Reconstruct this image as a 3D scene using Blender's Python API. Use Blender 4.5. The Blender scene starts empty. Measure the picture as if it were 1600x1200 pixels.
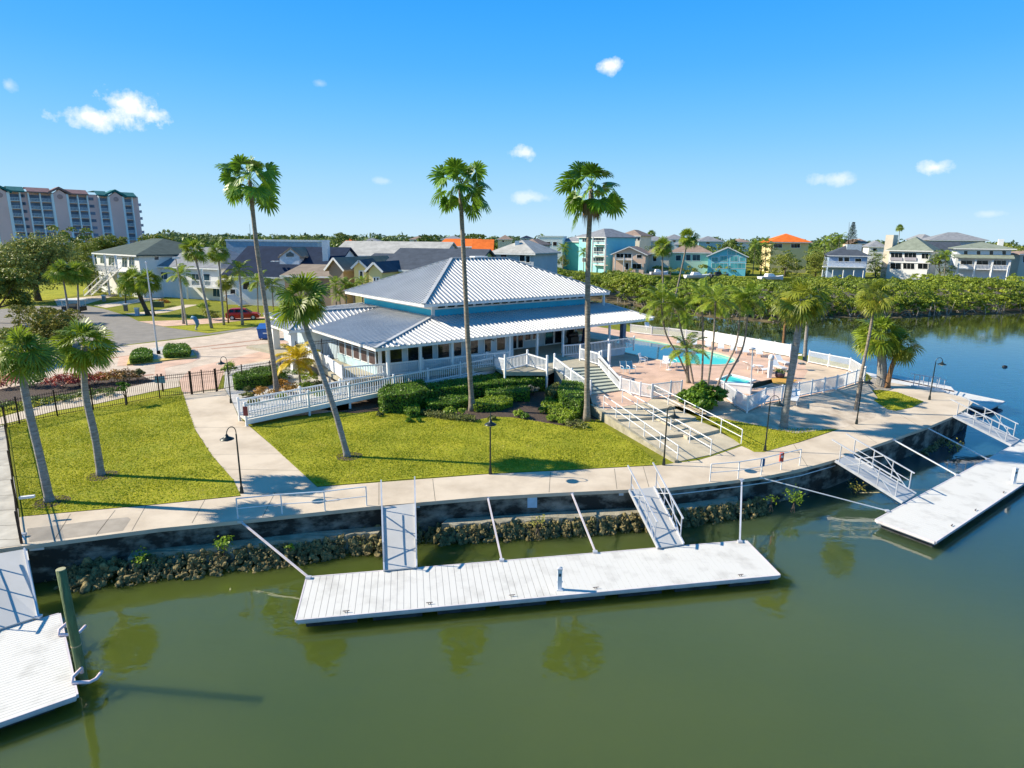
import bpy, math, random
import numpy as np
from mathutils import Vector, Matrix
from mathutils.geometry import tessellate_polygon
random.seed(7); rng=np.random.default_rng(7)
SC=bpy.context.scene; COL=SC.collection
R=math.radians
# ---------------------------------------------------------------- camera maths
FPX=960.; PITCH=math.atan(226/960); ROLL=R(0.55); CAMZ=12.0
def ray(px,py):
    x=(px-800)/FPX; y=(600-py)/FPX
    c,s=math.cos(ROLL),math.sin(ROLL)
    xr=c*x-s*y; yr=s*x+c*y
    cp,sp=math.cos(PITCH),math.sin(PITCH)
    return Vector((xr, cp+yr*sp, -sp+yr*cp))
def P(px,py,z=0.):
    d=ray(px,py); t=(z-CAMZ)/d.z; return Vector((d.x*t,d.y*t,z))
def PY(px,py,Y):
    d=ray(px,py); t=Y/d.y; return Vector((d.x*t,Y,CAMZ+d.z*t))
def PL(px,py,A,B):
    """pixel ray against the vertical plane through A and B"""
    d=ray(px,py); nx,ny=-(B[1]-A[1]),(B[0]-A[0])
    t=(A[0]*nx+A[1]*ny)/(d.x*nx+d.y*ny); return Vector((d.x*t,d.y*t,CAMZ+d.z*t))
# ---------------------------------------------------------------- scene helpers
def tag(o,label=None,cat=None,group=None,kind=None):
    if label: o['label']=label
    if cat: o['category']=cat
    if group: o['group']=group
    if kind: o['kind']=kind
    return o
def empty(name,loc,label,cat,group=None,rz=0):
    o=bpy.data.objects.new(name,None); COL.objects.link(o); o.location=loc; o.rotation_euler[2]=rz
    o.empty_display_size=.2
    return tag(o,label,cat,group)
class MB:
    def __init__(s): s.v=[]; s.f=[]; s.n=0; s.m=[]; s.cur=0
    def add(s,vs,fs):
        s.v.append(np.array([tuple(v) for v in vs],dtype=np.float64).reshape(-1,3)); k=s.n
        for f in fs: s.f.append(tuple(i+k for i in f)); s.m.append(s.cur)
        s.n+=len(vs); return s
    def box(s,c,d,rz=0.):
        hx,hy,hz=d[0]/2,d[1]/2,d[2]/2; co,si=math.cos(rz),math.sin(rz); vs=[]
        for x,y,z in ((-1,-1,-1),(1,-1,-1),(1,1,-1),(-1,1,-1),(-1,-1,1),(1,-1,1),(1,1,1),(-1,1,1)):
            a,b=x*hx,y*hy; vs.append((c[0]+a*co-b*si,c[1]+a*si+b*co,c[2]+z*hz))
        return s.add(vs,BOXF)
    def beam(s,p,q,w,h=None):
        """box from p to q, w across, h in the upright direction, centred on the line"""
        h=w if h is None else h
        p=Vector(p); q=Vector(q); d=(q-p).normalized()
        side=d.cross(Vector((0,0,1)))
        if side.length<1e-4: side=Vector((1,0,0))
        side.normalize(); up=side.cross(d)
        a=side*w/2; b=up*h/2
        return s.add([p-a-b,p+a-b,q+a-b,q-a-b,p-a+b,p+a+b,q+a+b,q-a+b],BOXF)
    def tube(s,pts,rs,n=8,cap=True):
        pts=[Vector(p) for p in pts]
        if not hasattr(rs,'__len__'): rs=[rs]*len(pts)
        vs=[]; fs=[]; prev=None
        for i,p in enumerate(pts):
            d=(pts[min(i+1,len(pts)-1)]-pts[max(i-1,0)]).normalized()
            if prev is None:
                a=d.cross(Vector((0.01,1,0)) if abs(d.y)<.9 else Vector((1,0,0))).normalized()
            else: a=(prev-d*prev.dot(d)).normalized()
            prev=a; b=d.cross(a)
            for k in range(n):
                t=2*math.pi*k/n; vs.append(p+(a*math.cos(t)+b*math.sin(t))*rs[i])
        for i in range(len(pts)-1):
            for k in range(n):
                k2=(k+1)%n; fs.append((i*n+k,i*n+k2,(i+1)*n+k2,(i+1)*n+k))
        if cap:
            fs.append(tuple(range(n))[::-1]); fs.append(tuple((len(pts)-1)*n+k for k in range(n)))
        return s.add(vs,fs)
    def cyl(s,p,q,r0,r1=None,n=10): return s.tube([p,q],[r0,r0 if r1 is None else r1],n)
    def prism(s,poly,z0,z1):
        """poly: list of (x,y[,z]); top follows z if z1 is None"""
        poly=[Vector((p[0],p[1],(p[2] if len(p)>2 else 0))) for p in poly]
        n=len(poly)
        top=[Vector((p.x,p.y,p.z if z1 is None else z1)) for p in poly]
        bot=[Vector((p.x,p.y,z0)) for p in poly]
        tr=tessellate_polygon([[Vector((p.x,p.y,0)) for p in poly]])
        fs=[]
        for t in tr:
            a,b,c=[poly[i] for i in t]
            if (b-a).to_2d().cross((c-a).to_2d())<0: t=(t[0],t[2],t[1])
            fs.append(tuple(t)); fs.append((t[0]+n,t[2]+n,t[1]+n))
        ar=sum(poly[i].x*poly[(i+1)%n].y-poly[(i+1)%n].x*poly[i].y for i in range(n))
        for i in range(n):
            j=(i+1)%n
            fs.append((i,i+n,j+n,j) if ar>0 else (i,j,j+n,i+n))
        return s.add(top+bot,fs)
    def sheet(s,poly,holes=()):
        loops=[[Vector((p[0],p[1],p[2] if len(p)>2 else 0)) for p in l] for l in [poly]+list(holes)]
        flat=[v for l in loops for v in l]
        fs=[]
        for t in tessellate_polygon([[Vector((v.x,v.y,0)) for v in l] for l in loops]):
            a,b,c=[flat[i] for i in t]
            if (b-a).to_2d().cross((c-a).to_2d())<0: t=(t[0],t[2],t[1])
            fs.append(tuple(t))
        return s.add(flat,fs)
    def sphere(s,c,r,sc=(1,1,1),n=10,m=7):
        vs=[];fs=[]
        for j in range(m+1):
            th=math.pi*j/m
            for i in range(n):
                ph=2*math.pi*i/n
                vs.append((c[0]+r*sc[0]*math.sin(th)*math.cos(ph),c[1]+r*sc[1]*math.sin(th)*math.sin(ph),c[2]+r*sc[2]*math.cos(th)))
        for j in range(m):
            for i in range(n):
                k=(i+1)%n; fs.append((j*n+i,(j+1)*n+i,(j+1)*n+k,j*n+k))
        return s.add(vs,fs)
    def arr(s,v,f):
        s.v.append(v); 
        for q in (f+s.n).tolist(): s.f.append(tuple(q)); s.m.append(s.cur)
        s.n+=len(v); return s
    def verts(s): return np.concatenate(s.v) if s.v else np.zeros((0,3))
    def build(s,name,mat,parent=None,loc=None,smooth=False):
        v=s.verts()
        if parent is not None:
            r=parent; off=Vector((0,0,0))
            while r is not None: off+=r.location; r=r.parent
            v=v-np.array(off)
        elif loc is not None: v=v-np.array(loc)
        me=bpy.data.meshes.new(name); me.from_pydata(v.tolist(),[],s.f)
        mats=mat if isinstance(mat,(list,tuple)) else [mat]
        for m in mats: me.materials.append(m)
        if len(mats)>1: me.polygons.foreach_set('material_index',s.m)
        if smooth: me.shade_smooth()
        me.update()
        o=bpy.data.objects.new(name,me); COL.objects.link(o)
        if parent is not None: o.parent=parent
        elif loc is not None: o.location=loc
        return o
BOXF=[(0,3,2,1),(4,5,6,7),(0,1,5,4),(1,2,6,5),(2,3,7,6),(3,0,4,7)]
def inst(name,data,loc,parent=None,rz=0,sc=1,rx=0,ry=0):
    o=bpy.data.objects.new(name,data); COL.objects.link(o); o.location=loc; o.rotation_euler=(rx,ry,rz)
    o.scale=(sc,sc,sc) if not hasattr(sc,'__len__') else sc
    if parent is not None: o.parent=parent
    return o
def copy_tree(o,parent=None):
    c=o.copy(); COL.objects.link(c)
    if parent is not None: c.parent=parent
    for ch in [x for x in bpy.data.objects if x.parent==o]: copy_tree(ch,c)
    return c
# ---------------------------------------------------------------- materials
MATS={}
def nt(name):
    m=bpy.data.materials.new(name); m.use_nodes=True; t=m.node_tree; t.nodes.clear()
    out=t.nodes.new('ShaderNodeOutputMaterial'); b=t.nodes.new('ShaderNodeBsdfPrincipled')
    t.links.new(b.outputs[0],out.inputs[0]); return m,t,b,out
def M(name,col,rough=.65,metal=0,var=.12,scale=2.,bump=0.,bscale=15.,col2=None,detail=5,spec=.5,stretch=None,thr=(.35,.65)):
    if name in MATS: return MATS[name]
    m,t,b,out=nt(name); N=t.nodes.new; L=t.links.new
    b.inputs['Roughness'].default_value=rough; b.inputs['Metallic'].default_value=metal
    b.inputs['Specular IOR Level'].default_value=spec
    tc=N('ShaderNodeTexCoord'); src=tc.outputs['Object']
    if stretch:
        mp=N('ShaderNodeMapping'); mp.inputs['Scale'].default_value=stretch; L(src,mp.inputs[0]); src=mp.outputs[0]
    no=N('ShaderNodeTexNoise'); no.inputs['Scale'].default_value=scale; no.inputs['Detail'].default_value=detail
    no.inputs['Roughness'].default_value=.6
    L(src,no.inputs['Vector'])
    r=N('ShaderNodeValToRGB'); L(no.outputs[0],r.inputs[0])
    c2=col2 or tuple(c*(1-var*1.4) for c in col); c1=col if col2 else tuple(min(1,c*(1+var*.6)) for c in col)
    r.color_ramp.elements[0].position=thr[0]; r.color_ramp.elements[1].position=thr[1]
    r.color_ramp.elements[0].color=(*c2,1); r.color_ramp.elements[1].color=(*c1,1)
    L(r.outputs[0],b.inputs['Base Color'])
    if bump:
        n2=N('ShaderNodeTexNoise'); n2.inputs['Scale'].default_value=bscale; n2.inputs['Detail'].default_value=4; L(src,n2.inputs['Vector'])
        bp=N('ShaderNodeBump'); bp.inputs['Strength'].default_value=bump; bp.inputs['Distance'].default_value=.05
        L(n2.outputs[0],bp.inputs['Height']); L(bp.outputs[0],b.inputs['Normal'])
    MATS[name]=m; return m
def leafmat(name,dark,light,trans=.3,rough=.5,warm=None,clump=.6):
    m,t,b,out=nt(name); N=t.nodes.new; L=t.links.new
    g=N('ShaderNodeNewGeometry'); r=N('ShaderNodeValToRGB')
    tc=N('ShaderNodeTexCoord'); no=N('ShaderNodeTexNoise'); no.inputs['Scale'].default_value=clump; no.inputs['Detail'].default_value=2
    L(tc.outputs['Object'],no.inputs['Vector'])
    mx=N('ShaderNodeMath'); mx.operation='MULTIPLY_ADD'; L(no.outputs[0],mx.inputs[0]); mx.inputs[1].default_value=1.1; mx.inputs[2].default_value=-.3
    ad=N('ShaderNodeMath'); ad.operation='MULTIPLY_ADD'; L(g.outputs['Random Per Island'],ad.inputs[0]); ad.inputs[1].default_value=.5; L(mx.outputs[0],ad.inputs[2])
    L(ad.outputs[0],r.inputs[0])
    e=r.color_ramp.elements; e[0].position=.06; e[0].color=(*dark,1); e[1].position=.75; e[1].color=(*light,1)
    if warm: w=e.new(.93); w.color=(*warm,1)
    L(r.outputs[0],b.inputs['Base Color']); b.inputs['Roughness'].default_value=rough; b.inputs['Specular IOR Level'].default_value=.35
    tr=N('ShaderNodeBsdfTranslucent'); L(r.outputs[0],tr.inputs[0]); mix=N('ShaderNodeMixShader'); mix.inputs[0].default_value=trans
    L(b.outputs[0],mix.inputs[1]); L(tr.outputs[0],mix.inputs[2]); L(mix.outputs[0],out.inputs[0])
    MATS[name]=m; return m
# ---------------------------------------------------------------- foliage
def quads(cent,nrm,size,aspect=1.6,rs=None):
    """leaf quads: centres (N,3), normals (N,3), size (N,)"""
    rs=rs or rng
    n=len(cent); nrm=nrm/np.maximum(np.linalg.norm(nrm,axis=1,keepdims=True),1e-6)
    a=rs.normal(size=(n,3)); a-=nrm*(a*nrm).sum(1,keepdims=True); a/=np.linalg.norm(a,axis=1,keepdims=True)+1e-9
    b=np.cross(nrm,a); s=np.asarray(size).reshape(-1,1)
    a=a*s*aspect*.5; b=b*s*.5
    v=np.stack([cent-a,cent+b*.9+a*.1,cent+a,cent-b*.9+a*.1],1).reshape(-1,3)
    f=np.arange(n*4).reshape(-1,4); return v,f
def clumps(n_cl,n_lf,fn,rad,size,up=.35,flat=.75):
    """fn(k)->(k,3) clump centres; leaves on each clump's shell"""
    c=fn(n_cl); r=rad*rng.uniform(.6,1.25,n_cl)
    idx=np.repeat(np.arange(n_cl),n_lf)
    d=rng.normal(size=(len(idx),3)); d/=np.linalg.norm(d,axis=1,keepdims=True); d[:,2]=np.abs(d[:,2])*1.2-.35
    rr=r[idx]*rng.uniform(.55,1.08,len(idx))
    pos=c[idx]+d*rr[:,None]*np.array([1,1,flat])
    nrm=d+rng.normal(size=d.shape)*.55+np.array([0,0,up])
    return quads(pos,nrm,size*rng.uniform(.6,1.4,len(idx)))
def ell(c,r,hollow=.45,zmin=-.5):
    c=np.array(c);r=np.array(r)
    def fn(k):
        d=rng.normal(size=(k*3,3)); d/=np.linalg.norm(d,axis=1,keepdims=True); d=d[d[:,2]>zmin][:k]
        while len(d)<k: d=np.concatenate([d,d])[:k]
        return c+d*r*rng.uniform(hollow,1,(len(d),1))
    return fn
def fan_crown(nf,rad,pet=.48,seg=15,droop=.5,spread=105,emin=-55,emax=82,wid=.085,seed=1,sagp=.12,tws=1.0,low=.1):
    """fan-palm crown of radius rad at origin"""
    rs=random.Random(seed); mb=MB()
    for i in range(nf):
        t=(i+.5)/nf; el=R(emax+(emin-emax)*t**.85+rs.uniform(-9,9)); az=i*2.39996+rs.uniform(-.25,.25)
        k=rs.uniform(.8,1.14)
        h=Vector((math.cos(az),math.sin(az),0)); d=h*math.cos(el)+Vector((0,0,math.sin(el)))
        pk=pet*rs.uniform(.7,1.12)*(1 if el<1.1 else .8); L1=rad*pk*k; mid=d*L1*.5+Vector((0,0,.02*rad)); end=d*L1+Vector((0,0,-sagp*rad*math.cos(el)))
        side=Vector((-h.y,h.x,0)); 
        w=rad*.012
        mb.add([-side*w,side*w,mid+side*w,mid-side*w,end+side*w*.6,end-side*w*.6],[(0,1,2,3),(3,2,4,5)])
        fd=(end-mid).normalized(); fd=(fd+Vector((0,0,-low*rs.uniform(-.1,1.7)*(.3+.7*math.cos(el))))).normalized()
        up=side.cross(fd).normalized(); 
        if up.z<0: up=-up
        tw=rs.uniform(-tws,tws); s2=(side*math.cos(tw)+up*math.sin(tw)).normalized()
        up2=fd.cross(s2).normalized()
        if up2.z<0: up2=-up2
        B=rad*(1-pet)*k*1.02
        for j in range(seg):
            a=R(-spread+2*spread*(j+.5)/seg)+rs.uniform(-.05,.05)
            ld=(fd*math.cos(a)+s2*math.sin(a)).normalized(); l=B*(.72+.3*math.cos(a*.75))*rs.uniform(.88,1.08)
            cr=ld.cross(up2).normalized(); ww=rad*wid*.5
            fold=up2*(.04*rad*(1 if j%2 else -1)*.4)
            p0=end; p1=end+ld*l*.5+up2*l*.05+fold-Vector((0,0,l*.04)); p2=end+ld*l*.82-Vector((0,0,droop*l*.2)); p3=end+ld*l*1.0-Vector((0,0,droop*l*.55))
            mb.add([p0,p1+cr*ww,p1-cr*ww,p2+cr*ww*.62,p2-cr*ww*.62,p3],[(0,1,2),(2,1,3,4),(4,3,5)])
    return mb
def feather_crown(nf,rad,seed=1,nl=22,emin=-35,emax=75,ll=.3,curl=.9):
    rs=random.Random(seed); mb=MB()
    for i in range(nf):
        t=(i+.5)/nf; el=R(emax+(emin-emax)*t+rs.uniform(-8,8)); az=i*2.39996+rs.uniform(-.2,.2)
        h=Vector((math.cos(az),math.sin(az),0)); side=Vector((-h.y,h.x,0)); L=rad*rs.uniform(.9,1.12)
        pts=[];p=Vector((0,0,0)); e=el; ns=9
        for s in range(ns+1):
            pts.append(p.copy()); p=p+(h*math.cos(e)+Vector((0,0,math.sin(e))))*L/ns; e-=curl*(.08+.17*s/ns)
        for s in range(ns):
            w=.016*rad*(1-s/ns*.7); mb.add([pts[s]-side*w,pts[s]+side*w,pts[s+1]+side*w,pts[s+1]-side*w],[(0,1,2,3)])
        for q in range(nl):
            f=.16+.84*q/nl; x=f*ns; s=min(int(x),ns-1); a=pts[s].lerp(pts[s+1],x-s); d=(pts[s+1]-pts[s]).normalized()
            l=rad*ll*(math.sin(math.pi*min(1,f*.9+.1))**.6+.1)*rs.uniform(.85,1.1)
            for sg in (-1,1):
                ld=(side*sg+d*.75+Vector((0,0,rs.uniform(.0,.25)))).normalized()
                m_=a+ld*l*.5; e_=a+ld*l-Vector((0,0,l*.38)); ww=d*rad*.021
                mb.add([a-ww*.6,a+ww*.6,m_+ww,m_-ww,e_],[(0,1,2,3),(3,2,4)])
    return mb
# ---------------------------------------------------------------- material library
WHITE=M('white_paint',(.78,.77,.75),.45,var=.06,scale=1.5)
VINYL=M('white_vinyl',(.74,.75,.76),.4,var=.07,scale=.8)
ALU=M('aluminium',(.62,.63,.66),.4,metal=.35,var=.1,scale=2)
BLACK=M('black_metal',(.012,.012,.014),.45,var=.3)
GLASS=M('dark_glass',(.012,.016,.02),.08,var=.4,scale=.4)
SKYGLASS=M('blue_glass',(.03,.07,.1),.06,var=.4,scale=.4)
CONC=M('walk_concrete',(.60,.50,.38),.85,col2=(.44,.355,.26),scale=.45,bump=.25,bscale=30,detail=9,thr=(.3,.6))
CONC2=M('weathered_concrete',(.40,.36,.27),.9,col2=(.22,.20,.14),scale=1.6,bump=.5,bscale=12)
MULCH=M('mulch',(.10,.065,.045),.95,col2=(.04,.026,.018),scale=9,bump=1,bscale=30)
SAND=M('shell_sand',(.70,.58,.44),.95,col2=(.42,.33,.24),scale=1.1,bump=.6,bscale=25,detail=8)
GRAVEL=M('white_gravel',(.62,.6,.57),.95,col2=(.4,.38,.36),scale=8,bump=.8,bscale=40)
ASPH=M('asphalt',(.225,.205,.18),.9,var=.12,scale=.6,bump=.2,bscale=60)
TRUNK=M('palm_trunk',(.33,.28,.22),.9,col2=(.16,.13,.10),scale=3,bump=.9,bscale=7,stretch=(1,1,5))
TRUNKD=M('palm_trunk_brown',(.30,.16,.07),.9,col2=(.13,.07,.035),scale=3,bump=.9,bscale=7,stretch=(1,1,5))
TRUNKG=M('palm_trunk_grey',(.36,.34,.31),.9,col2=(.2,.18,.16),scale=3,bump=.8,bscale=7,stretch=(1,1,5))
BARK=M('bark',(.13,.10,.075),.95,col2=(.05,.038,.03),scale=4,bump=1,bscale=9)
L_WASH=leafmat('washingtonia_leaf',(.035,.09,.008),(.20,.36,.025),.32,.4)
L_SABAL=leafmat('sabal_leaf',(.05,.10,.012),(.30,.39,.03),.36,.42,warm=(.34,.30,.04))
L_SABY=leafmat('sabal_yellow_leaf',(.09,.13,.012),(.30,.33,.03),.35,.45,warm=(.5,.38,.04))
L_QUEEN=leafmat('queen_leaf',(.07,.13,.012),(.30,.40,.035),.35,.45,warm=(.4,.34,.05))
L_YEL=leafmat('golden_cane_leaf',(.30,.22,.01),(.75,.55,.02),.35,.5)
L_DEAD=leafmat('dead_frond',(.12,.08,.04),(.30,.2,.1),.15,.8)
L_HEDGE=leafmat('hedge_leaf',(.04,.09,.01),(.17,.30,.02),.25,.45,clump=1.5)
L_LIME=leafmat('lime_leaf',(.10,.18,.015),(.32,.42,.03),.3,.45,clump=1.5)
L_OLIVE=leafmat('olive_leaf',(.07,.08,.025),(.2,.22,.05),.25,.6,clump=1.5)
L_RED=leafmat('croton_leaf',(.14,.04,.025),(.5,.09,.07),.25,.5,warm=(.6,.28,.07),clump=2)
L_ORANGE=leafmat('orange_leaf',(.22,.13,.03),(.5,.26,.04),.25,.6,clump=2)
L_MANG=leafmat('mangrove_leaf',(.05,.085,.012),(.30,.38,.03),.25,.5,warm=(.46,.42,.05),clump=.16)
L_TREE=leafmat('tree_leaf',(.045,.08,.015),(.18,.25,.035),.22,.55,clump=.3)
L_TREEY=leafmat('tree_leaf_yellow',(.09,.12,.015),(.28,.31,.04),.25,.55,clump=.3)
L_FAR=leafmat('far_leaf',(.06,.10,.045),(.15,.21,.07),.15,.7,clump=.03)
def roofmetal():
    m,t,b,o=nt('galvalume_roof'); N=t.nodes.new; L=t.links.new
    no=N('ShaderNodeTexNoise'); no.inputs['Scale'].default_value=.5; no.inputs['Detail'].default_value=6
    tc=N('ShaderNodeTexCoord'); L(tc.outputs['Object'],no.inputs[0])
    r=N('ShaderNodeValToRGB'); r.color_ramp.elements[0].position=.3; r.color_ramp.elements[1].position=.7
    r.color_ramp.elements[0].color=(.43,.43,.43,1); r.color_ramp.elements[1].color=(.52,.52,.515,1)
    L(no.outputs[0],r.inputs[0]); L(r.outputs[0],b.inputs['Base Color'])
    b.inputs['Metallic'].default_value=.14; b.inputs['Roughness'].default_value=.58; return m
ROOFM=roofmetal()
RIB=M('roof_rib',(.80,.79,.80),.45,metal=.1,var=.05)
def grassmat(name,a,b_,c):
    m,t,b,o=nt(name); N=t.nodes.new; L=t.links.new
    tc=N('ShaderNodeTexCoord'); src=tc.outputs['Object']
    n1=N('ShaderNodeTexNoise'); n1.inputs['Scale'].default_value=.35; n1.inputs['Detail'].default_value=6; n1.inputs['Roughness'].default_value=.65; L(src,n1.inputs[0])
    mp=N('ShaderNodeMapping'); mp.inputs['Scale'].default_value=(1,2.2,1); mp.inputs['Rotation'].default_value=(0,0,.6); L(src,mp.inputs[0])
    n2=N('ShaderNodeTexNoise'); n2.inputs['Scale'].default_value=3.2; n2.inputs['Detail'].default_value=8; n2.inputs['Roughness'].default_value=.75; L(mp.outputs[0],n2.inputs[0])
    n3=N('ShaderNodeTexNoise'); n3.inputs['Scale'].default_value=22; n3.inputs['Detail'].default_value=3; L(src,n3.inputs[0])
    r1=N('ShaderNodeValToRGB'); L(n1.outputs[0],r1.inputs[0]); r1.color_ramp.elements[0].position=.35; r1.color_ramp.elements[1].position=.65
    r1.color_ramp.elements[0].color=(*a,1); r1.color_ramp.elements[1].color=(*b_,1)
    r2=N('ShaderNodeValToRGB'); L(n2.outputs[0],r2.inputs[0]); r2.color_ramp.elements[0].position=.48; r2.color_ramp.elements[1].position=.72
    r2.color_ramp.elements[0].color=(0,0,0,1); r2.color_ramp.elements[1].color=(1,1,1,1)
    mx=N('ShaderNodeMix'); mx.data_type='RGBA'; L(r2.outputs[0],mx.inputs[0]); L(r1.outputs[0],mx.inputs[6]); mx.inputs[7].default_value=(*c,1)
    m3=N('ShaderNodeMix'); m3.data_type='RGBA'; m3.blend_type='MULTIPLY'; m3.inputs[0].default_value=.55
    r3=N('ShaderNodeValToRGB'); L(n3.outputs[0],r3.inputs[0]); r3.color_ramp.elements[0].position=.3; r3.color_ramp.elements[0].color=(.45,.5,.35,1); r3.color_ramp.elements[1].position=.6
    L(mx.outputs[2],m3.inputs[6]); L(r3.outputs[0],m3.inputs[7]); L(m3.outputs[2],b.inputs['Base Color'])
    b.inputs['Roughness'].default_value=.9; b.inputs['Specular IOR Level'].default_value=.15
    ad=N('ShaderNodeMath'); L(n2.outputs[0],ad.inputs[0]); L(n3.outputs[0],ad.inputs[1])
    bp=N('ShaderNodeBump'); bp.inputs['Strength'].default_value=.9; bp.inputs['Distance'].default_value=.06; L(ad.outputs[0],bp.inputs['Height']); L(bp.outputs[0],b.inputs['Normal'])
    MATS[name]=m; return m
GRASS=grassmat('lawn_grass',(.23,.265,.014),(.40,.385,.022),(.52,.42,.07))
GRASS2=grassmat('verge_grass',(.14,.17,.014),(.23,.24,.018),(.36,.31,.05))
def brickmat(name,c1,c2,mo,sc=5.,rot=.4):
    m,t,b,o=nt(name); N=t.nodes.new; L=t.links.new
    tc=N('ShaderNodeTexCoord'); mp=N('ShaderNodeMapping'); mp.inputs['Rotation'].default_value=(0,0,rot); mp.inputs['Scale'].default_value=(sc,sc,sc)
    L(tc.outputs['Object'],mp.inputs[0]); br=N('ShaderNodeTexBrick'); L(mp.outputs[0],br.inputs[0])
    br.inputs['Color1'].default_value=(*c1,1); br.inputs['Color2'].default_value=(*c2,1); br.inputs['Mortar'].default_value=(*mo,1)
    br.inputs['Scale'].default_value=1; br.inputs['Mortar Size'].default_value=.02; br.inputs['Bias'].default_value=0
    no=N('ShaderNodeTexNoise'); no.inputs['Scale'].default_value=.7; no.inputs['Detail'].default_value=6; L(tc.outputs['Object'],no.inputs[0])
    r=N('ShaderNodeValToRGB'); L(no.outputs[0],r.inputs[0]); r.color_ramp.elements[0].position=.3; r.color_ramp.elements[0].color=(.72,.72,.72,1); r.color_ramp.elements[1].position=.65
    mx=N('ShaderNodeMix'); mx.data_type='RGBA'; mx.blend_type='MULTIPLY'; mx.inputs[0].default_value=1; L(br.outputs[0],mx.inputs[6]); L(r.outputs[0],mx.inputs[7])
    L(mx.outputs[2],b.inputs['Base Color']); b.inputs['Roughness'].default_value=.85; return m
BRICK=brickmat('pink_brick',(.64,.41,.29),(.70,.47,.35),(.52,.37,.28),4.)
PAVER=brickmat('cream_paver',(.66,.54,.42),(.60,.48,.37),(.5,.40,.31),1.2,.66)
REDBR=brickmat('red_brick_band',(.42,.22,.14),(.50,.28,.19),(.36,.22,.16),4.)
def watermat():
    m,t,b,o=nt('canal_water'); N=t.nodes.new; L=t.links.new
    tc=N('ShaderNodeTexCoord'); mp=N('ShaderNodeMapping'); mp.inputs['Scale'].default_value=(1,1.6,1); L(tc.outputs['Object'],mp.inputs[0])
    no=N('ShaderNodeTexNoise'); no.inputs['Scale'].default_value=.9; no.inputs['Detail'].default_value=3; L(mp.outputs[0],no.inputs[0])
    n2=N('ShaderNodeTexNoise'); n2.inputs['Scale'].default_value=.05; n2.inputs['Detail'].default_value=4; L(tc.outputs['Object'],n2.inputs[0])
    r=N('ShaderNodeValToRGB'); r.color_ramp.elements[0].position=.35; r.color_ramp.elements[1].position=.65
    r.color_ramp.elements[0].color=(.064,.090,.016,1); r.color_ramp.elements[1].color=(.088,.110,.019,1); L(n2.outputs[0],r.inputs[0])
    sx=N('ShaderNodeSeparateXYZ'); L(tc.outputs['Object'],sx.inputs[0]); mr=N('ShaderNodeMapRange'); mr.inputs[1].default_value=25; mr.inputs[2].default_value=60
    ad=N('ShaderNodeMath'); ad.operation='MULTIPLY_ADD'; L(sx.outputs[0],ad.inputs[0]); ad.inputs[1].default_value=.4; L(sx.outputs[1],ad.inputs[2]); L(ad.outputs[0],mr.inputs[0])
    sky_mix=N('ShaderNodeMix'); sky_mix.data_type='RGBA'; L(mr.outputs[0],sky_mix.inputs[0]); L(r.outputs[0],sky_mix.inputs[6]); sky_mix.inputs[7].default_value=(.003,.048,.095,1);  # blue of the reflected sky painted into the base colour of the farther, deeper channel
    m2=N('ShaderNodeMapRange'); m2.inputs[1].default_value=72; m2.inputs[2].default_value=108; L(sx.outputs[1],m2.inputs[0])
    d2=N('ShaderNodeMix'); d2.data_type='RGBA'; L(m2.outputs[0],d2.inputs[0]); L(sky_mix.outputs[2],d2.inputs[6]); d2.inputs[7].default_value=(.05,.06,.012,1); L(d2.outputs[2],b.inputs['Base Color'])
    bp=N('ShaderNodeBump'); bp.inputs['Strength'].default_value=.2; bp.inputs['Distance'].default_value=.06; L(no.outputs[0],bp.inputs['Height']); L(bp.outputs[0],b.inputs['Normal'])
    b.inputs['Roughness'].default_value=.035; b.inputs['IOR'].default_value=1.56; b.inputs['Subsurface Weight'].default_value=1; b.inputs['Subsurface Radius'].default_value=(1,1,.6); b.inputs['Subsurface Scale'].default_value=7; return m
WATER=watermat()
POOLW=M('pool_water',(.05,.62,.45),.05,col2=(.03,.54,.44),scale=.5,bump=.15,bscale=1.5)
POOLT=M('pool_tile',(.05,.35,.6),.3)
ROCK=M('oyster_rock',(.31,.24,.10),.95,col2=(.045,.045,.015),scale=3.5,bump=1,bscale=9,detail=8)
SEAW=M('seawall_concrete',(.26,.25,.21),.9,col2=(.022,.022,.018),scale=.9,bump=.5,bscale=8,detail=9,thr=(.44,.66),stretch=(1,1,1.8))
# ---------------------------------------------------------------- camera, sun, sky
cam=bpy.data.cameras.new('camera'); co=bpy.data.objects.new('camera',cam); COL.objects.link(co); SC.camera=co
cam.sensor_width=36; cam.lens=36*FPX/1600; cam.clip_end=9000; cam.clip_start=.1
fw=ray(800,600).normalized(); upv=(ray(800,500)-ray(800,600)).normalized(); rt=fw.cross(upv).normalized(); upv=rt.cross(fw)
co.matrix_world=Matrix(((rt.x,upv.x,-fw.x,0),(rt.y,upv.y,-fw.y,0),(rt.z,upv.z,-fw.z,CAMZ),(0,0,0,1)))
SUNV=Vector((-.994,.10,math.tan(R(34)))).normalized()
sl=bpy.data.lights.new('sun','SUN'); sl.energy=5.0; sl.angle=R(.5); sl.color=(1,.90,.72)
so=bpy.data.objects.new('sun',sl); COL.objects.link(so); so.rotation_euler=SUNV.to_track_quat('Z','Y').to_euler()
w=bpy.data.worlds.new('World'); SC.world=w; w.use_nodes=True; t=w.node_tree; t.nodes.clear(); N=t.nodes.new; L=t.links.new
wo=N('ShaderNodeOutputWorld'); bg=N('ShaderNodeBackground'); bg.inputs[1].default_value=.10; L(bg.outputs[0],wo.inputs[0])
sk=N('ShaderNodeTexSky'); sk.sky_type='NISHITA'; sk.sun_disc=False; sk.sun_elevation=R(34); sk.sun_rotation=math.atan2(SUNV.x,SUNV.y)
sk.altitude=50; sk.air_density=1.0; sk.dust_density=.6; sk.ozone_density=2.2
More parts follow.
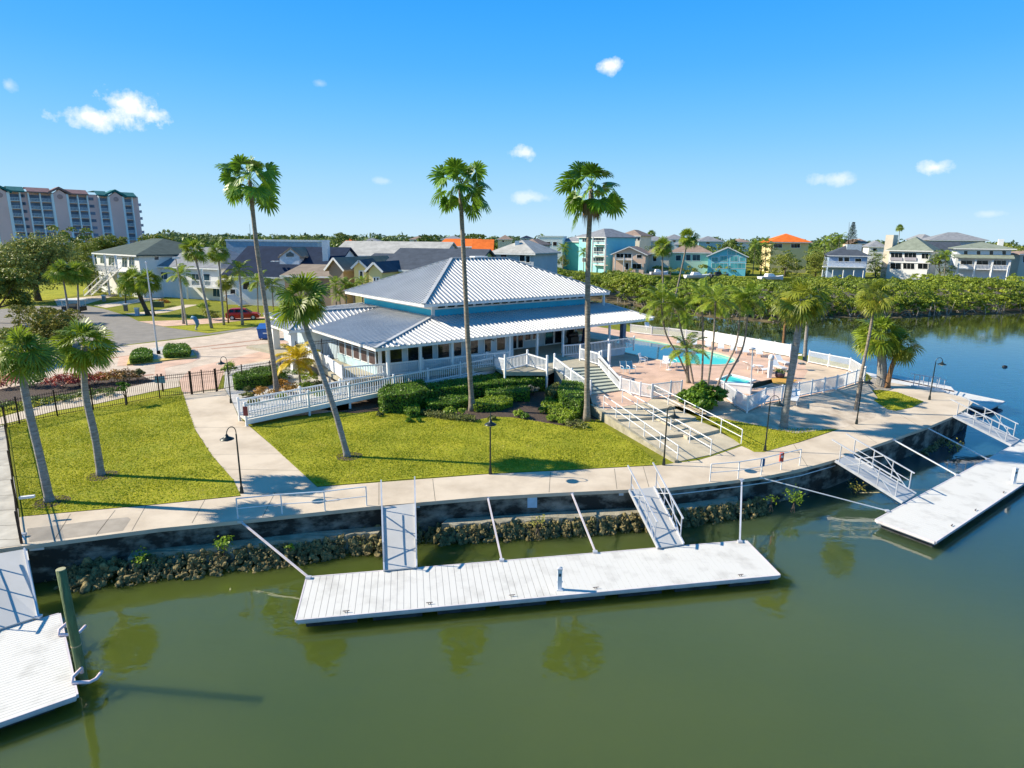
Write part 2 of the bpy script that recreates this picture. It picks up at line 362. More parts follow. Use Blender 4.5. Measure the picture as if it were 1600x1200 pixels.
tc=N('ShaderNodeTexCoord'); sx=N('ShaderNodeSeparateXYZ'); L(tc.outputs['Generated'],sx.inputs[0])
rp=N('ShaderNodeValToRGB'); L(sx.outputs[2],rp.inputs[0]); rp.color_ramp.interpolation='B_SPLINE'
EK=1/(.10*2**.74)/10
for i,(pos,c_) in enumerate(((0,(.60,.82,.97)),(.05,(.46,.75,.98)),(.14,(.21,.60,1.0)),(.24,(.07,.45,1.0)),(.38,(.012,.33,1.0)),(1,(.03,.15,.33)))):
    e_=rp.color_ramp.elements[i] if i<2 else rp.color_ramp.elements.new(pos)
    e_.position=pos; e_.color=(c_[0],c_[1],c_[2],1)
vs_=N('ShaderNodeVectorMath'); vs_.operation='SCALE'; L(rp.outputs[0],vs_.inputs[0]); vs_.inputs['Scale'].default_value=EK*10
m0=N('ShaderNodeMix'); m0.data_type='RGBA'; m0.inputs[0].default_value=.97; L(sk.outputs[0],m0.inputs[6]); L(vs_.outputs[0],m0.inputs[7]); cur=m0.outputs[2]
nz=N('ShaderNodeTexNoise'); nz.inputs['Scale'].default_value=26; nz.inputs['Detail'].default_value=8; nz.inputs['Roughness'].default_value=.62; L(tc.outputs['Generated'],nz.inputs[0])
def vm(op,a,b_=None):
    n=N('ShaderNodeVectorMath'); n.operation=op
    for i,x in enumerate((a,b_)):
        if x is None: continue
        if isinstance(x,(tuple,Vector)): n.inputs[i].default_value=tuple(x)
        else: L(x,n.inputs[i])
    return n
def mm(op,a,b_=0.,c=None):
    n=N('ShaderNodeMath'); n.operation=op
    for i,x in enumerate((a,b_,c)):
        if x is None: continue
        if isinstance(x,(float,int)): n.inputs[i].default_value=x
        else: L(x,n.inputs[i])
    return n.outputs[0]
for (cx,cy,rx,ry,al) in ((165,184,80,22,1.),(196,160,50,26,1.),(215,176,56,18,1.),(953,103,22,14,.9),(822,240,27,13,.75),(828,308,38,11,.5),(1462,261,34,16,.85),(1310,280,42,14,.55),(1548,334,30,8,.3),(12,133,14,14,.35),(500,130,16,8,.25),(600,283,18,6,.25)):
    d=ray(cx,cy).normalized(); r_=d.cross(Vector((0,0,1))).normalized(); u_=r_.cross(d); k=1/(FPX*(ray(cx,cy).length))
    x=vm('DOT_PRODUCT',tc.outputs['Generated'],r_/(rx*k)).outputs['Value']; y=vm('DOT_PRODUCT',tc.outputs['Generated'],u_/(ry*k)).outputs['Value']
    f=vm('DOT_PRODUCT',tc.outputs['Generated'],d).outputs['Value']
    q=mm('ADD',mm('MULTIPLY',x,x),mm('MULTIPLY',y,y)); q=mm('SQRT',q)
    v=mm('SUBTRACT',mm('MULTIPLY_ADD',nz.outputs[0],2.6,-.45),q)     # noise edge
    v=mm('MULTIPLY',v,1.5); c_=N('ShaderNodeClamp'); L(v,c_.inputs[0]); s_=mm('MULTIPLY',c_.outputs[0],al); s_=mm('MULTIPLY',s_,mm('GREATER_THAN',f,.5))
    mx=N('ShaderNodeMix'); mx.data_type='RGBA'; L(s_,mx.inputs[0]); L(cur,mx.inputs[6]); mx.inputs[7].default_value=(6.6,6.7,7.2,1); cur=mx.outputs[2]
L(cur,bg.inputs[0])
SC.view_settings.view_transform='Standard'; SC.view_settings.look='None'; SC.view_settings.exposure=.78; SC.view_settings.gamma=1
# ---------------------------------------------------------------- ground
WZ=-1.7
EDGE=[P(x,y) for x,y in ((-250,889),(-60,864),(40,851),(250,824),(375,812),(572,791),(760,775),(890,768),(980,764),(1045,761),(1100,755),(1150,749),(1200,742),(1250,732),(1304,717),(1356,698),(1446,667),(1487,650),(1508,638),(1517,629),(1508,622),(1487,617),(1463,612),(1420,603),(1384,597),(1362,589))]
ZD=.6
BACKS=[P(x,y,0) for x,y in ((1340,573),(1268,557),(1236,548),(1100,524),(1046,517),(985,510),(930,478),(880,446))]
FARS=[P(860,432),P(905,430),P(1000,431),P(1150,433),P(1320,436),P(1480,438),P(1700,442)]
def struct(o): o['kind']='structure'; return o
mb=MB(); mb.prism(EDGE+BACKS+FARS+[Vector((4500,500,0)),Vector((4500,5000,0)),Vector((-4500,5000,0)),Vector((-4500,-60,0)),Vector((-60,10,0))],-3,0)
struct(mb.build('ground',GRASS2))
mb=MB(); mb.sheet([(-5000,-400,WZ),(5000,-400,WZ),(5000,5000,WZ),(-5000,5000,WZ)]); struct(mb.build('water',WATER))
def sheet(name,px,z,mat,zf=None,thick=None):
    pts=[P(*p) if len(p)==3 else P(p[0],p[1],z) for p in px]
    mb=MB()
    if thick: mb.prism(pts,z-thick,None)
    else: mb.sheet(pts)
    return struct(mb.build(name,mat))
# seawall: a concrete band along the edge, capped by the walk
def offset(pts,d):
    out=[]
    for i,p in enumerate(pts):
        a=pts[max(i-1,0)]; b=pts[min(i+1,len(pts)-1)]; t_=(b-a); n=Vector((t_.y,-t_.x,0)).normalized(); out.append(p+n*d)
    return out
outer=offset(EDGE,.04); inner=offset(EDGE,-.25)
sw=empty('seawall',EDGE[6],'dark stained concrete seawall along the promenade above the rocks','wall')
mb=MB(); mb.prism(outer+inner[::-1],-2.6,-.16); mb.build('wall_face',SEAW,sw)
cap=offset(EDGE,.12)
mb=MB(); mb.prism(cap+inner[::-1],-.158,.012); mb.build('coping',CONC,sw)
# promenade
INN=[(1362,592),(1352,604),(1372,625),(1365,652),(1310,671),(1250,691),(1194,706),(1178,705),(1159,697),(1112,713),(1092,719),(1058,723),(1030,727),(900,734),(760,741),(495,761),(377,775),(250,788),(37,807),(10,812),(-60,822),(-250,846)]
mb=MB(); mb.sheet([Vector((p.x,p.y,.016)) for p in offset(EDGE,.118)]+[P(x,y,.016) for x,y in INN]); struct(mb.build('promenade_path',CONC))
JX=[(180,797,150,836),(110,803,84,845),(228,790,206,829),(320,781,300,817),(430,769,410,808),(676,748,680,782),(592,754,592,789),(860,737,858,769),(960,732,964,764),(1005,729,1014,761),(1240,694,1262,729),(1330,665,1370,692),(1395,641,1440,668)]
mb=MB()
for a,b,c,d in JX:
    p=P(a,b,.02); q=P(c,d,.02); s=(q-p).cross(Vector((0,0,1))).normalized()*.012; mb.sheet([p-s,q-s,q+s,p+s])
struct(mb.build('path_joints',M('joint_dark',(.16,.14,.11),.9)))
STAIN=M('damp_concrete',(.36,.31,.25),.8,col2=(.28,.24,.19),scale=1.5)
sheet('damp_patch',[(42,826),(95,820),(150,813),(200,808),(204,811),(192,829),(120,839),(46,847)],.02,STAIN)
# lawns
sheet('middle_lawn',[(495,760),(628,749),(760,740),(900,733),(1028,726),(1005,704),(925,655),(890,667),(850,660),(800,652),(770,651),(740,657),(700,650),(600,641),(560,645),(470,655),(395,668),(440,710)],.03,GRASS)
sheet('left_lawn',[(37,806),(250,787),(376,774),(365,750),(331,712),(305,672),(297,650),(287,618),(200,630),(90,648),(12,664),(22,720)],.03,GRASS)
# garden path from the gate
sheet('garden_path',[(377,775.5),(365,750),(331,711),(305,671),(297,650),(286,614),(350,607),(362,626),(372,650),(392,668),(440,709),(496,761.5)],.02,CONC)
mb=MB()
for a,b,c,d in ((302,668,392,668),(330,710,441,709),(352,733,468,735)):
    p=P(a,b,.024); q=P(c,d,.024); s=(q-p).cross(Vector((0,0,1))).normalized()*.012; mb.sheet([p-s,q-s,q+s,p+s])
struct(mb.build('garden_path_joints',MATS['joint_dark']))
# planting beds
sheet('middle_bed',[(560,646),(600,642),(700,651),(740,658),(770,652),(800,653),(850,661),(890,668),(925,660),(950,640),(925,610),(870,575),(780,580),(600,615),(500,640)],.024,MULCH)
sheet('gate_bed',[(350,606),(362,625),(374,652),(390,656),(480,648),(545,640),(545,600),(500,575),(440,560),(352,575)],.024,GRAVEL)
# left walkway behind iron fence
sheet('side_walkway',[(33,852),(28,790),(14,700),(8,664),(-60,672),(-250,700),(-250,886),(-60,862)],.026,M('side_concrete',(.46,.43,.37),.85,var=.2,scale=.8))
mb=MB()
for y0,y1 in ((700,704),(722,726),(745,749),(768,773),(790,796),(812,820),(833,842)):
    p=P(-200,y0+18,.03); q=P(12+(y0-680)*.115,y1,.03); s=Vector((0,.015,0)); mb.sheet([p-s,q-s,q+s,p+s])
struct(mb.build('side_walkway_joints',MATS['joint_dark']))
# front drive: plaza, roads, drives
sheet('road',[(95,560),(185,540),(325,523),(405,514),(455,509),(455,505),(402,510),(325,521),(257,511),(217,502),(200,494),(160,482),(132,477),(60,478),(-200,500),(-200,575)],.006,ASPH)
sheet('parking_plaza',[(-250,640),(-60,640),(60,628),(240,600),(285,594),(350,586),(430,578),(520,560),(520,510),(470,500),(455,506),(403,513),(325,525),(185,541),(100,556),(-60,575),(-250,590)],.01,PAVER)
mb=MB()
for a,b,c,d in ((120,566,430,528),(60,605,240,585),(330,545,430,536)):
    p=P(a,b,.016); q=P(c,d,.016); s=(q-p).cross(Vector((0,0,1))).normalized()*.3; mb.sheet([p-s,q-s,q+s,p+s])
struct(mb.build('brick_bands',REDBR))
sheet('brick_entry',[(285,614),(340,607),(352,575),(440,556),(470,548),(440,528),(425,545),(300,575),(280,594)],.018,BRICK)
sheet('brick_border_left',[(-60,610),(20,600),(30,578),(-60,590)],.018,REDBR)
sheet('brick_cross_band',[(240,600),(262,598),(257,575),(300,566),(312,560),(308,545),(298,547),(290,553),(205,556),(186,558),(183,572),(243,570)],.02,BRICK)
sheet('gate_side_grass',[(-60,690),(0,668),(90,649),(200,630),(287,615),(281,605),(240,612),(150,632),(90,642),(20,660),(-60,678)],.02,GRASS)
sheet('front_sidewalk',[(-60,676),(20,659),(90,641),(150,631),(240,611),(281,604),(279,592),(240,597),(170,612),(90,627),(0,652),(-60,664)],.022,CONC)
sheet('front_verge',[(-60,662),(0,650),(90,626),(130,618),(90,617),(0,632),(-60,640)],.023,GRASS)
sheet('flower_bed',[(-60,642),(0,632),(90,617),(170,611),(240,596),(215,583),(110,590),(0,608),(-60,610)],.02,MULCH)
sheet('verge_grass',[(257,511),(325,520),(402,509),(470,504),(470,498),(410,499),(330,506)],.012,GRASS)
sheet('brick_drive',[(217,502),(255,510),(335,505),(410,498),(500,495),(500,485),(410,495),(350,496),(290,500)],.014,BRICK)
sheet('concrete_drive_far',[(85,468),(200,458),(180,462),(128,477),(90,478)],.014,CONC)
sheet('concrete_drive_mid',[(147,477),(165,481),(250,467),(265,462),(235,464)],.014,CONC)
sheet('concrete_drive_near',[(195,490),(212,494),(260,488),(310,476),(290,476),(240,486)],.014,CONC)
sheet('bright_lawn_far',[(20,475),(95,466),(140,458),(130,442),(70,446),(-60,462),(-60,480)],.01,GRASS)
# pool side: terrace, sand, grass
sheet('shell_sand_bed',[(1012,624,.6),(1064,620,.6),(1130,622,.6),(1148,636,.6),(1167,646,.58),(1194,632,.6),(1246,622,.6),(1306,610,.55),(1352,596,.5),(1354,604,.02),(1374,625,.02),(1367,652,.02),(1310,671,.02),(1260,680,.022),(1194,668,.12),(1112,652,.3),(1060,635,.5)],0,SAND)
sheet('pool_side_grass',[(1108,654,.3),(1112,651,.32),(1194,666,.16),(1224,669,.06),(1310,670,.03),(1250,690,.03),(1194,706,.03),(1178,706,.03),(1158,695,.03),(1130,675,.15)],0,GRASS)
sheet('grass_island',[(1347,610),(1375,609),(1400,612),(1443,627),(1425,636),(1400,641),(1388,639),(1370,628),(1350,617)],.06,GRASS,thick=.06)
DECKP=[(1012,624),(1064,619),(1130,621),(1148,635),(1167,645),(1194,631),(1246,621),(1306,609),(1351,595),(1327,579),(1263,566),(1234,557),(1100,532),(1044,525),(985,519),(900,505),(850,560),(900,600),(940,618)]
def spline(pts,n=6):
    out=[];m=len(pts)
    for i in range(m):
        p0,p1,p2,p3=[Vector(pts[(i+k-1)%m]) for k in range(4)]
        for j in range(n):
            t_=j/n; out.append(.5*((2*p1)+(p2-p0)*t_+(2*p0-5*p1+4*p2-p3)*t_*t_+(3*p1-p0-3*p2+p3)*t_**3))
    return out
POOL=spline([P(x,y,ZD) for x,y in ((1010,531),(1060,540),(1110,549),(1142,558),(1149,564),(1136,569),(1105,570),(1050,566),(1000,556),(965,547),(960,535),(975,527))],5)
SPA=[P(x,y,ZD) for x,y in ((1122,593),(1142,585),(1178,594),(1155,604))]
CHAN=[P(x,y,ZD) for x,y in ((1157,606),(1182,597),(1212,591),(1222,594),(1195,602),(1168,609))]
mb=MB(); mb.sheet([P(x,y,ZD) for x,y in DECKP],[POOL,SPA,CHAN])
struct(mb.build('pool_deck',BRICK))
mb=MB(); D0=[P(x,y,ZD) for x,y in DECKP]
for i in range(len(D0)):
    a=D0[i]; b=D0[(i+1)%len(D0)]; mb.add([a,b,b-Vector((0,0,2)),a-Vector((0,0,2))],[(0,1,2,3)])
struct(mb.build('pool_deck_edge',CONC))
mb=MB(); mb.sheet([P(x,y,ZD+.006) for x,y in ((1236,559),(1263,567.5),(1327,580.5),(1348,595),(1306,607.5),(1250,618),(1246,600),(1256,590),(1262,580),(1256,570))]); struct(mb.build('tan_deck',M('tan_deck',(.60,.47,.34),.85,var=.15,scale=.6)))
mb=MB(); mb.sheet([P(x,y,ZD+.012) for x,y in ((1205,591),(1228,588),(1246,594),(1232,601),(1208,600))]); struct(mb.build('golden_mulch',M('golden_mulch',(.62,.36,.06),.95,col2=(.4,.2,.04),scale=12)))
def basin(name,loop,label,cat,floor,wmat,tmat,cmat,wz,cw=.28):
    c=sum(loop,Vector())/len(loop); e=empty(name,c,label,cat)
    mb=MB(); lo=[Vector((p.x,p.y,floor)) for p in loop]; n=len(loop)
    mb.add(list(loop)+lo,[(i,(i+1)%n,(i+1)%n+n,i+n) for i in range(n)]); mb.sheet(lo); mb.build('basin_shell',tmat,e)
    mb=MB(); mb.sheet([Vector((p.x,p.y,wz)) for p in loop]); mb.build('pool_water',wmat,e)
    mb=MB(); ou=[p+(p-c).normalized()*cw for p in loop]; inn=[p-(p-c).normalized()*.03 for p in loop]
    for i in range(n):
        j=(i+1)%n; z0,z1=ZD-.1,ZD+.05
        q=[inn[i],inn[j],ou[j],ou[i]]
        if len(loop)<5 : pass
        mb.add([Vector((p.x,p.y,z1)) for p in q]+[Vector((p.x,p.y,z0)) for p in q],[(0,1,2,3),(0,4,5,1),(1,5,6,2),(2,6,7,3),(3,7,4,0)])
    mb.build('coping',cmat,e); return e
basin('swimming_pool',POOL,'large turquoise swimming pool with curved end beside the clubhouse','pool',-.7,POOLW,POOLT,CONC,ZD-.13)
basin('spa_pool',SPA,'small square turquoise spa pool near the pool fence','spa',-.4,POOLW,POOLT,WHITE,ZD-.08,.2)
mb=MB(); n=len(CHAN); lo=[Vector((p.x,p.y,-.2)) for p in CHAN]; mb.add(CHAN+lo,[(i,(i+1)%n,(i+1)%n+n,i+n) for i in range(n)]); mb.sheet(lo); struct(mb.build('drain_channel',M('channel_dark',(.10,.10,.07),.6)))
# mud bank and mangrove ground across the canal
MF=[(700,452),(860,462),(940,471),(1000,479),(1060,490),(1120,497),(1216,505),(1290,496),(1420,497),(1500,492),(1600,490),(1760,489)]
mb=MB(); MFp=[P(x,y,WZ) for x,y in MF]; MBk=[P(x,447+(x-700)*.004,WZ) for x,y in MF]
n=len(MF)
vs=[p+Vector((0,-1.5,-.3)) for p in MFp]+[p+Vector((0,1.5,.25)) for p in MFp]+[Vector((p.x,p.y,-1.3)) for p in MBk]
mb.add(vs,[(i+k*n,i+1+k*n,i+1+(k+1)*n,i+(k+1)*n) for i in range(n-1) for k in (0,1)])
struct(mb.build('mud_bank',M('mud',(.13,.10,.05),.9,col2=(.035,.03,.015),scale=.8,bump=.5,bscale=3)))
# ---------------------------------------------------------------- ledge, rocks, sprouts
Z3=Vector((0,0,1))
LED=[(120,872,97),(180,866,0),(260,857,0),(330,850,0),(420,842,0),(520,833,0),(610,826,0),(700,815,0),(800,809,0),(900,802,0),(1000,797,0),(1060,789,0),(1130,780,0),(1190,772,0)]
lp=[P(x,y,-.95) for x,y,_ in LED]
lf=[]
for i,p in enumerate(lp):
    a=lp[max(i-1,0)];b=lp[min(i+1,len(lp)-1)];n=Vector((b.y-a.y,-(b.x-a.x),0)).normalized(); lf.append(p+n*(.30+.12*math.sin(i*2.3)))
bk=[]
for i,p in enumerate(lp):
    a=lp[max(i-1,0)];b=lp[min(i+1,len(lp)-1)];n=Vector((b.y-a.y,-(b.x-a.x),0)).normalized(); bk.append(p-n*.3)
mb=MB()
# finely resampled, ragged front
def resample(pts,st):
    out=[]
    for a,b in zip(pts[:-1],pts[1:]):
        k=max(1,int((b-a).length/st))
        for j in range(k): out.append(a.lerp(b,j/k))
    out.append(pts[-1]); return out
rb=random.Random(3)
f2=resample(lf,.3); b2=resample(bk,.3)
f2=[p+Vector((0,-rb.uniform(-.1,.2),rb.uniform(-.05,.04))) for p in f2]
def seg_(a_,b_):
    fa=[p for p in f2 if a_<=p.x<=b_]; ba=[p for p in b2 if a_<=p.x<=b_]
    m_=MB(); m_.prism(fa+ba[::-1],-2.3,None); struct(m_.build('footing_ledge',CONC2))
seg_(-16,P(600,826,-.95).x); seg_(P(688,815,-.95).x,12)
# rubble rocks
def rockmesh(seed):
    import bmesh
    bm=bmesh.new(); bmesh.ops.create_icosphere(bm,subdivisions=2,radius=1)
    v=np.array([tuple(x.co) for x in bm.verts]); bm.verts.index_update(); f=np.array([[q.index for q in x.verts] for x in bm.faces]); bm.free()
    rs=np.random.default_rng(seed)
    for k in range(7):
        d=rs.normal(size=3); d/=np.linalg.norm(d); h=v@d; cut=rs.uniform(.45,.85); v=v-np.outer(np.maximum(h-cut,0),d)
    v=v*(1+rs.normal(size=(len(v),1))*.05); return v,f
RK=[rockmesh(i) for i in range(8)]
def euler(rs):
    a,b,c=rs.uniform(0,6.28,3); return np.array(Matrix.Rotation(a,3,'X')@Matrix.Rotation(b,3,'Y')@Matrix.Rotation(c,3,'Z'))
mb=MB(); rs=np.random.default_rng(11)
BANK=[(60,905,.2),(130,925,.45),(200,905,.7),(280,890,.8),(340,885,.9),(400,880,.9),(470,872,.9),(530,866,.85),(590,862,.7),(650,850,.35),(700,842,.4),(760,832,.5),(820,834,.6),(900,826,.6),(960,822,.5),(1010,816,.5),(1080,820,.6),(1130,805,.7),(1180,790,.9),(1220,778,.9),(1260,768,.8),(1310,745,.6),(1350,728,.5),(1400,715,.5),(1450,705,.4),(1490,690,.4)]
for i in range(len(f2)-1):        # stones heaped against the footing
    a,b=f2[i],f2[i+1]
    if P(604,826,-.95).x<a.x<P(680,815,-.95).x: continue
    wide=.55+.5*max(0,min(1,(-6-a.x)/6))
    for k in range(22):
        t_=rs.uniform(); o_=rs.uniform(-.05,1); p=a.lerp(b,t_); q=p+(b-a).cross(Z3).normalized()*(o_*wide)
        s=rs.uniform(.05,.2); h=-1.16-.66*o_+rs.uniform(-.08,.1); v,f=RK[rs.integers(8)]; v=(v*np.array([1.2,.9,.75])*s)@euler(rs)+np.array([q.x,q.y,h]); mb.arr(v,f)
    for k in range(26):
        t_=rs.uniform(); o_=rs.uniform(0,1); p=a.lerp(b,t_); q=p+(b-a).cross(Z3).normalized()*(o_*wide+.08); s=rs.uniform(.02,.06); h=-1.02-.68*o_+rs.uniform(-.05,.1)
        vv=np.array([[1,0,0],[-1,0,0],[0,1,0],[0,-1,0],[0,0,1],[0,0,-1]])*np.array([1.4,1,.5])*s@euler(rs)+np.array([q.x,q.y,h])
        mb.arr(vv,np.array([[0,2,4],[2,1,4],[1,3,4],[3,0,4],[2,0,5],[1,2,5],[3,1,5],[0,3,5]]))
for i in range(len(BANK)-1):
    a=P(BANK[i][0],BANK[i][1],WZ); b=P(BANK[i+1][0],BANK[i+1][1],WZ); L_=(b-a).length
    for k in range(int(L_*30)):
        t_=rs.uniform(); p=a.lerp(b,t_); dn=BANK[i][2]
        n=(b-a).cross(Z3).normalized()
        off=rs.uniform(-1.45,.3)*(.6+dn*.5); q=p+n*off; h=-1.86+max(0,-off)*.62+rs.uniform(-.08,.1)
        s=rs.uniform(.08,.26)*(1.5 if rs.uniform()<.12 else 1)
        v,f=RK[rs.integers(8)]; v=(v*np.array([1.2,.9,.7])*s)@euler(rs)+np.array([q.x,q.y,h]); mb.arr(v,f)
    for k in range(int(L_*46)):        # oyster shells and pebbles clustered on the stones
        t_=rs.uniform(); p=a.lerp(b,t_); n=(b-a).cross(Z3).normalized(); off=rs.uniform(-1.4,.1)*(.6+BANK[i][2]*.5); q=p+n*off; h=-1.70+max(0,-off)*.62+rs.uniform(-.05,.12)
        s=rs.uniform(.02,.06); v,f=RK[0]; 
        v=(RK[rs.integers(8)][0][:12]*0+0) if False else None
        mbp=MB(); r_=euler(rs); vv=np.array([[1,0,0],[-1,0,0],[0,1,0],[0,-1,0],[0,0,1],[0,0,-1]])*np.array([1.4,1,.5])*s@r_+np.array([q.x,q.y,h])
        mb.arr(vv,np.array([[0,2,4],[2,1,4],[1,3,4],[3,0,4],[2,0,5],[1,2,5],[3,1,5],[0,3,5]]))
mo=MB(); mc=[]
for i in range(len(f2)-1):
    a,b=f2[i],f2[i+1]
    if P(604,826,-.95).x<a.x<P(680,815,-.95).x or rs.uniform()<.35: continue
    p=a.lerp(b,rs.uniform())+(b-a).cross(Z3).normalized()*rs.uniform(0,.5)
    mc.append(np.array([p.x,p.y,-1.25+rs.uniform(-.25,.12)])+rs.normal(size=(16,3))*np.array([.13,.1,.05]))
mc=np.concatenate(mc); v,f=quads(mc,rng.normal(size=mc.shape)*.6+np.array([0,0,1]),rng.uniform(.03,.07,len(mc)),1.5); mo.arr(v,f); tag(mo.build('rock_weed',L_OLIVE),'dull green weed growing between the rocks','weed',kind='stuff')
o=mb.build('rubble_rocks',ROCK); tag(o,'oyster covered rubble rocks below the seawall','rocks',kind='stuff')
def sprout(px,py,h,rad,label,mat,seed=0,n=90,z=-1.25):
    base=P(px,py,z); e=empty('mangrove_sprout',base,label,'plant','mangrove sprouts on the rocks')
    rs_=random.Random(seed+50); mb=MB()
    tips=[]
    for k in range(5):
        a=k*1.256+rs_.uniform(-.3,.3); tip=base+Vector((math.cos(a)*rad*.55,math.sin(a)*rad*.55,h*rs_.uniform(.6,1))); tips.append(tip)
        mb.tube([base+Vector((math.cos(a)*.12,math.sin(a)*.12,-.3)),base+Vector((0,0,h*.3)),tip],[.012,.016,.006],5)
    mb.build('stem',BARK,e)
    g=np.array([tuple(t_) for t_ in tips]); 
    c=g[rng.integers(0,5,n)]+rng.normal(size=(n,3))*rad*.27
    v,f=quads(c,rng.normal(size=(n,3))*.7+np.array([0,0,1]),rng.uniform(.06,.11,n),1.8); m2=MB(); m2.arr(v,f); m2.build('leaves',mat,e)
LM=leafmat('sprout_leaf',(.10,.20,.015),(.30,.42,.03),.35,.4,clump=3); LY=leafmat('dry_sprout_leaf',(.25,.26,.05),(.5,.45,.1),.35,.5,clump=3)
sprout(351,868,.75,.42,'tallest green mangrove sprout, on the rocks left of the diagonal dock arm',LM,1,130)
sprout(222,880,.4,.4,'low wide green mangrove sprout on the rocks between the piling and the tall sprout',LM,2,110)
sprout(107,880,.35,.4,'sparse pale sprout against the dark wall beside the green piling',LY,3,45)
sprout(452,862,.3,.2,'tiny green sprout on the rocks left of the first gangway',LM,4,36)
sprout(840,828,.55,.42,'thin yellowish sprout on the ledge under the blue wall plate',LY,5,60)
sprout(1240,792,.75,.5,'bright bushy mangrove sprout on the rocks under the seawall rail with the red box',LM,6,150)
sprout(1205,790,.5,.3,'small sprout just left of the bright bushy one',LM,7,50)
sprout(1335,768,.35,.5,'pale leafy branch lying in the water beside the third gangway',LY,8,90,-1.6)
sprout(1490,703,.4,.55,'sparse yellowish sprout by the waterline under the long white arms',LY,9,80,-1.5)
# bare driftwood stick
a=P(1343,770,-1.6); mb=MB(); mb.tube([a,a+Vector((.9,-.5,.25)),a+Vector((1.5,-1.3,-.15))],[.03,.025,.012],6); tag(mb.build('driftwood_branch',M('driftwood',(.45,.38,.22),.9),loc=a),'bare bent branch sticking out of the water near the third gangway','branch')
# ---------------------------------------------------------------- floating docks
DZ=-1.25
DECKW=M('dock_deck',(.62,.60,.555),.6,col2=(.46,.44,.40),scale=.9,detail=9,thr=(.28,.5))
DECKG=M('gangway_deck',(.50,.49,.47),.5,var=.06,scale=.8)
FLOATM=M('dock_float',(.045,.05,.055),.7,var=.4)
RUBM=M('rub_rail',(.62,.56,.57),.5,var=.1)
def dock(name,c,label,pitch=.25,gap=.012,splits=(0,.5,1),cleats=(),floats=True,th=.2,zz=DZ):
    """c: four corners (near-left, near-right, far-right, far-left) on the plan"""
    e=empty(name,sum(c,Vector())/4,label,'floating dock')
    nl,nr,fr,fl=c
    u=(nr-nl); L_=u.length; ud=u/L_
    for si in range(len(splits)-1):
        s0,s1=splits[si],splits[si+1]; mb=MB(); n=max(1,int(L_*(s1-s0)/pitch)); g=gap if not hasattr(gap,'__len__') else gap[si]
        for k in range(n):
            t0=s0+(s1-s0)*k/n+g/2/L_; t1=s0+(s1-s0)*(k+1)/n-g/2/L_
            q=[nl.lerp(nr,t0),nl.lerp(nr,t1),fl.lerp(fr,t1),fl.lerp(fr,t0)]
            mb.add([Vector((p.x,p.y,zz-.045)) for p in q]+[Vector((p.x,p.y,zz)) for p in q],BOXF)
        mb.build('deck_planks',DECKW,e)
    mb=MB(); ins=[p.lerp(sum(c,Vector())/4,.004) for p in c]; mb.prism([(p.x,p.y) for p in ins],zz-th,zz-.05); mb.build('frame',ALU,e)
    mb=MB()
    for a,b in ((nl,nr),(nr,fr),(fr,fl),(fl,nl)):
        n=(b-a).cross(Z3).normalized()*.03; mb.beam(Vector((a.x,a.y,zz-.05))+n,Vector((b.x,b.y,zz-.05))+n,.055,.12)
    mb.build('rub_rail',RUBM,e)
    if floats:
        vd=(fl-nl); nf=max(2,int(L_/2.3))
        for k in range(nf):
            a=nl+u*((k+.12)/nf)+vd*.06; b=nl+u*((k+.88)/nf)+vd*.06
            mb=MB(); mb.prism([(p.x,p.y) for p in (a,b,b+vd*.88,a+vd*.88)],-2.2,zz-th-.003); mb.build('float',FLOATM,e)
    for (px,py) in cleats:
        p=P(px,py,zz); mb=MB(); mb.beam(p-ud*.12+Vector((0,0,.07)),p+ud*.12+Vector((0,0,.07)),.025,.02); mb.box(p+ud*.04+Vector((0,0,.03)),(.025,.025,.06)); mb.box(p-ud*.04+Vector((0,0,.03)),(.025,.025,.06)); mb.build('cleat',M('cleat_metal',(.22,.17,.15),.5,metal=.5),e)
    return e
A=P(463,968,DZ);B=P(1218,898,DZ);Cc=P(1166,845,DZ);D=P(480,902,DZ)
dock('floating_dock',[A,B,Cc,D],'long white floating dock in the middle with two plank sections',splits=(0,.505,1),gap=(.013,.005),cleats=((541,957),(671,944),(800,932),(931,920),(1157,900)))
A=P(1461,846,DZ);Bq=P(1369,812,DZ);u=P(1600,687,DZ)-Bq; u=u.normalized(); 
A2=A+u*26; B2=Bq+u*26
dock('floating_dock',[A,A2,B2,Bq],'white floating dock running out of the right edge of the photo',splits=(0,.5,1),gap=(.005,.005),cleats=((1487,822),(1524,798),(1568,770)))
A=P(92,959,DZ);Bq=P(119,1086,DZ); w_=P(0,985,DZ)-A; w_=w_.normalized()*9
dock('floating_dock',[Bq,A,A+w_,Bq+w_],'white floating dock at the left edge beside the green piling',splits=(0,1),gap=.012,pitch=.14)
c=[P(1385,594,DZ),P(1385,590,DZ),P(1480,606,DZ),P(1470,612,DZ)]
# far dock beyond the promenade tip
a=P(1545,639,DZ); b=P(1569,627,DZ); dd=(P(1440,600,DZ)-b).normalized()*13
dock('floating_dock',[a+dd,a,b,b+dd],'pale floating dock beyond the far tip of the promenade',splits=(0,1),gap=.006)
a=P(1492,613,DZ); b=P(1490,606,DZ)+Vector((0,.4,0)); dd=(P(1385,590,DZ)-a); dd.z=0
dock('floating_dock',[a+dd,a,b,b+dd],'narrow white floating dock hugging the shore behind the two thick palms',splits=(0,1),gap=.006)
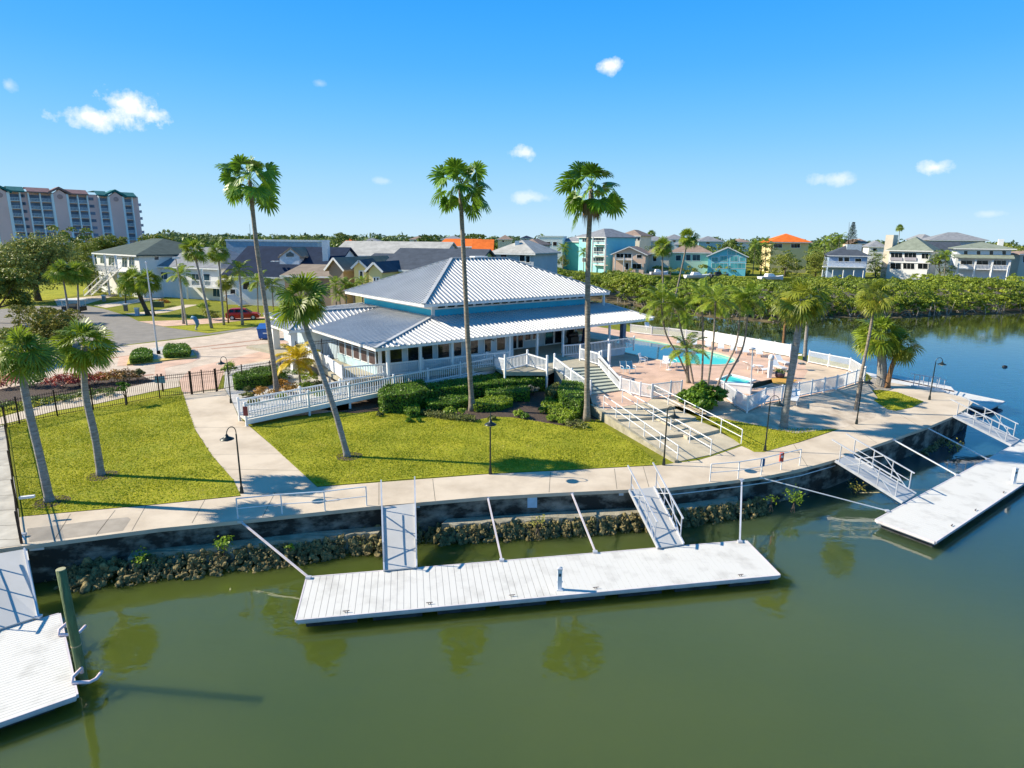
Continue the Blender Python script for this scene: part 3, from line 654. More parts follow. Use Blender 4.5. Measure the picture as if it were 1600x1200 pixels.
# pedestals
def pedestal(px,py,label,rz=0,h=.95):
    p=P(px,py,DZ); e=empty('dock_pedestal',p,label,'pedestal','power pedestals on the docks')
    mb=MB(); mb.box(p+Vector((0,0,h*.46)),(.17,.15,h*.92),rz); mb.box(p+Vector((0,0,.02)),(.26,.24,.04),rz); mb.build('post_body',VINYL,e)
    mb=MB(); mb.box(p+Vector((0,0,h*.94)),(.2,.18,.04),rz); mb.add([p+Vector((x*.1,y*.09,h*.96)) for x,y in ((-1,-1),(1,-1),(1,1),(-1,1))]+[p+Vector((0,0,h+.03))],[(0,1,4),(1,2,4),(2,3,4),(3,0,4)]); mb.build('cap',ALU,e)
    mb=MB(); mb.box(p+Vector((0,-.08,h*.7)),(.08,.02,.12),rz); mb.build('light',SKYGLASS,e)
    for s in (-1,1):
        mb=MB(); mb.cyl(p+Vector((s*.08,0,h*.35)),p+Vector((s*.12,0,h*.35)),.03); mb.build('outlet',ALU,e)
pedestal(874,921,'white power pedestal standing on the middle floating dock'); pedestal(1583,755,'white power pedestal at the front edge of the right-hand dock')
# standoff arms
def arm(a,b,label,name='standoff_arm',w=.075,mat=RUBM):
    e=empty(name,a,label,'mooring arm','standoff arms between seawall and docks')
    mb=MB(); mb.beam(a,b,w,w*.8); mb.build('tube',mat,e)
    mb=MB(); mb.box(a,(.22,.16,.1)); mb.build('bracket',ALU,e); mb=MB(); mb.box(b,(.2,.16,.08)); mb.build('bracket',ALU,e)
arm(P(376,815,-.05),P(482,902,DZ+.05),'pinkish white arm running diagonally to the left corner of the middle dock')
arm(P(762,777,-.05),P(784,875,DZ+.05),'straight arm reaching the middle dock left of the blue wall plate')
arm(P(893,770,-.05),P(930,862,DZ+.05),'straight arm reaching the middle dock between wall plate and second gangway')
arm(P(1159,750,-.02),P(1156,846,DZ+.05),'upright looking grey arm at the right end of the middle dock',mat=ALU)
arm(P(1396,687,-.05),P(1495,742,DZ+.05),'long white arm to the right dock next to the third gangway',mat=VINYL)
arm(P(1446,667,-.05),P(1543,717,DZ+.05),'long white arm to the right dock nearest the fourth gangway',mat=VINYL)
arm(P(1187,746,-.05),P(1386,798,DZ+.05),'longest thin arm, from the rail with the red box to the right dock',w=.05,mat=VINYL)
arm(P(36,835,.1),P(60,963,DZ+.1),'white pole along the edge of the left gangway',mat=WHITE)
mb=MB(); pa,pb=P(42,857,-.2),P(70,854,-.2); mb.beam(pa,pb,.2,.16); tag(mb.build('wall_bracket',VINYL,loc=pa),'white bracket sticking out of the wall beside the left gangway','bracket')
# ---------------------------------------------------------------- gangways with truss rails
def gangway(px,label,rail_h=1.05,two=True,deckmat=DECKG,truss=True,ext=1.):
    """px: seawall-left, seawall-right, dock-right, dock-left"""
    a=P(*px[0],.06); b=P(*px[1],.06); c=P(*px[2],DZ+.08); d=P(*px[3],DZ+.08)
    e=empty('gangway',(a+b)/2,label,'gangway','gangways down to the floating docks')
    mb=MB(); dn=Vector((0,0,.05)); mb.add([p-dn for p in (a,d,c,b)]+[a,d,c,b],BOXF); mb.build('deck',deckmat,e)
    mb=MB()
    for p,q in ((a,d),(b,c)): mb.beam(p,q,.06,.16)
    mb.build('side_beam',ALU,e)
    for p,q in ((a,d),(b,c))[:2 if two else 1]:
        m_=MB(); up=Vector((0,0,rail_h)); dr=(q-p)
        L_=dr.length; dr/=L_
        t0=p-dr*.35*ext+up; t1=q-dr*L_*.06+up
        m_.beam(t0,t1,.06,.06); m_.beam(p+dr*.3+up*.5,q-dr*L_*.12+up*.5,.035,.035)
        m_.build('handrail',ALU,e)
        fr_=(.06,.36,.64,.9)
        for f_ in fr_: m_=MB(); m_.beam(p+dr*L_*f_,p+dr*L_*f_+up,.045,.045); m_.build('rail_post',ALU,e)
        if truss:
            m_=MB(); m_.beam(p+dr*L_*.12,p+dr*L_*.5+up,.04,.04); m_.beam(p+dr*L_*.5+up,p+dr*L_*.88,.04,.04); m_.build('rail_truss',ALU,e)
gangway([(597,792),(649,786),(651,886),(600,891)],'grey gangway with low sides dropping to the left half of the middle dock')
gangway([(983,766),(1022,761),(1068,850),(1028,856)],'grey truss gangway dropping to the right half of the middle dock')
gangway([(1305,720),(1327,710),(1431,772),(1410,785)],'white truss gangway nearest the red box, reaching the corner of the right dock')
gangway([(1489,650),(1506,645),(1592,688),(1580,696)],'white truss gangway at the promenade tip beside the right edge')
a=[(-45,872),(38,858),(60,963),(-12,986)]
gangway(a,'broad grey gangway at the left edge with no rails in view',rail_h=1.0,two=False,truss=False)
gangway([(1424,603),(1432,605),(1478,612),(1470,608)],'small white gangway behind the promenade tip lamp',truss=False)
# piling with fender loops
pz=P(131,1068,WZ); pt=PL(95,890,pz,pz+Vector((1,.0,0)))
e=empty('timber_piling',pz,'green weathered timber piling beside the left dock','piling')
mb=MB(); mb.tube([pz+Vector((0,0,-1)),pz,pz.lerp(pt,.5),pt],[.14,.138,.134,.13],14); mb.build('pile',M('green_pile',(.16,.22,.09),.85,col2=(.09,.12,.05),scale=3,bump=.6,bscale=9,stretch=(3,3,.5)),e,smooth=True)
mb=MB(); mb.cyl(pt,pt+Vector((0,0,.02)),.132,.128,14); mb.build('pile_top',M('pile_top_m',(.35,.34,.2),.9),e)
m5=pz.lerp(pt,.35); mb=MB(); mb.tube([m5-Vector((0,0,.02)),m5+Vector((0,0,.02))],[.143,.143],14); mb.build('band',M('pile_band',(.5,.38,.2),.8),e)
for py,lab in ((985,'upper pink white fender loop around the piling'),(1058,'lower pink white fender loop around the piling')):
    p=P(100 if py<1000 else 122,py,DZ+.05); q=p+Vector((.62,.05,0)); mb=MB()
    mb.tube([p+Vector((0,.18,.0)),p+Vector((0,.2,.16)),p+Vector((0,-.2,.16)),p+Vector((0,-.24,.0)),q+Vector((-.12,-.26,0)),q+Vector((0,-.14,.02)),q+Vector((0,.1,.05)),q+Vector((-.06,.2,.0))],[.055]*8,8)
    tag(mb.build('fender_loop',M('fender_pink',(.7,.56,.58),.5),loc=p,smooth=True),lab,'fender','piling fender loops')
# ---------------------------------------------------------------- plates, rails, boxes on the seawall
def plate(x0,y0,x1,y1,label,mat,name='wall_plate'):
    i=min(range(len(EDGE)-1),key=lambda i: abs((EDGE[i]+EDGE[i+1]).x/2-P(x0,y0,-.3).x)); A_,B_=outer[i],outer[i+1]
    q=[PL(x,y,A_,B_) for x,y in ((x0,y1),(x1,y1),(x1,y0),(x0,y0))]; n=(B_-A_).cross(Z3).normalized()*.03
    mb=MB(); mb.add([p+n*.1 for p in q]+[p+n for p in q],BOXF); tag(mb.build(name,mat,loc=q[0]),label,'plate')
plate(824,776,839,793,'blue grey plate fixed to the seawall left of the second gangway',M('blue_plate',(.35,.55,.72),.4))
plate(967,769,974,774,'small pale box on the seawall beside the second gangway',M('pale_plate',(.5,.6,.7),.4))
plate(651,787,656,793,'small pale box on the seawall beside the first gangway',MATS['pale_plate'])
mb=MB(); pp=[PL(x,y,outer[9],outer[10]) if x<1090 else P(x,y,-.3) for x,y in ()]
pts=[]
for k in range(9,15): 
    pts.append(outer[k]+(outer[k]-EDGE[k]).normalized()*.05+Vector((0,0,-.38)))
mb=MB(); mb.tube(pts,.028,6); tag(mb.build('water_pipe',VINYL,loc=pts[0]),'long white pipe clipped along the curved seawall','pipe')
mb=MB(); mb.sphere(P(1570,573,WZ+.05),.22,(1.3,1,.8)); tag(mb.build('marker_buoy',BLACK,loc=P(1570,573,WZ)),'small dark buoy floating alone on the far right water','buoy')
def pipe_rail(pts,label,posts,h=.95,name='seawall_rail',r=.028,mids=(.5,),ext=None,cat='railing',group=None,ends=True):
    """pts: base points; posts at each"""
    e=empty(name,pts[0],label,cat,group); up=Vector((0,0,h))
    mb=MB(); mb.tube([p+up for p in pts],r,6)
    for m_ in mids: mb.tube([p+up*m_ for p in pts],r*.8,6)
    mb.build('rail',VINYL,e)
    for p in pts:
        mb=MB(); mb.cyl(p-Vector((0,0,.05)),p+up,r*1.1,n=6); mb.build('post',VINYL,e)
pipe_rail([P(x,y,.02) for x,y in ((372,810),(441,803),(508,798),(573,790))],'white two-bar rail on the seawall near the garden path','4',.93)
pipe_rail([P(x,y,.02) for x,y in ((1109,752),(1153,748),(1189,742),(1220,734),(1249,727))],'white curved two-bar rail on the seawall holding a red box','5',.93)
p=P(1218,733,.02); e=empty('life_ring_box',p+Vector((0,-.05,.45)),'red upright safety box on the curved seawall rail','safety box')
mb=MB(); mb.box(p+Vector((0,-.08,.72)),(.2,.1,.5)); mb.build('box',M('safety_red',(.62,.08,.05),.5),e); mb=MB(); mb.box(p+Vector((0,-.135,.76)),(.12,.012,.12)); mb.build('notice',WHITE,e)
p=P(1189,741,.02); mb=MB(); mb.box(p+Vector((0,-.06,.68)),(.22,.02,.42)); tag(mb.build('rail_sign',M('sign_blue',(.06,.13,.28),.4),loc=p+Vector((0,-.06,.47))),'dark blue sign hanging on the curved seawall rail','sign')
# ---------------------------------------------------------------- lamps
LAMPG=M('lamp_green_black',(.02,.03,.028),.4,metal=.3,var=.3)
def lamp(px,py,dirn,label,h=3.0,gz=0.):
    b=P(px,py,gz); d=Vector(dirn).normalized(); e=empty('gooseneck_lamp',b,label,'lamp post','black gooseneck lamps')
    mb=MB(); mb.cyl(b,b+Vector((0,0,.35)),.1,.07,8); mb.cyl(b+Vector((0,0,.35)),b+Vector((0,0,h)),.045,.035,8); mb.build('pole',LAMPG,e)
    mb=MB(); top=b+Vector((0,0,h)); r=.24; arc=[top]+[top+Vector((0,0,.1))+d*(r-r*math.cos(t_))+Z3*(r*1.25*math.sin(t_)) for t_ in np.linspace(0,math.pi*1.0,9)]; mb.tube(arc,.022,6); mb.build('gooseneck',LAMPG,e)
    hc=arc[-1]; mb=MB(); 
    prof=[(0.03,.02),(.06,-.02),(.09,-.1),(.2,-.16),(.31,-.22),(.315,-.24)]
    mb.tube([hc+Vector((0,0,z)) for _,z in prof],[r_ for r_,_ in prof],14,False); sh=mb.build('lamp_shade',LAMPG,e,smooth=True)
    mb=MB(); mb.sphere(hc+Vector((0,0,-.24)),.13,(1,1,.8)); mb.build('globe',M('lamp_globe',(.7,.72,.75),.2),e,smooth=True)
lamp(378,771,(-.5,-.8,0),'gooseneck lamp at the corner of the garden path and promenade')
lamp(766,741,(.05,-1,0),'gooseneck lamp at the edge of the middle lawn')
lamp(1037,727,(.4,-.6,0),'gooseneck lamp at the foot of the ramp beside the lawn corner')
lamp(1195,705,(.9,-.3,0),'gooseneck lamp at the tip of the poolside grass')
lamp(1338,663,(1,.2,0),'gooseneck lamp on the sand beside the tall leaning palm')
lamp(1452,625,(1,-.1,0),'gooseneck lamp at the promenade tip in front of the blue water')
lamp(361,630,(-1,.1,0),'gooseneck lamp at the iron gate by the gravel bed',3.1)
# end waterfront
# ---------------------------------------------------------------- clubhouse
CO=P(586,545,4.05); UA=R(38.8); UD=Vector((math.cos(UA),math.sin(UA),0)); VD=Vector((-math.sin(UA),math.cos(UA),0))
def W(u,v,z=0): p=CO+UD*u+VD*v; return Vector((p.x,p.y,z))
FL=1.62
club=empty('clubhouse',W(18,12,0),'blue and white waterfront clubhouse with a two-tier ribbed metal hip roof','clubhouse')
def slope(mb,poly,sp=.46,rw=.08,rh=.075,cap=True):
    """poly[0]->poly[1] is the eave; ribs climb square to it"""
    A_,B_=poly[0],poly[1]; s=(B_-A_).normalized(); n=(poly[1]-poly[0]).cross(poly[2]-poly[0]).normalized()
    if n.z<0: n=-n
    up=n.cross(s).normalized()
    if up.z<0: up=-up
    mb.add(poly,[tuple(range(len(poly)))])
    loc=[((p-A_).dot(s),(p-A_).dot(up)) for p in poly]
    x=min(l[0] for l in loc)+sp/2; xm=max(l[0] for l in loc)
    while x<xm:
        ts=[]
        for i in range(len(loc)):
            (x0,y0),(x1,y1)=loc[i],loc[(i+1)%len(loc)]
            if (x0-x)*(x1-x)<=0 and abs(x1-x0)>1e-6: ts.append(y0+(y1-y0)*(x-x0)/(x1-x0))
        if len(ts)>=2 and max(ts)-min(ts)>.15:
            a=A_+s*x+up*(min(ts)+.002); b=A_+s*x+up*(max(ts)-.03); w0=s*rw; w1=s*rw*.5; h=n*rh
            mb.add([a-w0,a+w0,b+w0,b-w0,a-w1+h,a+w1+h,b+w1+h,b-w1+h],[(4,5,6,7),(0,1,5,4),(1,2,6,5),(3,0,4,7),(2,3,7,6)])
        x+=sp
def hiproof(u0,u1,v0,v1,ze,iu0,iu1,iv0,iv1,zi,name,parent,close=True):
    a=[W(u0,v0,ze),W(u1,v0,ze),W(u1,v1,ze),W(u0,v1,ze)]; b=[W(iu0,iv0,zi),W(iu1,iv0,zi),W(iu1,iv1,zi),W(iu0,iv1,zi)]
    mb=MB()
    for i in range(4):
        j=(i+1)%4
        q=[a[i],a[j],b[j],b[i]]
        if (b[j]-b[i]).length<1e-3: q=q[:3]
        slope(mb,q)
    ro=mb.build(name,ROOFM,parent)
    for i in range(4): mb=MB(); mb.beam(a[i]+Vector((0,0,.07)),b[i]+Vector((0,0,.07)),.3,.09); mb.build('hip_cap',ROOFM,ro)
    mb=MB()
    if (b[1]-b[0]).length>.5 and abs(iv1-iv0)<1e-3: mb.beam(b[0]+Vector((0,0,.075)),b[1]+Vector((0,0,.075)),.3,.09); mb.build('ridge_cap',ROOFM,ro)
    return ro,a,b
# upper roof
up_r,ea,eb=hiproof(7.0,30.4,4.7,21.0,6.5,15.2,22.2,12.85,12.85,10.0,'upper_roof',club)
mb=MB(); pts=[W(7.05,4.75,0),W(30.35,4.75,0),W(30.35,20.95,0),W(7.05,20.95,0)]; mb.prism(pts,6.24,6.49); mb.build('upper_fascia',WHITE,club)
# lower roof: four slopes around the clerestory
lo_r,la,lb=hiproof(0,32.2,0,26,4.05,8.6,30.6,6.0,20.0,5.2,'lower_roof',club)
mb=MB(); pts=[W(.05,.05),W(32.15,.05),W(32.15,25.95),W(.05,25.95)]; mb.prism(pts,3.82,4.04); mb.build('lower_fascia',WHITE,club)
# portico on the left side
pz=4.05; mb=MB(); v0,v1=12.6,18.8; u0=-2.0; vm_=(v0+v1)/2; zr=5.25
rr=W(u0+2.9,vm_,zr); re=W(8.0,vm_,zr)
def lowz(u): return 4.05+1.15*u/8.6
fr=[W(u0,v0,pz),W(.15,v0,pz+.02),W(8.4,vm_,zr),rr]; slope(mb,fr)
slope(mb,[W(u0,v1,pz),W(u0,v0,pz),rr]); bk_=[W(.15,v1,pz+.02),W(u0,v1,pz),rr,W(8.4,vm_,zr)]; slope(mb,bk_)
pr=mb.build('portico_roof',ROOFM,club)
mb=MB(); mb.beam(W(u0,v0,pz+.06),rr+Vector((0,0,.06)),.26,.08); mb.beam(W(u0,v1,pz+.06),rr+Vector((0,0,.06)),.26,.08); mb.beam(rr+Vector((0,0,.06)),W(8.2,vm_,zr+.06),.26,.08); mb.build('ridge_cap',ROOFM,pr)
mb=MB(); mb.prism([W(u0+.05,v0+.05),W(.02,v0+.05),W(.02,v1-.05),W(u0+.05,v1-.05)],3.8,4.045); mb.build('portico_fascia',WHITE,club)
for v in (v0+.7,v1-.7):
    mb=MB(); c=W(u0+.6,v); mb.prism([W(u0+.3,v-.3),W(u0+.9,v-.3),W(u0+.9,v+.3),W(u0+.3,v+.3)],0,3.8); mb.build('portico_column',WHITE,club)
BLUE=M('club_blue',(.02,.44,.62),.6,var=.08,scale=.5); SIDE=M('club_siding',(.46,.56,.62),.6,var=.08,scale=.6); PALE=M('club_pale',(.66,.72,.74),.6,var=.08,scale=.6)
def wallseg(uv,z0,z1,mat,name,parent=club,th=.15):
    mb=MB(); mb.prism(uv,z0,z1); return mb.build(name,mat,parent)
# clerestory
mb=MB(); mb.prism([W(8.7,6.1),W(28.2,6.1),W(28.2,19.9),W(8.7,19.9)],4.9,5.80); cl=mb.build('clerestory_wall',BLUE,club)
mb=MB(); mb.prism([W(8.67,6.07),W(28.23,6.07),W(28.23,19.93),W(8.67,19.93)],5.802,6.235); mb.build('window_band',WHITE,club)
n=18
for k in range(n):
    a=9.2+k*(18.6/n); mb=MB(); mb.prism([W(a,6.03),W(a+.82,6.03),W(a+.82,6.067),W(a,6.067)],5.88,6.14); f=mb.build('clerestory_window',WHITE,club)
    mb=MB(); mb.prism([W(a+.05,6.005),W(a+.77,6.005),W(a+.77,6.028),W(a+.05,6.028)],5.93,6.1); mb.build('pane',GLASS,f)
for k in range(9):
    a=7.2+k*1.35; mb=MB(); mb.prism([W(8.63,a),W(8.667,a),W(8.667,a+1),W(8.63,a+1)],5.88,6.14); f=mb.build('clerestory_window',WHITE,club)
    mb=MB(); mb.prism([W(8.605,a+.05),W(8.628,a+.05),W(8.628,a+.95),W(8.605,a+.95)],5.93,6.1); mb.build('pane',GLASS,f)
mb=MB(); mb.prism([W(8.62,6.02),W(8.9,6.02),W(8.9,6.2),W(8.62,6.2)],5.2,6.23); mb.build('corner_post',WHITE,club)
for (u,v) in ((29.9,5.2),(29.9,8.6),(29.9,12.5)):
    mb=MB(); mb.prism([W(u-.1,v-.1),W(u+.1,v-.1),W(u+.1,v+.1),W(u-.1,v+.1)],4.9,6.24); mb.build('porch_post',WHITE,club)
# main walls: porch with screened windows
WU,WV=1.0,1.5
mb=MB(); mb.prism([W(WU,WV),W(14.3,WV),W(14.3,4.4),W(27.2,4.4),W(27.2,23),W(WU,23),W(WU,9.6),W(4.4,9.6),W(4.4,9.5),W(WU,9.5)],FL,3.815); mb.build('wall',SIDE,club)
wx=[(587,601),(609,627),(637,654),(659,675),(684,701),(709,720),(735,746),(757,766),(776,788)]
A_,B_=W(WU,WV),W(14.3,WV)
for i,(x0,x1) in enumerate(wx):
    u_=[((PL(x,550,A_,B_)-CO).dot(UD)) for x in (x0,x1)]
    mb=MB(); mb.prism([W(u_[0]-.07,WV-.06),W(u_[1]+.07,WV-.06),W(u_[1]+.07,WV-.002),W(u_[0]-.07,WV-.002)],2.35,3.62); f=mb.build('window',WHITE,club)
    mb=MB(); mb.prism([W(u_[0],WV-.085),W(u_[1],WV-.085),W(u_[1],WV-.063),W(u_[0],WV-.063)],2.42,3.55); mb.build('pane',GLASS,f)
mb=MB(); mb.prism([W(WU-.03,WV-.05),W(14.3,WV-.05),W(14.3,WV-.003),W(WU-.03,WV-.003)],FL,2.3); mb.build('wall_base_panel',PALE,club)
mb=MB(); mb.prism([W(WU-.1,WV-.1),W(WU+.22,WV-.1),W(WU+.22,WV+.22),W(WU-.1,WV+.22)],FL,3.815); mb.build('corner_post',WHITE,club)
# left wall windows (sunlit side)
for k in range(5):
    a=WV+.45+k*1.42; mb=MB(); mb.prism([W(WU-.06,a),W(WU-.002,a),W(WU-.002,a+1.15),W(WU-.06,a+1.15)],2.3,3.62); f=mb.build('window',WHITE,club)
    mb=MB(); mb.prism([W(WU-.085,a+.08),W(WU-.063,a+.08),W(WU-.063,a+1.07),W(WU-.085,a+1.07)],2.4,3.28); mb.build('pane',M('screen_pane',(.09,.06,.055),.3),f)
    mb=MB(); mb.prism([W(WU-.085,a+.08),W(WU-.063,a+.08),W(WU-.063,a+1.07),W(WU-.085,a+1.07)],3.34,3.55); mb.build('pane',MATS['screen_pane'],f)
mb=MB(); mb.prism([W(WU-.05,WV+.2),W(WU-.003,WV+.2),W(WU-.003,9.2),W(WU-.05,9.2)],FL,2.25); mb.build('wall_base_panel',M('pale_teal_panel',(.45,.62,.66),.6),club)
# recessed entry: french doors and windows
A2_,B2_=W(14.3,4.4),W(27.2,4.4)
for x0,x1,z0,nm in ((800,806,FL,'french_door'),(809,816,FL,'french_door'),(820,828,2.3,'window'),(832,841,2.3,'window'),(851,863,FL,'french_door'),(866,877,FL,'french_door'),(884,896,2.2,'window'),(900,912,2.2,'window')):
    u_=[((PL(x,540,A2_,B2_)-CO).dot(UD)) for x in (x0,x1)]
    mb=MB(); mb.prism([W(u_[0]-.1,4.33),W(u_[1]+.1,4.33),W(u_[1]+.1,4.397),W(u_[0]-.1,4.397)],z0+.02,3.65); f=mb.build(nm,WHITE,club)
    mb=MB(); mb.prism([W(u_[0],4.3),W(u_[1],4.3),W(u_[1],4.327),W(u_[0],4.327)],z0+.15,3.55); mb.build('pane',GLASS,f)
# eave posts
for x in (605,656,706,796,839,879,951):
    p=PL(x,545,W(0,.35),W(30,.35)); u_=(p-CO).dot(UD); mb=MB(); mb.prism([W(u_-.09,.26),W(u_+.09,.26),W(u_+.09,.44),W(u_-.09,.44)],FL,3.815); mb.build('porch_post',WHITE,club)
mb=MB(); mb.prism([W(27.6,.2),W(28.05,.2),W(28.05,.65),W(27.6,.65)],ZD,3.815); mb.build('corner_pier',M('navy_pier',(.10,.13,.20),.6),club)
for k in range(1,4):
    mb=MB(); mb.prism([W(27.7,.4+k*6),W(27.95,.4+k*6),W(27.95,.65+k*6),W(27.7,.65+k*6)],ZD,3.815); mb.build('porch_post',WHITE,club)
# ceiling fans under the porch
for u_ in (11.5,16.3):
    mb=MB(); c=W(u_,2.2 if u_>14 else 1.0,3.5); mb.cyl(c,c+Vector((0,0,.3)),.05)
    for k in range(4):
        a=k*math.pi/2+.4; mb.beam(c,c+Vector((math.cos(a)*.6,math.sin(a)*.6,0)),.12,.015)
    mb.build('ceiling_fan',BLACK,club)
# deck
DECKT=M('deck_boards',(.42,.37,.27),.8,col2=(.33,.30,.22),scale=2,stretch=(1,1,1)); DECKB=M('deck_boards_grey',(.36,.39,.33),.8,var=.1,scale=1)
FASC=M('deck_fascia',(.62,.63,.66),.6,var=.08)
stT=[P(866,578,1.5),P(936,574,1.5)]; stB=[P(922,618,ZD),P(969,611,ZD)]
dl=P(535,594,FL); dl2=P(475,560,FL)
def uv(p): return ((p-CO).dot(UD),(p-CO).dot(VD))
deckpoly=[W(uv(dl)[0],uv(dl)[1]),Vector((P(795,571,FL)).to_2d().to_3d()),Vector((P(812,570,FL)).to_2d().to_3d()),stT[0].copy(),stT[1].copy(),P(918,563,FL),W(18.5,.1),W(28,.1),W(28,5.5),W(20,6),W(1.4,6),W(1.4,11),W(-1,21.5),W(-3.2,21.5),dl2]
mb=MB(); mb.prism([(p.x,p.y) for p in deckpoly],FL-.28,FL-.005); mb.build('deck',DECKT,club)
mb=MB(); mb.prism([W(18.6,.14),W(27.95,.14),W(27.95,6),W(18.6,6)],ZD-.1,FL-.285); mb.build('deck_skirt',FASC,club)
mb=MB(); mb.prism([W(1,1.6),W(27,1.6),W(27,22.5),W(1,22.5)],0,FL-.29); mb.build('foundation',M('foundation_grey',(.25,.26,.27),.8),club)  # plain even grey block filling the space under the floor
# roof vent cupola
mb=MB(); c=W(19.6,14.2,9.75); mb.box(c,(1.7,1.0,.9),UA); rv=mb.build('roof_vent_box',WHITE,club)
# ---------------------------------------------------------------- baluster railings
def rail(tops,label,h=1.05,group=None,cat='railing',name='baluster_railing',postz=None,cap=True,sp=.18,bw=.045,newel=None,mat=VINYL,posts=None,toph=.1,base=None):
    e=empty(name,Vector((tops[0].x,tops[0].y,tops[0].z-h)),label,cat,group)
    for i in range(len(tops)-1):
        a,b=tops[i],tops[i+1]; mb=MB(); dn=Vector((0,0,1)); L_=(b-a).length
        mb.beam(a-dn*.1,b-dn*.1,.07,toph); mb.beam(a-dn*(h-.12),b-dn*(h-.12),.05,.09)
        k=max(1,int(L_/sp))
        for q in range(1,k):
            p=a.lerp(b,q/k); mb.box(p-dn*(h*.5+.01),(bw,bw,h-.3),UA)
        mb.build('baluster_panel',mat,e)
    for i,p in enumerate(tops):
        if posts and i not in posts: continue
        ex=(newel[i] if newel else .06); zb=(postz[i] if hasattr(postz,'__len__') else postz) if postz is not None else p.z-h
        w_=.13; mb=MB(); mb.box(Vector((p.x,p.y,(p.z+ex+zb)/2)),(w_,w_,p.z+ex-zb),UA); po=mb.build('post',mat,e)
        mb=MB(); c=Vector((p.x,p.y,p.z+ex)); 
        mb.add([c+(UD*x+VD*y)*(w_*.68) for x,y in ((-1,-1),(1,-1),(1,1),(-1,1))]+[c+Vector((0,0,.07))],[(0,3,2,1),(0,1,4),(1,2,4),(2,3,4),(3,0,4)]); mb.build('post_cap',mat,po)
    return e
# the long ramp: front rail measured against its own vertical plane
R0=P(387,666,0); R1=R0+UD
def onfront(px,py,off=0.): a=R0+VD*off; return PL(px,py,a,a+UD)
ft=[onfront(x,y) for x,y in ((382.5,631),(481,609),(545,600),(615,586.5),(668,575.5),(719,565.5),(772,557))]
dirp=((ft[-1]-ft[0])); ft=[ft[0]+dirp*((p-ft[0]).dot(UD)/dirp.dot(UD)) for p in ft]
H_=1.1
rail(ft,'front white baluster rail of the long ramp, facing the lawn',h=H_,postz=[0]*7)
it=[p+VD*1.55 for p in ft[:]]
rail(it,'rear white baluster rail of the long ramp, nearer the clubhouse',h=H_,postz=[0]*7)
ramp=empty('wheelchair_ramp',R0,'long white access ramp rising from the garden path towards the clubhouse deck','ramp')
mb=MB(); a,b,c,d=[Vector((p.x,p.y,p.z-H_)) for p in (ft[0],ft[-1],it[-1],it[0])]; 
mb.add([p-Vector((0,0,.1)) for p in (a,b,c,d)]+[a,b,c,d],BOXF); mb.build('ramp_deck',M('ramp_deck_m',(.55,.52,.46),.7,var=.08,scale=1),ramp)
mb=MB(); n_=-VD*.05
for s_ in (0,1):
    o_=VD*1.6*s_ ; mb.beam(a+n_+o_-Vector((0,0,.13)),b+n_+o_-Vector((0,0,.13)),.04,.3)
mb.build('fascia_board',WHITE,ramp)
# landing between ramp and stairs
lt=[P(789,559,FL+1.15),P(824,551,FL+1.15),P(855,560,FL+1.1)]
mb=MB(); mb.prism([(p.x,p.y) for p in (b,lt[0],lt[2],stT[0],W(12.5,-.2),c)],FL-.4,FL-.03) if False else None
rail([ft[-1]+Vector((0,0,.02))]+lt,'short white railing around the stair landing with tall capped newels',h=1.12,newel=[.06,.22,.22,.22],postz=0)
lp_=[Vector((p.x,p.y,0)) for p in (b,lt[0],lt[2],stT[0])]+[W(14,.9),W(11,.9),Vector((c.x,c.y,0))]
mb=MB(); mb.prism([(p.x,p.y) for p in lp_],FL-.32,FL-.012); e=empty('stair_landing',lp_[0],'tan deck landing joining the ramp to the wide stairs','landing'); mb.build('landing_deck',DECKT,e)
# deck railings
rail([P(535,572,FL+1.1),P(605,566.5,FL+1.08),P(660,561,FL+1.05),P(707,557,FL+1.03),P(760,551.5,FL+1.02),P(795,548.5,FL+1.0)],'long white baluster railing along the porch windows behind the ramp',h=1.08,postz=1.2)
rail([P(535,572,FL+1.1),P(513,557,FL+1.1),P(480,540,FL+1.1)],'sunlit white railing on the left side of the deck beside the golden palm',h=1.08,postz=0,bw=.09,sp=.12)
rail([P(880,538.5,FL+1.1),P(915,535.5,FL+1.1),P(951,531,FL+1.1),P(991,526,FL+1.1)],'shaded white railing of the covered deck overlooking the pool',h=1.08,postz=FL-.3)
rail([P(907,543,FL+1.15),P(940,552,FL+1.1)],'short white railing beside the top of the stairs',h=1.1,newel=[.22,.22],postz=0)
# stairs
st=empty('entry_stairs',stB[0],'wide tan wooden stairs from the landing down to the brick terrace','stairs')
n=8; mt=M('stair_tread',(.40,.42,.34),.8,var=.08,scale=1.5); mr=M('stair_riser',(.30,.31,.27),.8,var=.1)
for k in range(n):
    t0,t1=k/n,(k+1)/n; z=1.5-(1.5-ZD)*(k+1)/(n+0.) + (1.5-ZD)/n*.0
    q=[stT[0].lerp(stB[0],t0),stT[0].lerp(stB[0],t1),stT[1].lerp(stB[1],t1),stT[1].lerp(stB[1],t0)]
    zz=1.5-(1.5-ZD)*k/n
    mb=MB(); mb.prism([(p.x,p.y) for p in q],.3,zz-.045); mb.build('riser',mr,st)
    nd=(q[1]-q[0]); nd.z=0; nd=nd.normalized()*.035
    mb=MB(); mb.prism([(p.x,p.y) for p in (q[0]+nd*.3,q[1]+nd,q[2]+nd,q[3]+nd*.3)],zz-.043,zz); mb.build('tread',mt,st)
up1=Vector((0,0,1.05))
rail([stT[1]+up1+Vector((0,0,.1)),stT[1].lerp(stB[1],.5)+up1,stB[1]+up1],'white stair railing on the pool side of the stairs',h=1.02,newel=[.2,.05,.1])
rail([stT[0]+up1+Vector((0,0,.1)),stT[0].lerp(stB[0],.5)+up1,stB[0]+up1],'white stair railing on the hedge side of the stairs',h=1.02,newel=[.2,.05,.1])
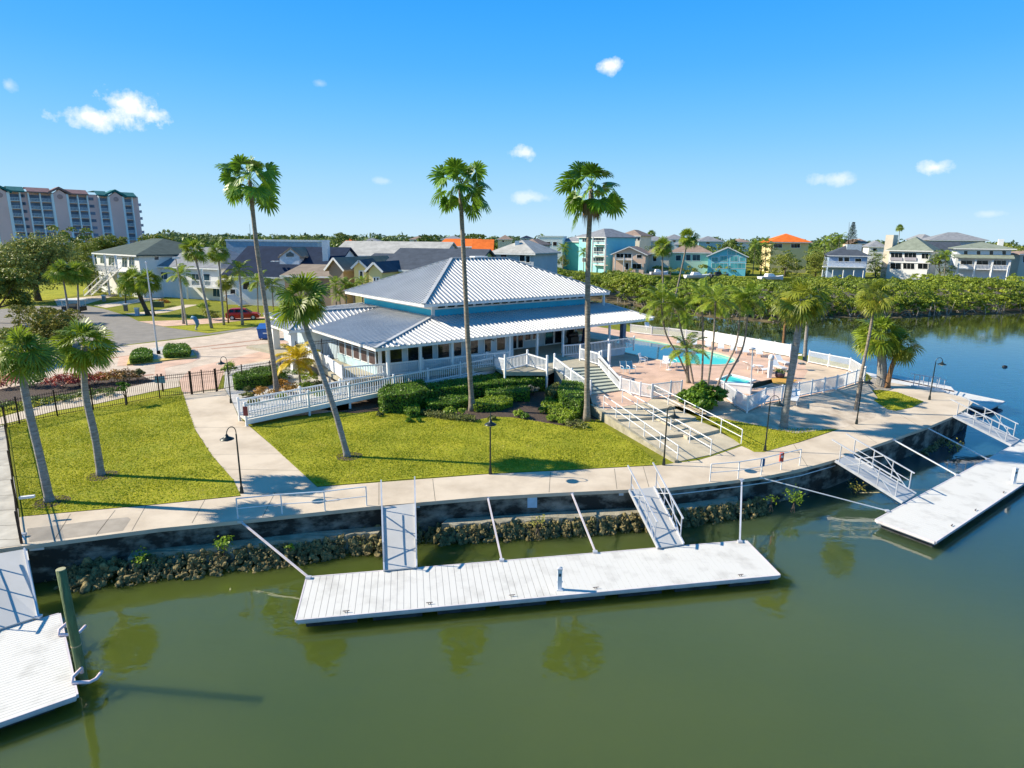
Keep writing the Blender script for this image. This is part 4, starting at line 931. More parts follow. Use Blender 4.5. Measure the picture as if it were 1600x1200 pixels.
mb=MB(); mb.beam(stT[1]+Vector((-.08,0,.78)),stB[1]+Vector((-.08,0,.78)),.04,.04); tag(mb.build('grab_rail',BLACK,loc=stT[1]),'dark thin handrail inside the pool side of the stairs','handrail')
# mid white newel standing alone
p=P(951,572,ZD); q=P(951,549,2.1)
mb=MB(); mb.box(Vector((p.x,p.y,1.6)),(.22,.22,2.2),UA); tag(mb.build('gate_post',VINYL,loc=p),'tall lone white post behind the stair railing','post')
# terrace and stepped ramp
TB=M('terrace_concrete',(.50,.43,.31),.85,var=.15,scale=1,bump=.2,bscale=30)
tp=[P(x,y,ZD) for x,y in ((922,618),(969,611),(1000,612),(1022,620),(1012,628),(948,640),(925,630))]
mb=MB(); mb.prism([(p.x,p.y) for p in tp],-.1,ZD+.008); struct(mb.build('brick_terrace',BRICK))
# lanes between walls: left lane from (930,634)->(1058,722); middle line; right (1020,622)->(1158,694)
Lt,Lb=P(928,634,ZD),P(1058,722,0); Mt,Mb=P(985,630,ZD),P(1111,711,0); Rt,Rb=P(1022,621,ZD),P(1159,694,0)
for nm,(A0,A1),(B0,B1),n,lab in (('stepped_ramp',(Lt,Lb),(Mt,Mb),3,'left lane of the concrete stepped ramp between the terrace and the promenade'),('stepped_ramp',(Mt,Mb),(Rt,Rb),4,'right lane of the concrete stepped ramp between the terrace and the promenade')):
    e=empty(nm,A1,lab,'ramp','lanes of the stepped ramp')
    for k in range(n):
        t0,t1=k/n,(k+1)/n; z0=ZD*(1-t0)+.0; z1=max(ZD*(1-t1)+.17,.03) if k<n-1 else .03
        q=[A0.lerp(A1,t0),A0.lerp(A1,t1),B0.lerp(B1,min(1,t1+.03)),B0.lerp(B1,t0+(.03 if k else 0))]; zz=[z0,z1,z1,z0]
        mb=MB(); mb.add([Vector((p.x,p.y,-.1)) for p in q]+[Vector((p.x,p.y,z)) for p,z in zip(q,zz)],BOXF); mb.build('ramp_slab',TB,e)
    if n==4:
        for k,t in ((0,.28),(1,.62)):
            c0=A0.lerp(A1,t)+Vector((-.35,0,0)); dd=(A1-A0); dd.z=0; dd.normalize(); sd=(B0-A0); sd.z=0; sd.normalize()
            for s in range(2):
                p=c0+dd*(.35*s); mb=MB(); mb.prism([(q.x,q.y) for q in (p,p+dd*.34,p+dd*.34+sd*1.5,p+sd*1.3)],0,ZD*(1-t)+.16-.11*s); mb.build('step',TB,e)
# retaining wall beside the lawn
rw=P(925,640,0); mb=MB()
a0,a1=P(924,634,ZD),P(1057,723.5,0.); side=(a1-a0).cross(Z3).normalized()*.12
mb.add([Vector((p.x,p.y,-.3)) for p in (a0-side,a1-side,a1+side,a0+side)]+[Vector((p.x,p.y,z)) for p,z in zip((a0-side,a1-side,a1+side,a0+side),(ZD+.12,.16,.16,ZD+.12))],BOXF)
tag(mb.build('retaining_wall',CONC2,loc=rw),'mossy tapering concrete wall between the lawn and the stepped ramp','wall')
def alongrail(p0,p1,n,label,z0=.14): pipe_rail([p0.lerp(p1,k/(n-1))+Vector((0,0,z0*(1-k/(n-1)))) for k in range(n)],label,None,.92,'ramp_rail',.03)
alongrail(P(943,641,ZD),P(1058,721,0.02),6,'white two-bar rail on the lawn side of the stepped ramp')
alongrail(P(972,631,ZD),P(1110,711,0.02),6,'white two-bar rail down the middle of the stepped ramp')
alongrail(P(1020,623,ZD),P(1158,694,0.02),6,'white two-bar rail on the pool side of the stepped ramp')
# ---------------------------------------------------------------- pool fences
def picket(pts,label,h=1.2,name='pool_fence',sp=.12,bw=.04,mat=VINYL,solid=False,every=1,cat='fence',group=None,skip=()):
    e=empty(name,pts[0],label,cat,group)
    for i in range(len(pts)-1):
        a,b=pts[i],pts[i+1]; mb=MB(); dn=Vector((0,0,1)); L_=(b-a).length
        mb.beam(a+dn*(h-.06),b+dn*(h-.06),.05,.07); mb.beam(a+dn*.14,b+dn*.14,.05,.07)
        if solid: mb.beam(a+dn*h*.5,b+dn*h*.5,.03,h-.2)
        else:
            k=max(1,int(L_/sp)); 
            for q in range(1,k): p=a.lerp(b,q/k); mb.box(p+dn*(h*.5+.02),(bw,bw*.6,h-.2),math.atan2((b-a).y,(b-a).x))
        mb.build('fence_panel',mat,e)
    for i,p in enumerate(pts):
        if i in skip or i-len(pts) in skip: continue
        mb=MB(); mb.box(p+Vector((0,0,h*.5+.02)),(.1,.1,h+.08)); mb.build('post',mat,e)
    return e
def segs(px,n,z=ZD):
    out=[]
    for (a,b),k in zip(zip(px[:-1],px[1:]),n):
        A_,B_=P(a[0],a[1],z),P(b[0],b[1],z)
        for j in range(k): out.append(A_.lerp(B_,j/k))
    out.append(P(px[-1][0],px[-1][1],z)); return out
picket(segs([(969,611),(1000,620),(1018,623)],[2,1]),'white picket gate and fence at the top of the stepped ramp',1.1,sp=.1)
picket(segs([(1018,623),(1047,619),(1064,618)],[1,1]),'sunlit white fence panels between the gate and the palm clump',1.15,skip=(0,),sp=.11,bw=.04)
picket(segs([(1130,620),(1148,634),(1167,645)],[1,1]),'shaded white fence corner beside the spa',1.15,sp=.1)
picket(segs([(1167,645),(1194,631),(1246,621),(1306,609),(1350,595)],[1,2,3,3]),'long curved white fence between the pool terrace and the shell bed',1.15,skip=(0,-1),sp=.115,bw=.04)
picket(segs([(1350,595),(1327,580),(1263,567)],[1,2]),'white picket fence along the water at the far pool corner',1.2,sp=.09,bw=.03)
picket(segs([(1100,533),(1234,558)],[6]),'solid white screen wall along the canal behind the loungers',1.3,skip=(0,),solid=True)
picket(segs([(985,520),(1018,524),(1044,526),(1100,533)],[1,1,2]),'white picket fence at the far end of the pool',1.1,sp=.09,bw=.04)
# ---------------------------------------------------------------- pool furniture
def lounger(p,rz,label,group='white loungers round the pool',stack=0):
    e=empty('pool_lounger',p,label,'lounger',group,rz); p0=Vector((0,0,0))
    def loc(mb,name,mat):
        o=mb.build(name,mat); o.parent=e; return o
    mb=MB(); mb.beam((-.95,-.3,.34),(.35,-.3,.34),.05,.05); mb.beam((-.95,.3,.34),(.35,.3,.34),.05,.05)
    mb.beam((-.95,-.3,.34),(-.95,.3,.34),.05); loc(mb,'frame',VINYL)
    mb=MB()
    for k in range(9): mb.box((-.9+k*.145,0,.375),(.115,.62,.02))
    loc(mb,'seat',VINYL)
    mb=MB(); mb.add([(.38,-.3,.36),(.38,.3,.36),(.95,.3,.78),(.95,-.3,.78),(.38,-.3,.39),(.38,.3,.39),(.93,.3,.81),(.93,-.3,.81)],BOXF); loc(mb,'backrest',VINYL)
    for x in (-.8,.3):
        for y in (-.28,.28): mb=MB(); mb.box((x,y,.17),(.05,.05,.34)); loc(mb,'leg',VINYL)
    return e
nmL=['first','second','third','fourth','fifth','sixth','seventh']
for k,(x,y) in enumerate(((1062,538),(1084,541),(1106,544),(1126,547),(1146,550),(1165,553),(1186,556))):
    lounger(P(x,y,ZD),R(72),'white lounger by the canal screen wall, %s of the row from the left'%nmL[k])
for k,(x,y,a,l) in enumerate(((1176,578,200,'white lounger lying flat on the deck left of the white pedestal'),(1192,583,200,'white lounger in front of the one left of the white pedestal'),(1216,578,100,'white lounger with raised back to the right of the white pedestal'),(1222,570,100,'white lounger with raised back nearest the end of the screen wall'),(1180,636,20,'white lounger inside the fence corner beside the spa'),(1240,628,60,'white lounger behind the leaning palm inside the curved fence'))): lounger(P(x,y,ZD),R(a),l)
def chair(p,rz,label,mat=VINYL,blue=True):
    e=empty('patio_chair',p,label,'chair','patio chairs below the deck',rz); S=M('sling_blue',(.12,.35,.5),.6) if blue else VINYL
    def loc(mb,name,mat_):
        o=mb.build(name,mat_); o.parent=e; return o
    mb=MB(); mb.box((0,0,.42),(.52,.5,.04)); loc(mb,'seat',S)
    mb=MB(); mb.add([(-.26,.22,.42),(.26,.22,.42),(.26,.42,1.0),(-.26,.42,1.0),(-.26,.26,.42),(.26,.26,.42),(.26,.46,1.0),(-.26,.46,1.0)],BOXF); loc(mb,'backrest',S)
    for s in (-1,1):
        mb=MB(); mb.tube([(s*.3,-.28,0),(s*.3,-.27,.6),(s*.3,-.1,.66),(s*.3,.3,.64)],.025,6); loc(mb,'arm',mat); mb=MB(); mb.tube([(s*.28,.4,0),(s*.28,.24,.44),(s*.28,.46,1.02)],.022,6); loc(mb,'leg',mat)
for x,y,a,l in ((976,583,20,'left chair of the blue sling pair beside the stairs'),(986,583,20,'right chair of the blue sling pair beside the stairs'),(1005,569,60,'pale chair standing alone between deck and pool'),(1038,574,-30,'left pale chair under the young palm fronds by the pool'),(1050,573,30,'right pale chair under the young palm fronds by the pool'),(982,541,120,'pale blue chair behind the covered deck railing'),(1012,516,10,'white chair at the far end of the pool left of the fence')):
    chair(P(x,y,ZD if y!=541 else FL),R(a),l,blue=(y>580 or y==541))
e=empty('patio_table',P(1045,578,ZD),'small round pale table between the two chairs by the pool','table'); p=P(1045,578,ZD)
mb=MB(); mb.cyl(p+Vector((0,0,.68)),p+Vector((0,0,.71)),.45,.45,16); mb.build('tabletop',VINYL,e); mb=MB(); mb.cyl(p,p+Vector((0,0,.68)),.04); mb.cyl(p,p+Vector((0,0,.03)),.25,.25,12); mb.build('stand',VINYL,e)
p=P(1172,627,ZD); mb=MB(); e=empty('shower_pole',p,'thin grey pole with a flat top standing by the spa','pole'); mb.cyl(p,PL(1176,545,p,p+Vector((1,0,0))),.05,.04); mb.build('pole',ALU,e); q=PL(1176,545,p,p+Vector((1,0,0))); mb=MB(); mb.cyl(q,q+Vector((0,0,.1)),.25,.12,12); mb.build('fixture',ALU,e)
p=P(1202,590,ZD); e=empty('equipment_pedestal',p,'white upright pedestal with a rounded head beside the channel','pedestal'); mb=MB(); mb.box(p+Vector((0,0,.75)),(.28,.28,1.5)); mb.build('body',VINYL,e); mb=MB(); mb.sphere(p+Vector((0,0,1.75)),.25,(1,1,1.2)); mb.build('head',VINYL,e,smooth=True)
p=P(1243,577,ZD); e=empty('pool_lift',p,'white pool chair lift post near the end of the screen wall','pool lift'); mb=MB(); mb.tube([p,p+Vector((0,0,1.3)),p+Vector((.3,-.3,1.4))],.09,8); mb.build('mast',VINYL,e); mb=MB(); mb.box(p+Vector((.35,-.35,.6)),(.5,.5,.1)); mb.build('seat',SKYGLASS,e)
p=P(1218,590,ZD); e=empty('planter_pot',p,'dark purple round pot with a low green plant','planter'); mb=MB(); mb.tube([p,p+Vector((0,0,.1)),p+Vector((0,0,.42)),p+Vector((0,0,.5))],[.25,.38,.42,.36],14); mb.build('pot',M('purple_pot',(.06,.035,.07),.4),e,smooth=True)
c=np.array(tuple(p))+rng.normal(size=(140,3))*np.array([.3,.3,.06])+np.array([0,0,.58]); v,f=quads(c,rng.normal(size=(140,3))+np.array([0,0,1]),rng.uniform(.06,.12,140),2); mb=MB(); mb.arr(v,f); mb.build('foliage',L_HEDGE,e)
p=P(1150,612,ZD); e=empty('storage_box',p,'low white storage box inside the fence beside the spa','box'); mb=MB(); mb.box(p+Vector((0,0,.3)),(2.2,.7,.6),-.45); mb.build('body',VINYL,e); mb=MB(); mb.box(p+Vector((0,0,.63)),(2.3,.78,.05),-.45); mb.build('lid',WHITE,e)
p=P(958,523,ZD)+Vector((0,0,0)); p=W(24.6,7.0,FL); e=empty('patio_umbrella',p,'closed navy umbrella seen beneath the roof by the pool','umbrella')
p=P(958,560,ZD)+VD*4; e.location=p; bpy.context.view_layer.update()
mb=MB(); mb.cyl(p,p+Vector((0,0,3)),.04); mb.build('pole',ALU,e); mb=MB(); mb.tube([p+Vector((0,0,.9)),p+Vector((0,0,1.2)),p+Vector((0,0,2.4)),p+Vector((0,0,2.9))],[.3,.36,.25,.05],10); mb.build('canopy',M('navy_canvas',(.02,.045,.12),.8),e,smooth=True)
p=W(23.5,3.2,FL); e=empty('barbecue_grill',p,'black covered grill standing under the porch roof','grill')
mb=MB(); mb.box(p+Vector((0,0,.45)),(1.1,.5,.7),UA); mb.build('cart',BLACK,e); mb=MB(); mb.tube([p+Vector((-.55,-.1,.95)),p+Vector((.4,.65,.95))],.28,12); mb.build('hood',BLACK,e,smooth=True)
# ---------------------------------------------------------------- palms
def crown_mesh(name,mb,mat):
    me=bpy.data.meshes.new(name); me.from_pydata(mb.verts().tolist(),[],mb.f); me.materials.append(mat); me.update(); return me
CW=[crown_mesh('crown',fan_crown(25,1,pet=.6,seg=19,droop=.3,spread=125,emin=-58,emax=80,wid=.075,seed=s,sagp=.03,tws=1.3,low=.6),L_WASH) for s in (31,42,53)]
CS=[crown_mesh('crown',fan_crown(36,1,pet=.48,seg=17,droop=.4,spread=95,emin=-46,emax=86,wid=.06,seed=s,sagp=.04,tws=.9,low=.55),L_SABAL) for s in (4,5,6)]
CY=[crown_mesh('crown',fan_crown(32,1,pet=.5,seg=15,droop=.5,spread=92,emin=-66,emax=86,wid=.06,seed=s,sagp=.05,tws=.9,low=.6),L_SABY) for s in (7,8)]
CF=[crown_mesh('crown',feather_crown(15,1,seed=s,nl=20,emin=-25),L_QUEEN) for s in (9,10,12)]
CFD=[crown_mesh('crown',feather_crown(15,1,seed=s,nl=20,emin=-30),L_SABAL) for s in (13,)]
CG=[crown_mesh('crown',feather_crown(20,1,seed=21,nl=24,emin=-25,curl=.8,ll=.36),L_YEL)]
def skirt_mb(c,rad,n=12,ln=.7,seed=1):
    rs_=random.Random(seed); mb=MB()
    for k in range(n):
        a=k*2.4; h=Vector((math.cos(a),math.sin(a),0)); s=Vector((-h.y,h.x,0))
        p0=c+Vector((0,0,-.05)); p1=p0+h*rad*.18-Vector((0,0,rad*.2)); p2=p0+h*rad*rs_.uniform(.14,.24)-Vector((0,0,rad*ln*rs_.uniform(.7,1.1)))
        for j in range(5):
            w_=s*(j-2)*rad*.03; mb.add([p0+w_*.3-s*.01,p0+w_*.3+s*.01,p1+w_+s*.03*rad,p1+w_-s*.03*rad,p2+w_*1.4],[(0,1,2,3),(3,2,4)])
    return mb
def palm(px,kind,label,gz=0.,mid=(),rad=45,tr=.16,skirt=0,trunk=None,group=None,name='fan_palm',idx=0,flat=1.,foot=1.3,Y=None):
    """px=(bx,by,cx,cy): base pixel on the ground and crown centre pixel; all points share the base's distance"""
    bx,by,cx,cy=px
    b=P(bx,by,gz) if Y is None else PY(bx,by,Y); Yb=b.y
    if Y is not None: b.z=gz
    key=[b]+[PY(x,y,Yb) for x,y in mid]+[PY(cx,cy,Yb)]
    pts=[]
    for i in range(len(key)-1):
        p0=key[max(i-1,0)];p1=key[i];p2=key[i+1];p3=key[min(i+2,len(key)-1)]
        for j in range(7):
            t_=j/7; pts.append(.5*((2*p1)+(p2-p0)*t_+(2*p0-5*p1+4*p2-p3)*t_*t_+(3*p1-p0-3*p2+p3)*t_**3))
    pts.append(key[-1]); n=len(pts)
    rs_=random.Random(int(cx*7+cy)); pts[0]=pts[0]-Vector((0,0,.1))
    rr=[tr*(1.0-.28*i/(n-1))*(foot if i==0 else (1+(foot-1)*.4 if i==1 else 1))*rs_.uniform(.95,1.05) for i in range(n)]
    e=empty(name,b,label,'palm tree',group)
    mb=MB(); mb.tube(pts,rr,9); mb.build('trunk',trunk or TRUNK,e,smooth=True)
    top=key[-1]; r_=rad*(Yb/(FPX*1.027))
    data={'w':CW,'s':CS,'y':CY,'f':CF,'fd':CFD,'g':CG}[kind]
    c=inst('crown',data[idx%len(data)],Vector(top)-b,e,rs_.uniform(0,6.28),(r_,r_,r_*flat))
    if skirt: skirt_mb(top-Vector((0,0,r_*.15)),r_,ln=skirt,seed=idx).build('dead_fronds',L_DEAD,e)
    return e
WG='tall slender fan palms round the clubhouse'
palm((433,613,390,282),'w','very tall slender fan palm in the gravel bed by the iron gate',mid=((418,500),(401,385)),rad=56,tr=.2,group=WG,idx=0,foot=1.5,skirt=.0)
palm((738,642,719,292),'w','very tall slender fan palm before the middle hedges',mid=((731,530),(725,410)),rad=58,tr=.19,group=WG,idx=1,foot=1.7)
palm((917,658,924,296),'w','very tall fan palm beside the wooden stairs with a brown ragged skirt',mid=((918,530),(919,400)),rad=60,tr=.2,skirt=.75,group=WG,idx=2,foot=1.6)
LG='cabbage palms on the lawns'
palm((543,714,470,468),'s','leaning dark green palm rising from the middle of the lawn',mid=((523,642),(494,558),(478,510)),rad=53,tr=.17,trunk=TRUNKG,group=LG,idx=0,skirt=.3)
palm((78,784,34,552),'s','leaning palm in the left lawn nearest the side walkway',mid=((64,720),(45,640),(36,590)),rad=54,tr=.19,trunk=TRUNKG,group=LG,idx=1,skirt=.3)
palm((158,743,132,541),'s','palm in the left lawn, right of the other leaning one',mid=((148,680),(133,610)),rad=56,tr=.19,trunk=TRUNKG,group=LG,idx=2,skirt=.35)
palm((1224,670,1254,468),'y','thick trunked palm on the shell bed with a broad yellow-green crown',mid=((1230,620),(1242,550),(1249,500)),rad=48,tr=.25,trunk=TRUNKG,idx=0,foot=1.2)
palm((1224,541,1232,470),'y','shorter palm behind the screen wall with hanging yellow fronds',gz=0,mid=((1227,505),),rad=30,tr=.2,trunk=TRUNKD,idx=1)
palm((1257,566,1266,470),'s','dark palm behind the thick trunked one at the end of the screen wall',gz=0,mid=((1260,520),),rad=34,tr=.2,trunk=TRUNKG,idx=1)
palm((1336,644,1368,462),'y','tall thin leaning palm on the sand with a small light crown',mid=((1346,585),(1359,520)),rad=36,tr=.12,idx=1,trunk=TRUNK)
palm((1377,604,1373,525),'s','stout palm with criss-cross grey trunk at the promenade tip',mid=((1378,565),),rad=46,tr=.42,trunk=TRUNKG,idx=2,foot=1.1)
palm((1386,606,1408,538),'y','brown trunked palm leaning right from the foot of the stout one',mid=((1393,575),),rad=36,tr=.22,trunk=TRUNKD,idx=0)
palm((1048,509,1075,372),'s','tall thin palm behind the pool with the highest crown of the far shore pair',gz=0,mid=((1054,470),(1066,415)),rad=19,tr=.15,idx=0,Y=95)
palm((1036,505,1035,386),'s','tall thin palm behind the pool just left of the highest one',gz=0,mid=((1036,460),),rad=20,tr=.15,idx=1,Y=97)
QG='slender feather palms in the poolside clump'
for k,(bx,by,m,cx,cy,rd,l) in enumerate(((1079,600,((1062,560),(1040,520)),1033,472,36,'leftmost feather palm of the poolside clump, its trunk bowed to the left'),(1084,602,((1076,560),(1063,510)),1059,482,33,'second feather palm from the left in the poolside clump'),(1096,605,((1098,560),(1098,510)),1096,462,31,'straight thin feather palm in the middle of the poolside clump'),(1103,622,((1109,580),(1115,530)),1118,470,34,'dark straight feather palm of the poolside clump rising from its front'),(1117,612,((1130,580),(1151,535)),1157,472,31,'feather palm of the poolside clump leaning right, second from its right end'),(1126,612,((1141,582),(1162,538)),1170,468,33,'rightmost feather palm of the poolside clump, leaning right with a bent trunk'))):
    palm((bx,by,cx,cy),'f' if k%3 else 'fd',l,gz=.5,mid=m,rad=rd*1.18,tr=.085,group=QG,name='feather_palm',idx=k)
palm((1075,600,1073,548),'f','young feather palm with low arching fronds beside the pool',gz=.5,rad=40,tr=.16,name='feather_palm',idx=1)
palm((1066,520,1070,500),'f','bushy bright palm at the water behind the pool',gz=0,rad=22,tr=.12,name='feather_palm',idx=2)
palm((470,604,465,562),'g','small golden yellow feather palm beside the ramp',mid=(),rad=38,tr=.09,name='golden_palm')
# left street palms
SG='street palms along the drives'
for k,(q,kd,rd,t_,l) in enumerate((((331,513,303,392),'s',24,.17,'street palm with pale leaning trunk left of the red car'),((350,508,341,396),'s',20,.14,'thin street palm at the rear of the red car'),((379,508,374,422),'fd',24,.17,'dark crowned street palm in front of the red car'),((287,506,281,430),'f',26,.16,'feather crowned street palm beside the pale street lamp'),((232,492,208,440),'s',30,.33,'large multi-headed street palm with a thick dark leaning trunk'),((240,494,232,440),'s',24,.22,'second dark trunk behind the large leaning street palm'),((197,484,195,448),'s',16,.12,'small round palm left of the large leaning street palm'),((108,491,97,425),'s',24,.16,'left palm of the pair behind the carport on the left'),((123,490,121,428),'s',24,.15,'right palm of the pair behind the carport on the left'),((357,505,352,440),'y',17,.1,'short yellowish palm between the thin street palms'))):
    palm(q,kd,l,rad=rd,tr=t_,group=SG,idx=k,trunk=TRUNKD if k in (9,) else (BARK if k in (4,5,6) else TRUNKG),name='street_palm')
for k,(q,rd,l) in enumerate((((525,470,524,444),17,'feather palm left of the yellow house'),((541,472,540,446),16,'feather palm just left of the yellow gables'),((556,476,551,450),17,'feather palm in front of the yellow gables'),((566,472,566,440),13,'small feather palm under the arched window'),((404,500,402,440),22,'bright feather palm behind the tallest left trunk'),((428,497,425,446),18,'feather palm between the dark-roofed and tan-roofed houses'),((535,482,530,462),15,'low yellowish palm in front of the tan-roofed house'))):
    palm(q,'f',l,rad=rd*1.15,tr=.1,group='feather palms behind the clubhouse',idx=k,name='feather_palm',Y=(76 if q[0]>500 else 96))
# ---------------------------------------------------------------- broad-leaved trees
def tree(name,label,bpx,cpx,rx,rz,mat,Y=None,ncl=60,nlf=60,size=None,tr=.25,gz=0,lobes=5,group=None,cat='tree',seed=0,flat=.75):
    b=P(bpx[0],bpx[1],gz) if Y is None else PY(bpx[0],bpx[1],Y); b.z=gz
    k=b.y/(FPX*1.027); c=PY(cpx[0],cpx[1],b.y); RX,RZ=rx*k,rz*k
    e=empty(name,b,label,cat,group); rs_=random.Random(seed+int(bpx[0]))
    mb=MB(); fork=b.lerp(c,.45); mb.tube([b-Vector((0,0,.1)),b.lerp(fork,.5)+Vector((rs_.uniform(-.2,.2),0,0)),fork],[tr*1.25,tr,tr*.8],8)
    cs=[]
    for j in range(lobes):
        a=j*2*math.pi/lobes+rs_.uniform(-.4,.4); q=c+Vector((math.cos(a)*RX*.62*rs_.uniform(.5,1.1),math.sin(a)*RX*.62,rs_.uniform(-.6,.55)*RZ)); cs.append(q)
        m_=fork.lerp(q,.5)+Vector((0,0,-.08*RZ)); mb.tube([fork,m_,q],[tr*.55,tr*.35,tr*.1],6)
    mb.build('trunk',BARK,e,smooth=True)
    cs.append(c+Vector((0,0,RZ*.35))); CC=np.array([tuple(q) for q in cs])
    def fn(n):
        i=rng.integers(0,len(CC),n); d=rng.normal(size=(n,3)); d/=np.linalg.norm(d,axis=1,keepdims=True)
        return CC[i]+d*np.array([RX*.5,RX*.5,RZ*.5])*rng.uniform(.5,1,(n,1))
    v,f=clumps(ncl,nlf,fn,min(RX,RZ)*.27,size or RX*.05,flat=flat); mb=MB(); mb.arr(v,f); mb.build('crown',mat,e); return e
tree('oak_tree','big spreading oak with a dark forked trunk at the left edge',(60,470),(50,412),62,52,leafmat('oak_leaf',(.09,.12,.03),(.36,.38,.08),.22,.55,warm=(.34,.3,.05),clump=.5),ncl=330,nlf=70,size=.24,tr=.5,lobes=10)
tree('broadleaf_tree','bright yellow-green tree beneath the pink apartment block',(130,462),(128,398),26,24,L_TREEY,Y=150,ncl=120,nlf=50)
tree('broadleaf_tree','yellowish tree between apartment block and grey-roofed house',(165,450),(170,384),28,18,L_TREEY,Y=175,ncl=120,nlf=50)
tree('broadleaf_tree','green tree at the far left edge below the oak',(-5,520),(4,450),40,36,L_TREEY,ncl=200,nlf=60,Y=85,size=.22)
tree('broadleaf_tree','dense tree right of the oak in front of the grey-roofed house',(140,470),(142,435),22,30,L_TREE,Y=128,ncl=120,nlf=50)
tree('flowering_bush','big yellow-green bush above the left palm crowns',(70,545),(58,506),62,32,leafmat('oak_bush',(.09,.10,.015),(.3,.28,.04),.25,.6,warm=(.45,.3,.04),clump=.7),ncl=300,nlf=70,size=.13,tr=.1,cat='bush',lobes=9)
tree('flowering_bush','green bush left of the parking plaza behind the palm crowns',(25,570),(14,540),60,30,L_TREEY,ncl=260,nlf=60,size=.12,tr=.08,cat='bush')
tree('broadleaf_tree','dark rounded tree behind the right end of the clubhouse roof',(853,440),(848,394),18,22,L_TREE,Y=200,ncl=50,nlf=50)
tree('broadleaf_tree','brighter low tree beside the dark rounded one behind the roof',(860,440),(862,408),16,13,L_TREEY,Y=190,ncl=40,nlf=40)
for k,(x,y,r1,r2,Yk,m,l) in enumerate(((1140,382,22,10,300,L_TREE,'dark tree behind the glass-gabled teal house'),(1190,395,20,22,235,L_TREE,'tall dark tree between the teal and orange-roofed houses'),(1305,372,18,9,300,L_TREE,'round tree right of the orange-roofed house'),(1368,412,15,22,214,L_TREE,'dense green tree between the blue and green-roofed houses'),(1470,410,18,18,205,L_TREE,'dark shrubby tree in front of the white columned house'),(1358,383,10,10,300,L_TREE,'small tree behind the blue house'),(1590,402,14,20,215,L_TREE,'dark tree at the right edge beside the white columned house'),(1100,395,14,12,250,L_TREE,'rounded tree between mint and teal houses'),(1022,395,14,18,255,L_TREE,'dark tree beside the cream gabled house'),(740,370,24,5,380,L_TREE,'low distant tree above the orange roofs'),(668,372,26,6,360,L_TREE,'dark distant tree clump above the long grey roof'),(534,372,20,8,300,L_TREE,'distant tree clump left of the long grey roof'),(880,405,10,8,240,L_TREEY,'small tree by the white flat-roofed building'),(1275,402,22,20,225,L_TREEY,'yellow-green tree right of the orange-roofed house'),(1228,404,24,16,220,L_TREEY,'yellow-green bushes in front of the orange-roofed house'))):
    tree('shoreline_tree',l,(x,y+r2),(x,y+r2*.15),r1,r2*1.15,m,Y=Yk,ncl=95,nlf=40,group='trees among the far houses',seed=k)
for k,(q,Yk,rd,l) in enumerate((((879,425,880,388),235,13,'feather palm before the teal-walled building'),((912,425,912,394),225,11,'thin palm in front of the turquoise house'),((1178,410,1180,382),235,13,'feather palm left of the orange-roofed house'),((1198,405,1197,378),240,12,'feather palm rising beside the orange roof'),((1290,400,1290,378),235,13,'feather palm right of the orange roof'),((1310,395,1312,372),250,13,'dark feather palm left of the conifer'),((1478,420,1478,400),203,15,'feather palm at the corner of the columned house'))):
    palm(q,'f','%s'%l,rad=rd,tr=.16,Y=Yk,group='palms among the far houses',idx=k,name='shoreline_palm')
palm((1406,380,1406,356),'s','lone small palm high against the sky above the green roof',Y=420,rad=7,tr=.22,idx=1,name='shoreline_palm')
for k,(x,y) in enumerate(((256,361),(263,361))): palm((x,375,x,y),'s','tiny twin palm on the skyline above the grey-roofed house, %s one'%('left','right')[k],Y=600,rad=3.5,tr=.3,idx=k,name='skyline_palm')
palm((1018,378,1018,366),'s','distant palm on the skyline right of the turquoise house',Y=420,rad=8,tr=.3,idx=2,name='skyline_palm')
# conifer
b=PY(1327,400,300); b.z=0; tp=PY(1327,347,300); e=empty('norfolk_pine',b,'dark conical pine standing alone above the blue house','pine tree'); mb=MB(); mb.cyl(b,tp,.35,.05); mb.build('trunk',BARK,e)
cs=[];ns=[]
for k in range(16):
    z=tp.z-.3-k*.62; r_=.25+k*.19
    for j in range(9):
        a=j*.7+k; 
        for s in range(6): cs.append((b.x+math.cos(a)*r_*(s+1)/6,b.y+math.sin(a)*r_*(s+1)/6,z+.12*s/6)); ns.append((rng.normal()*.3,rng.normal()*.3,1))
v,f=quads(np.array(cs),np.array(ns),np.full(len(cs),.85),1.6); mb=MB(); mb.arr(v,f); mb.build('crown',leafmat('pine_leaf',(.02,.04,.02),(.06,.10,.04),.1,.6),e)
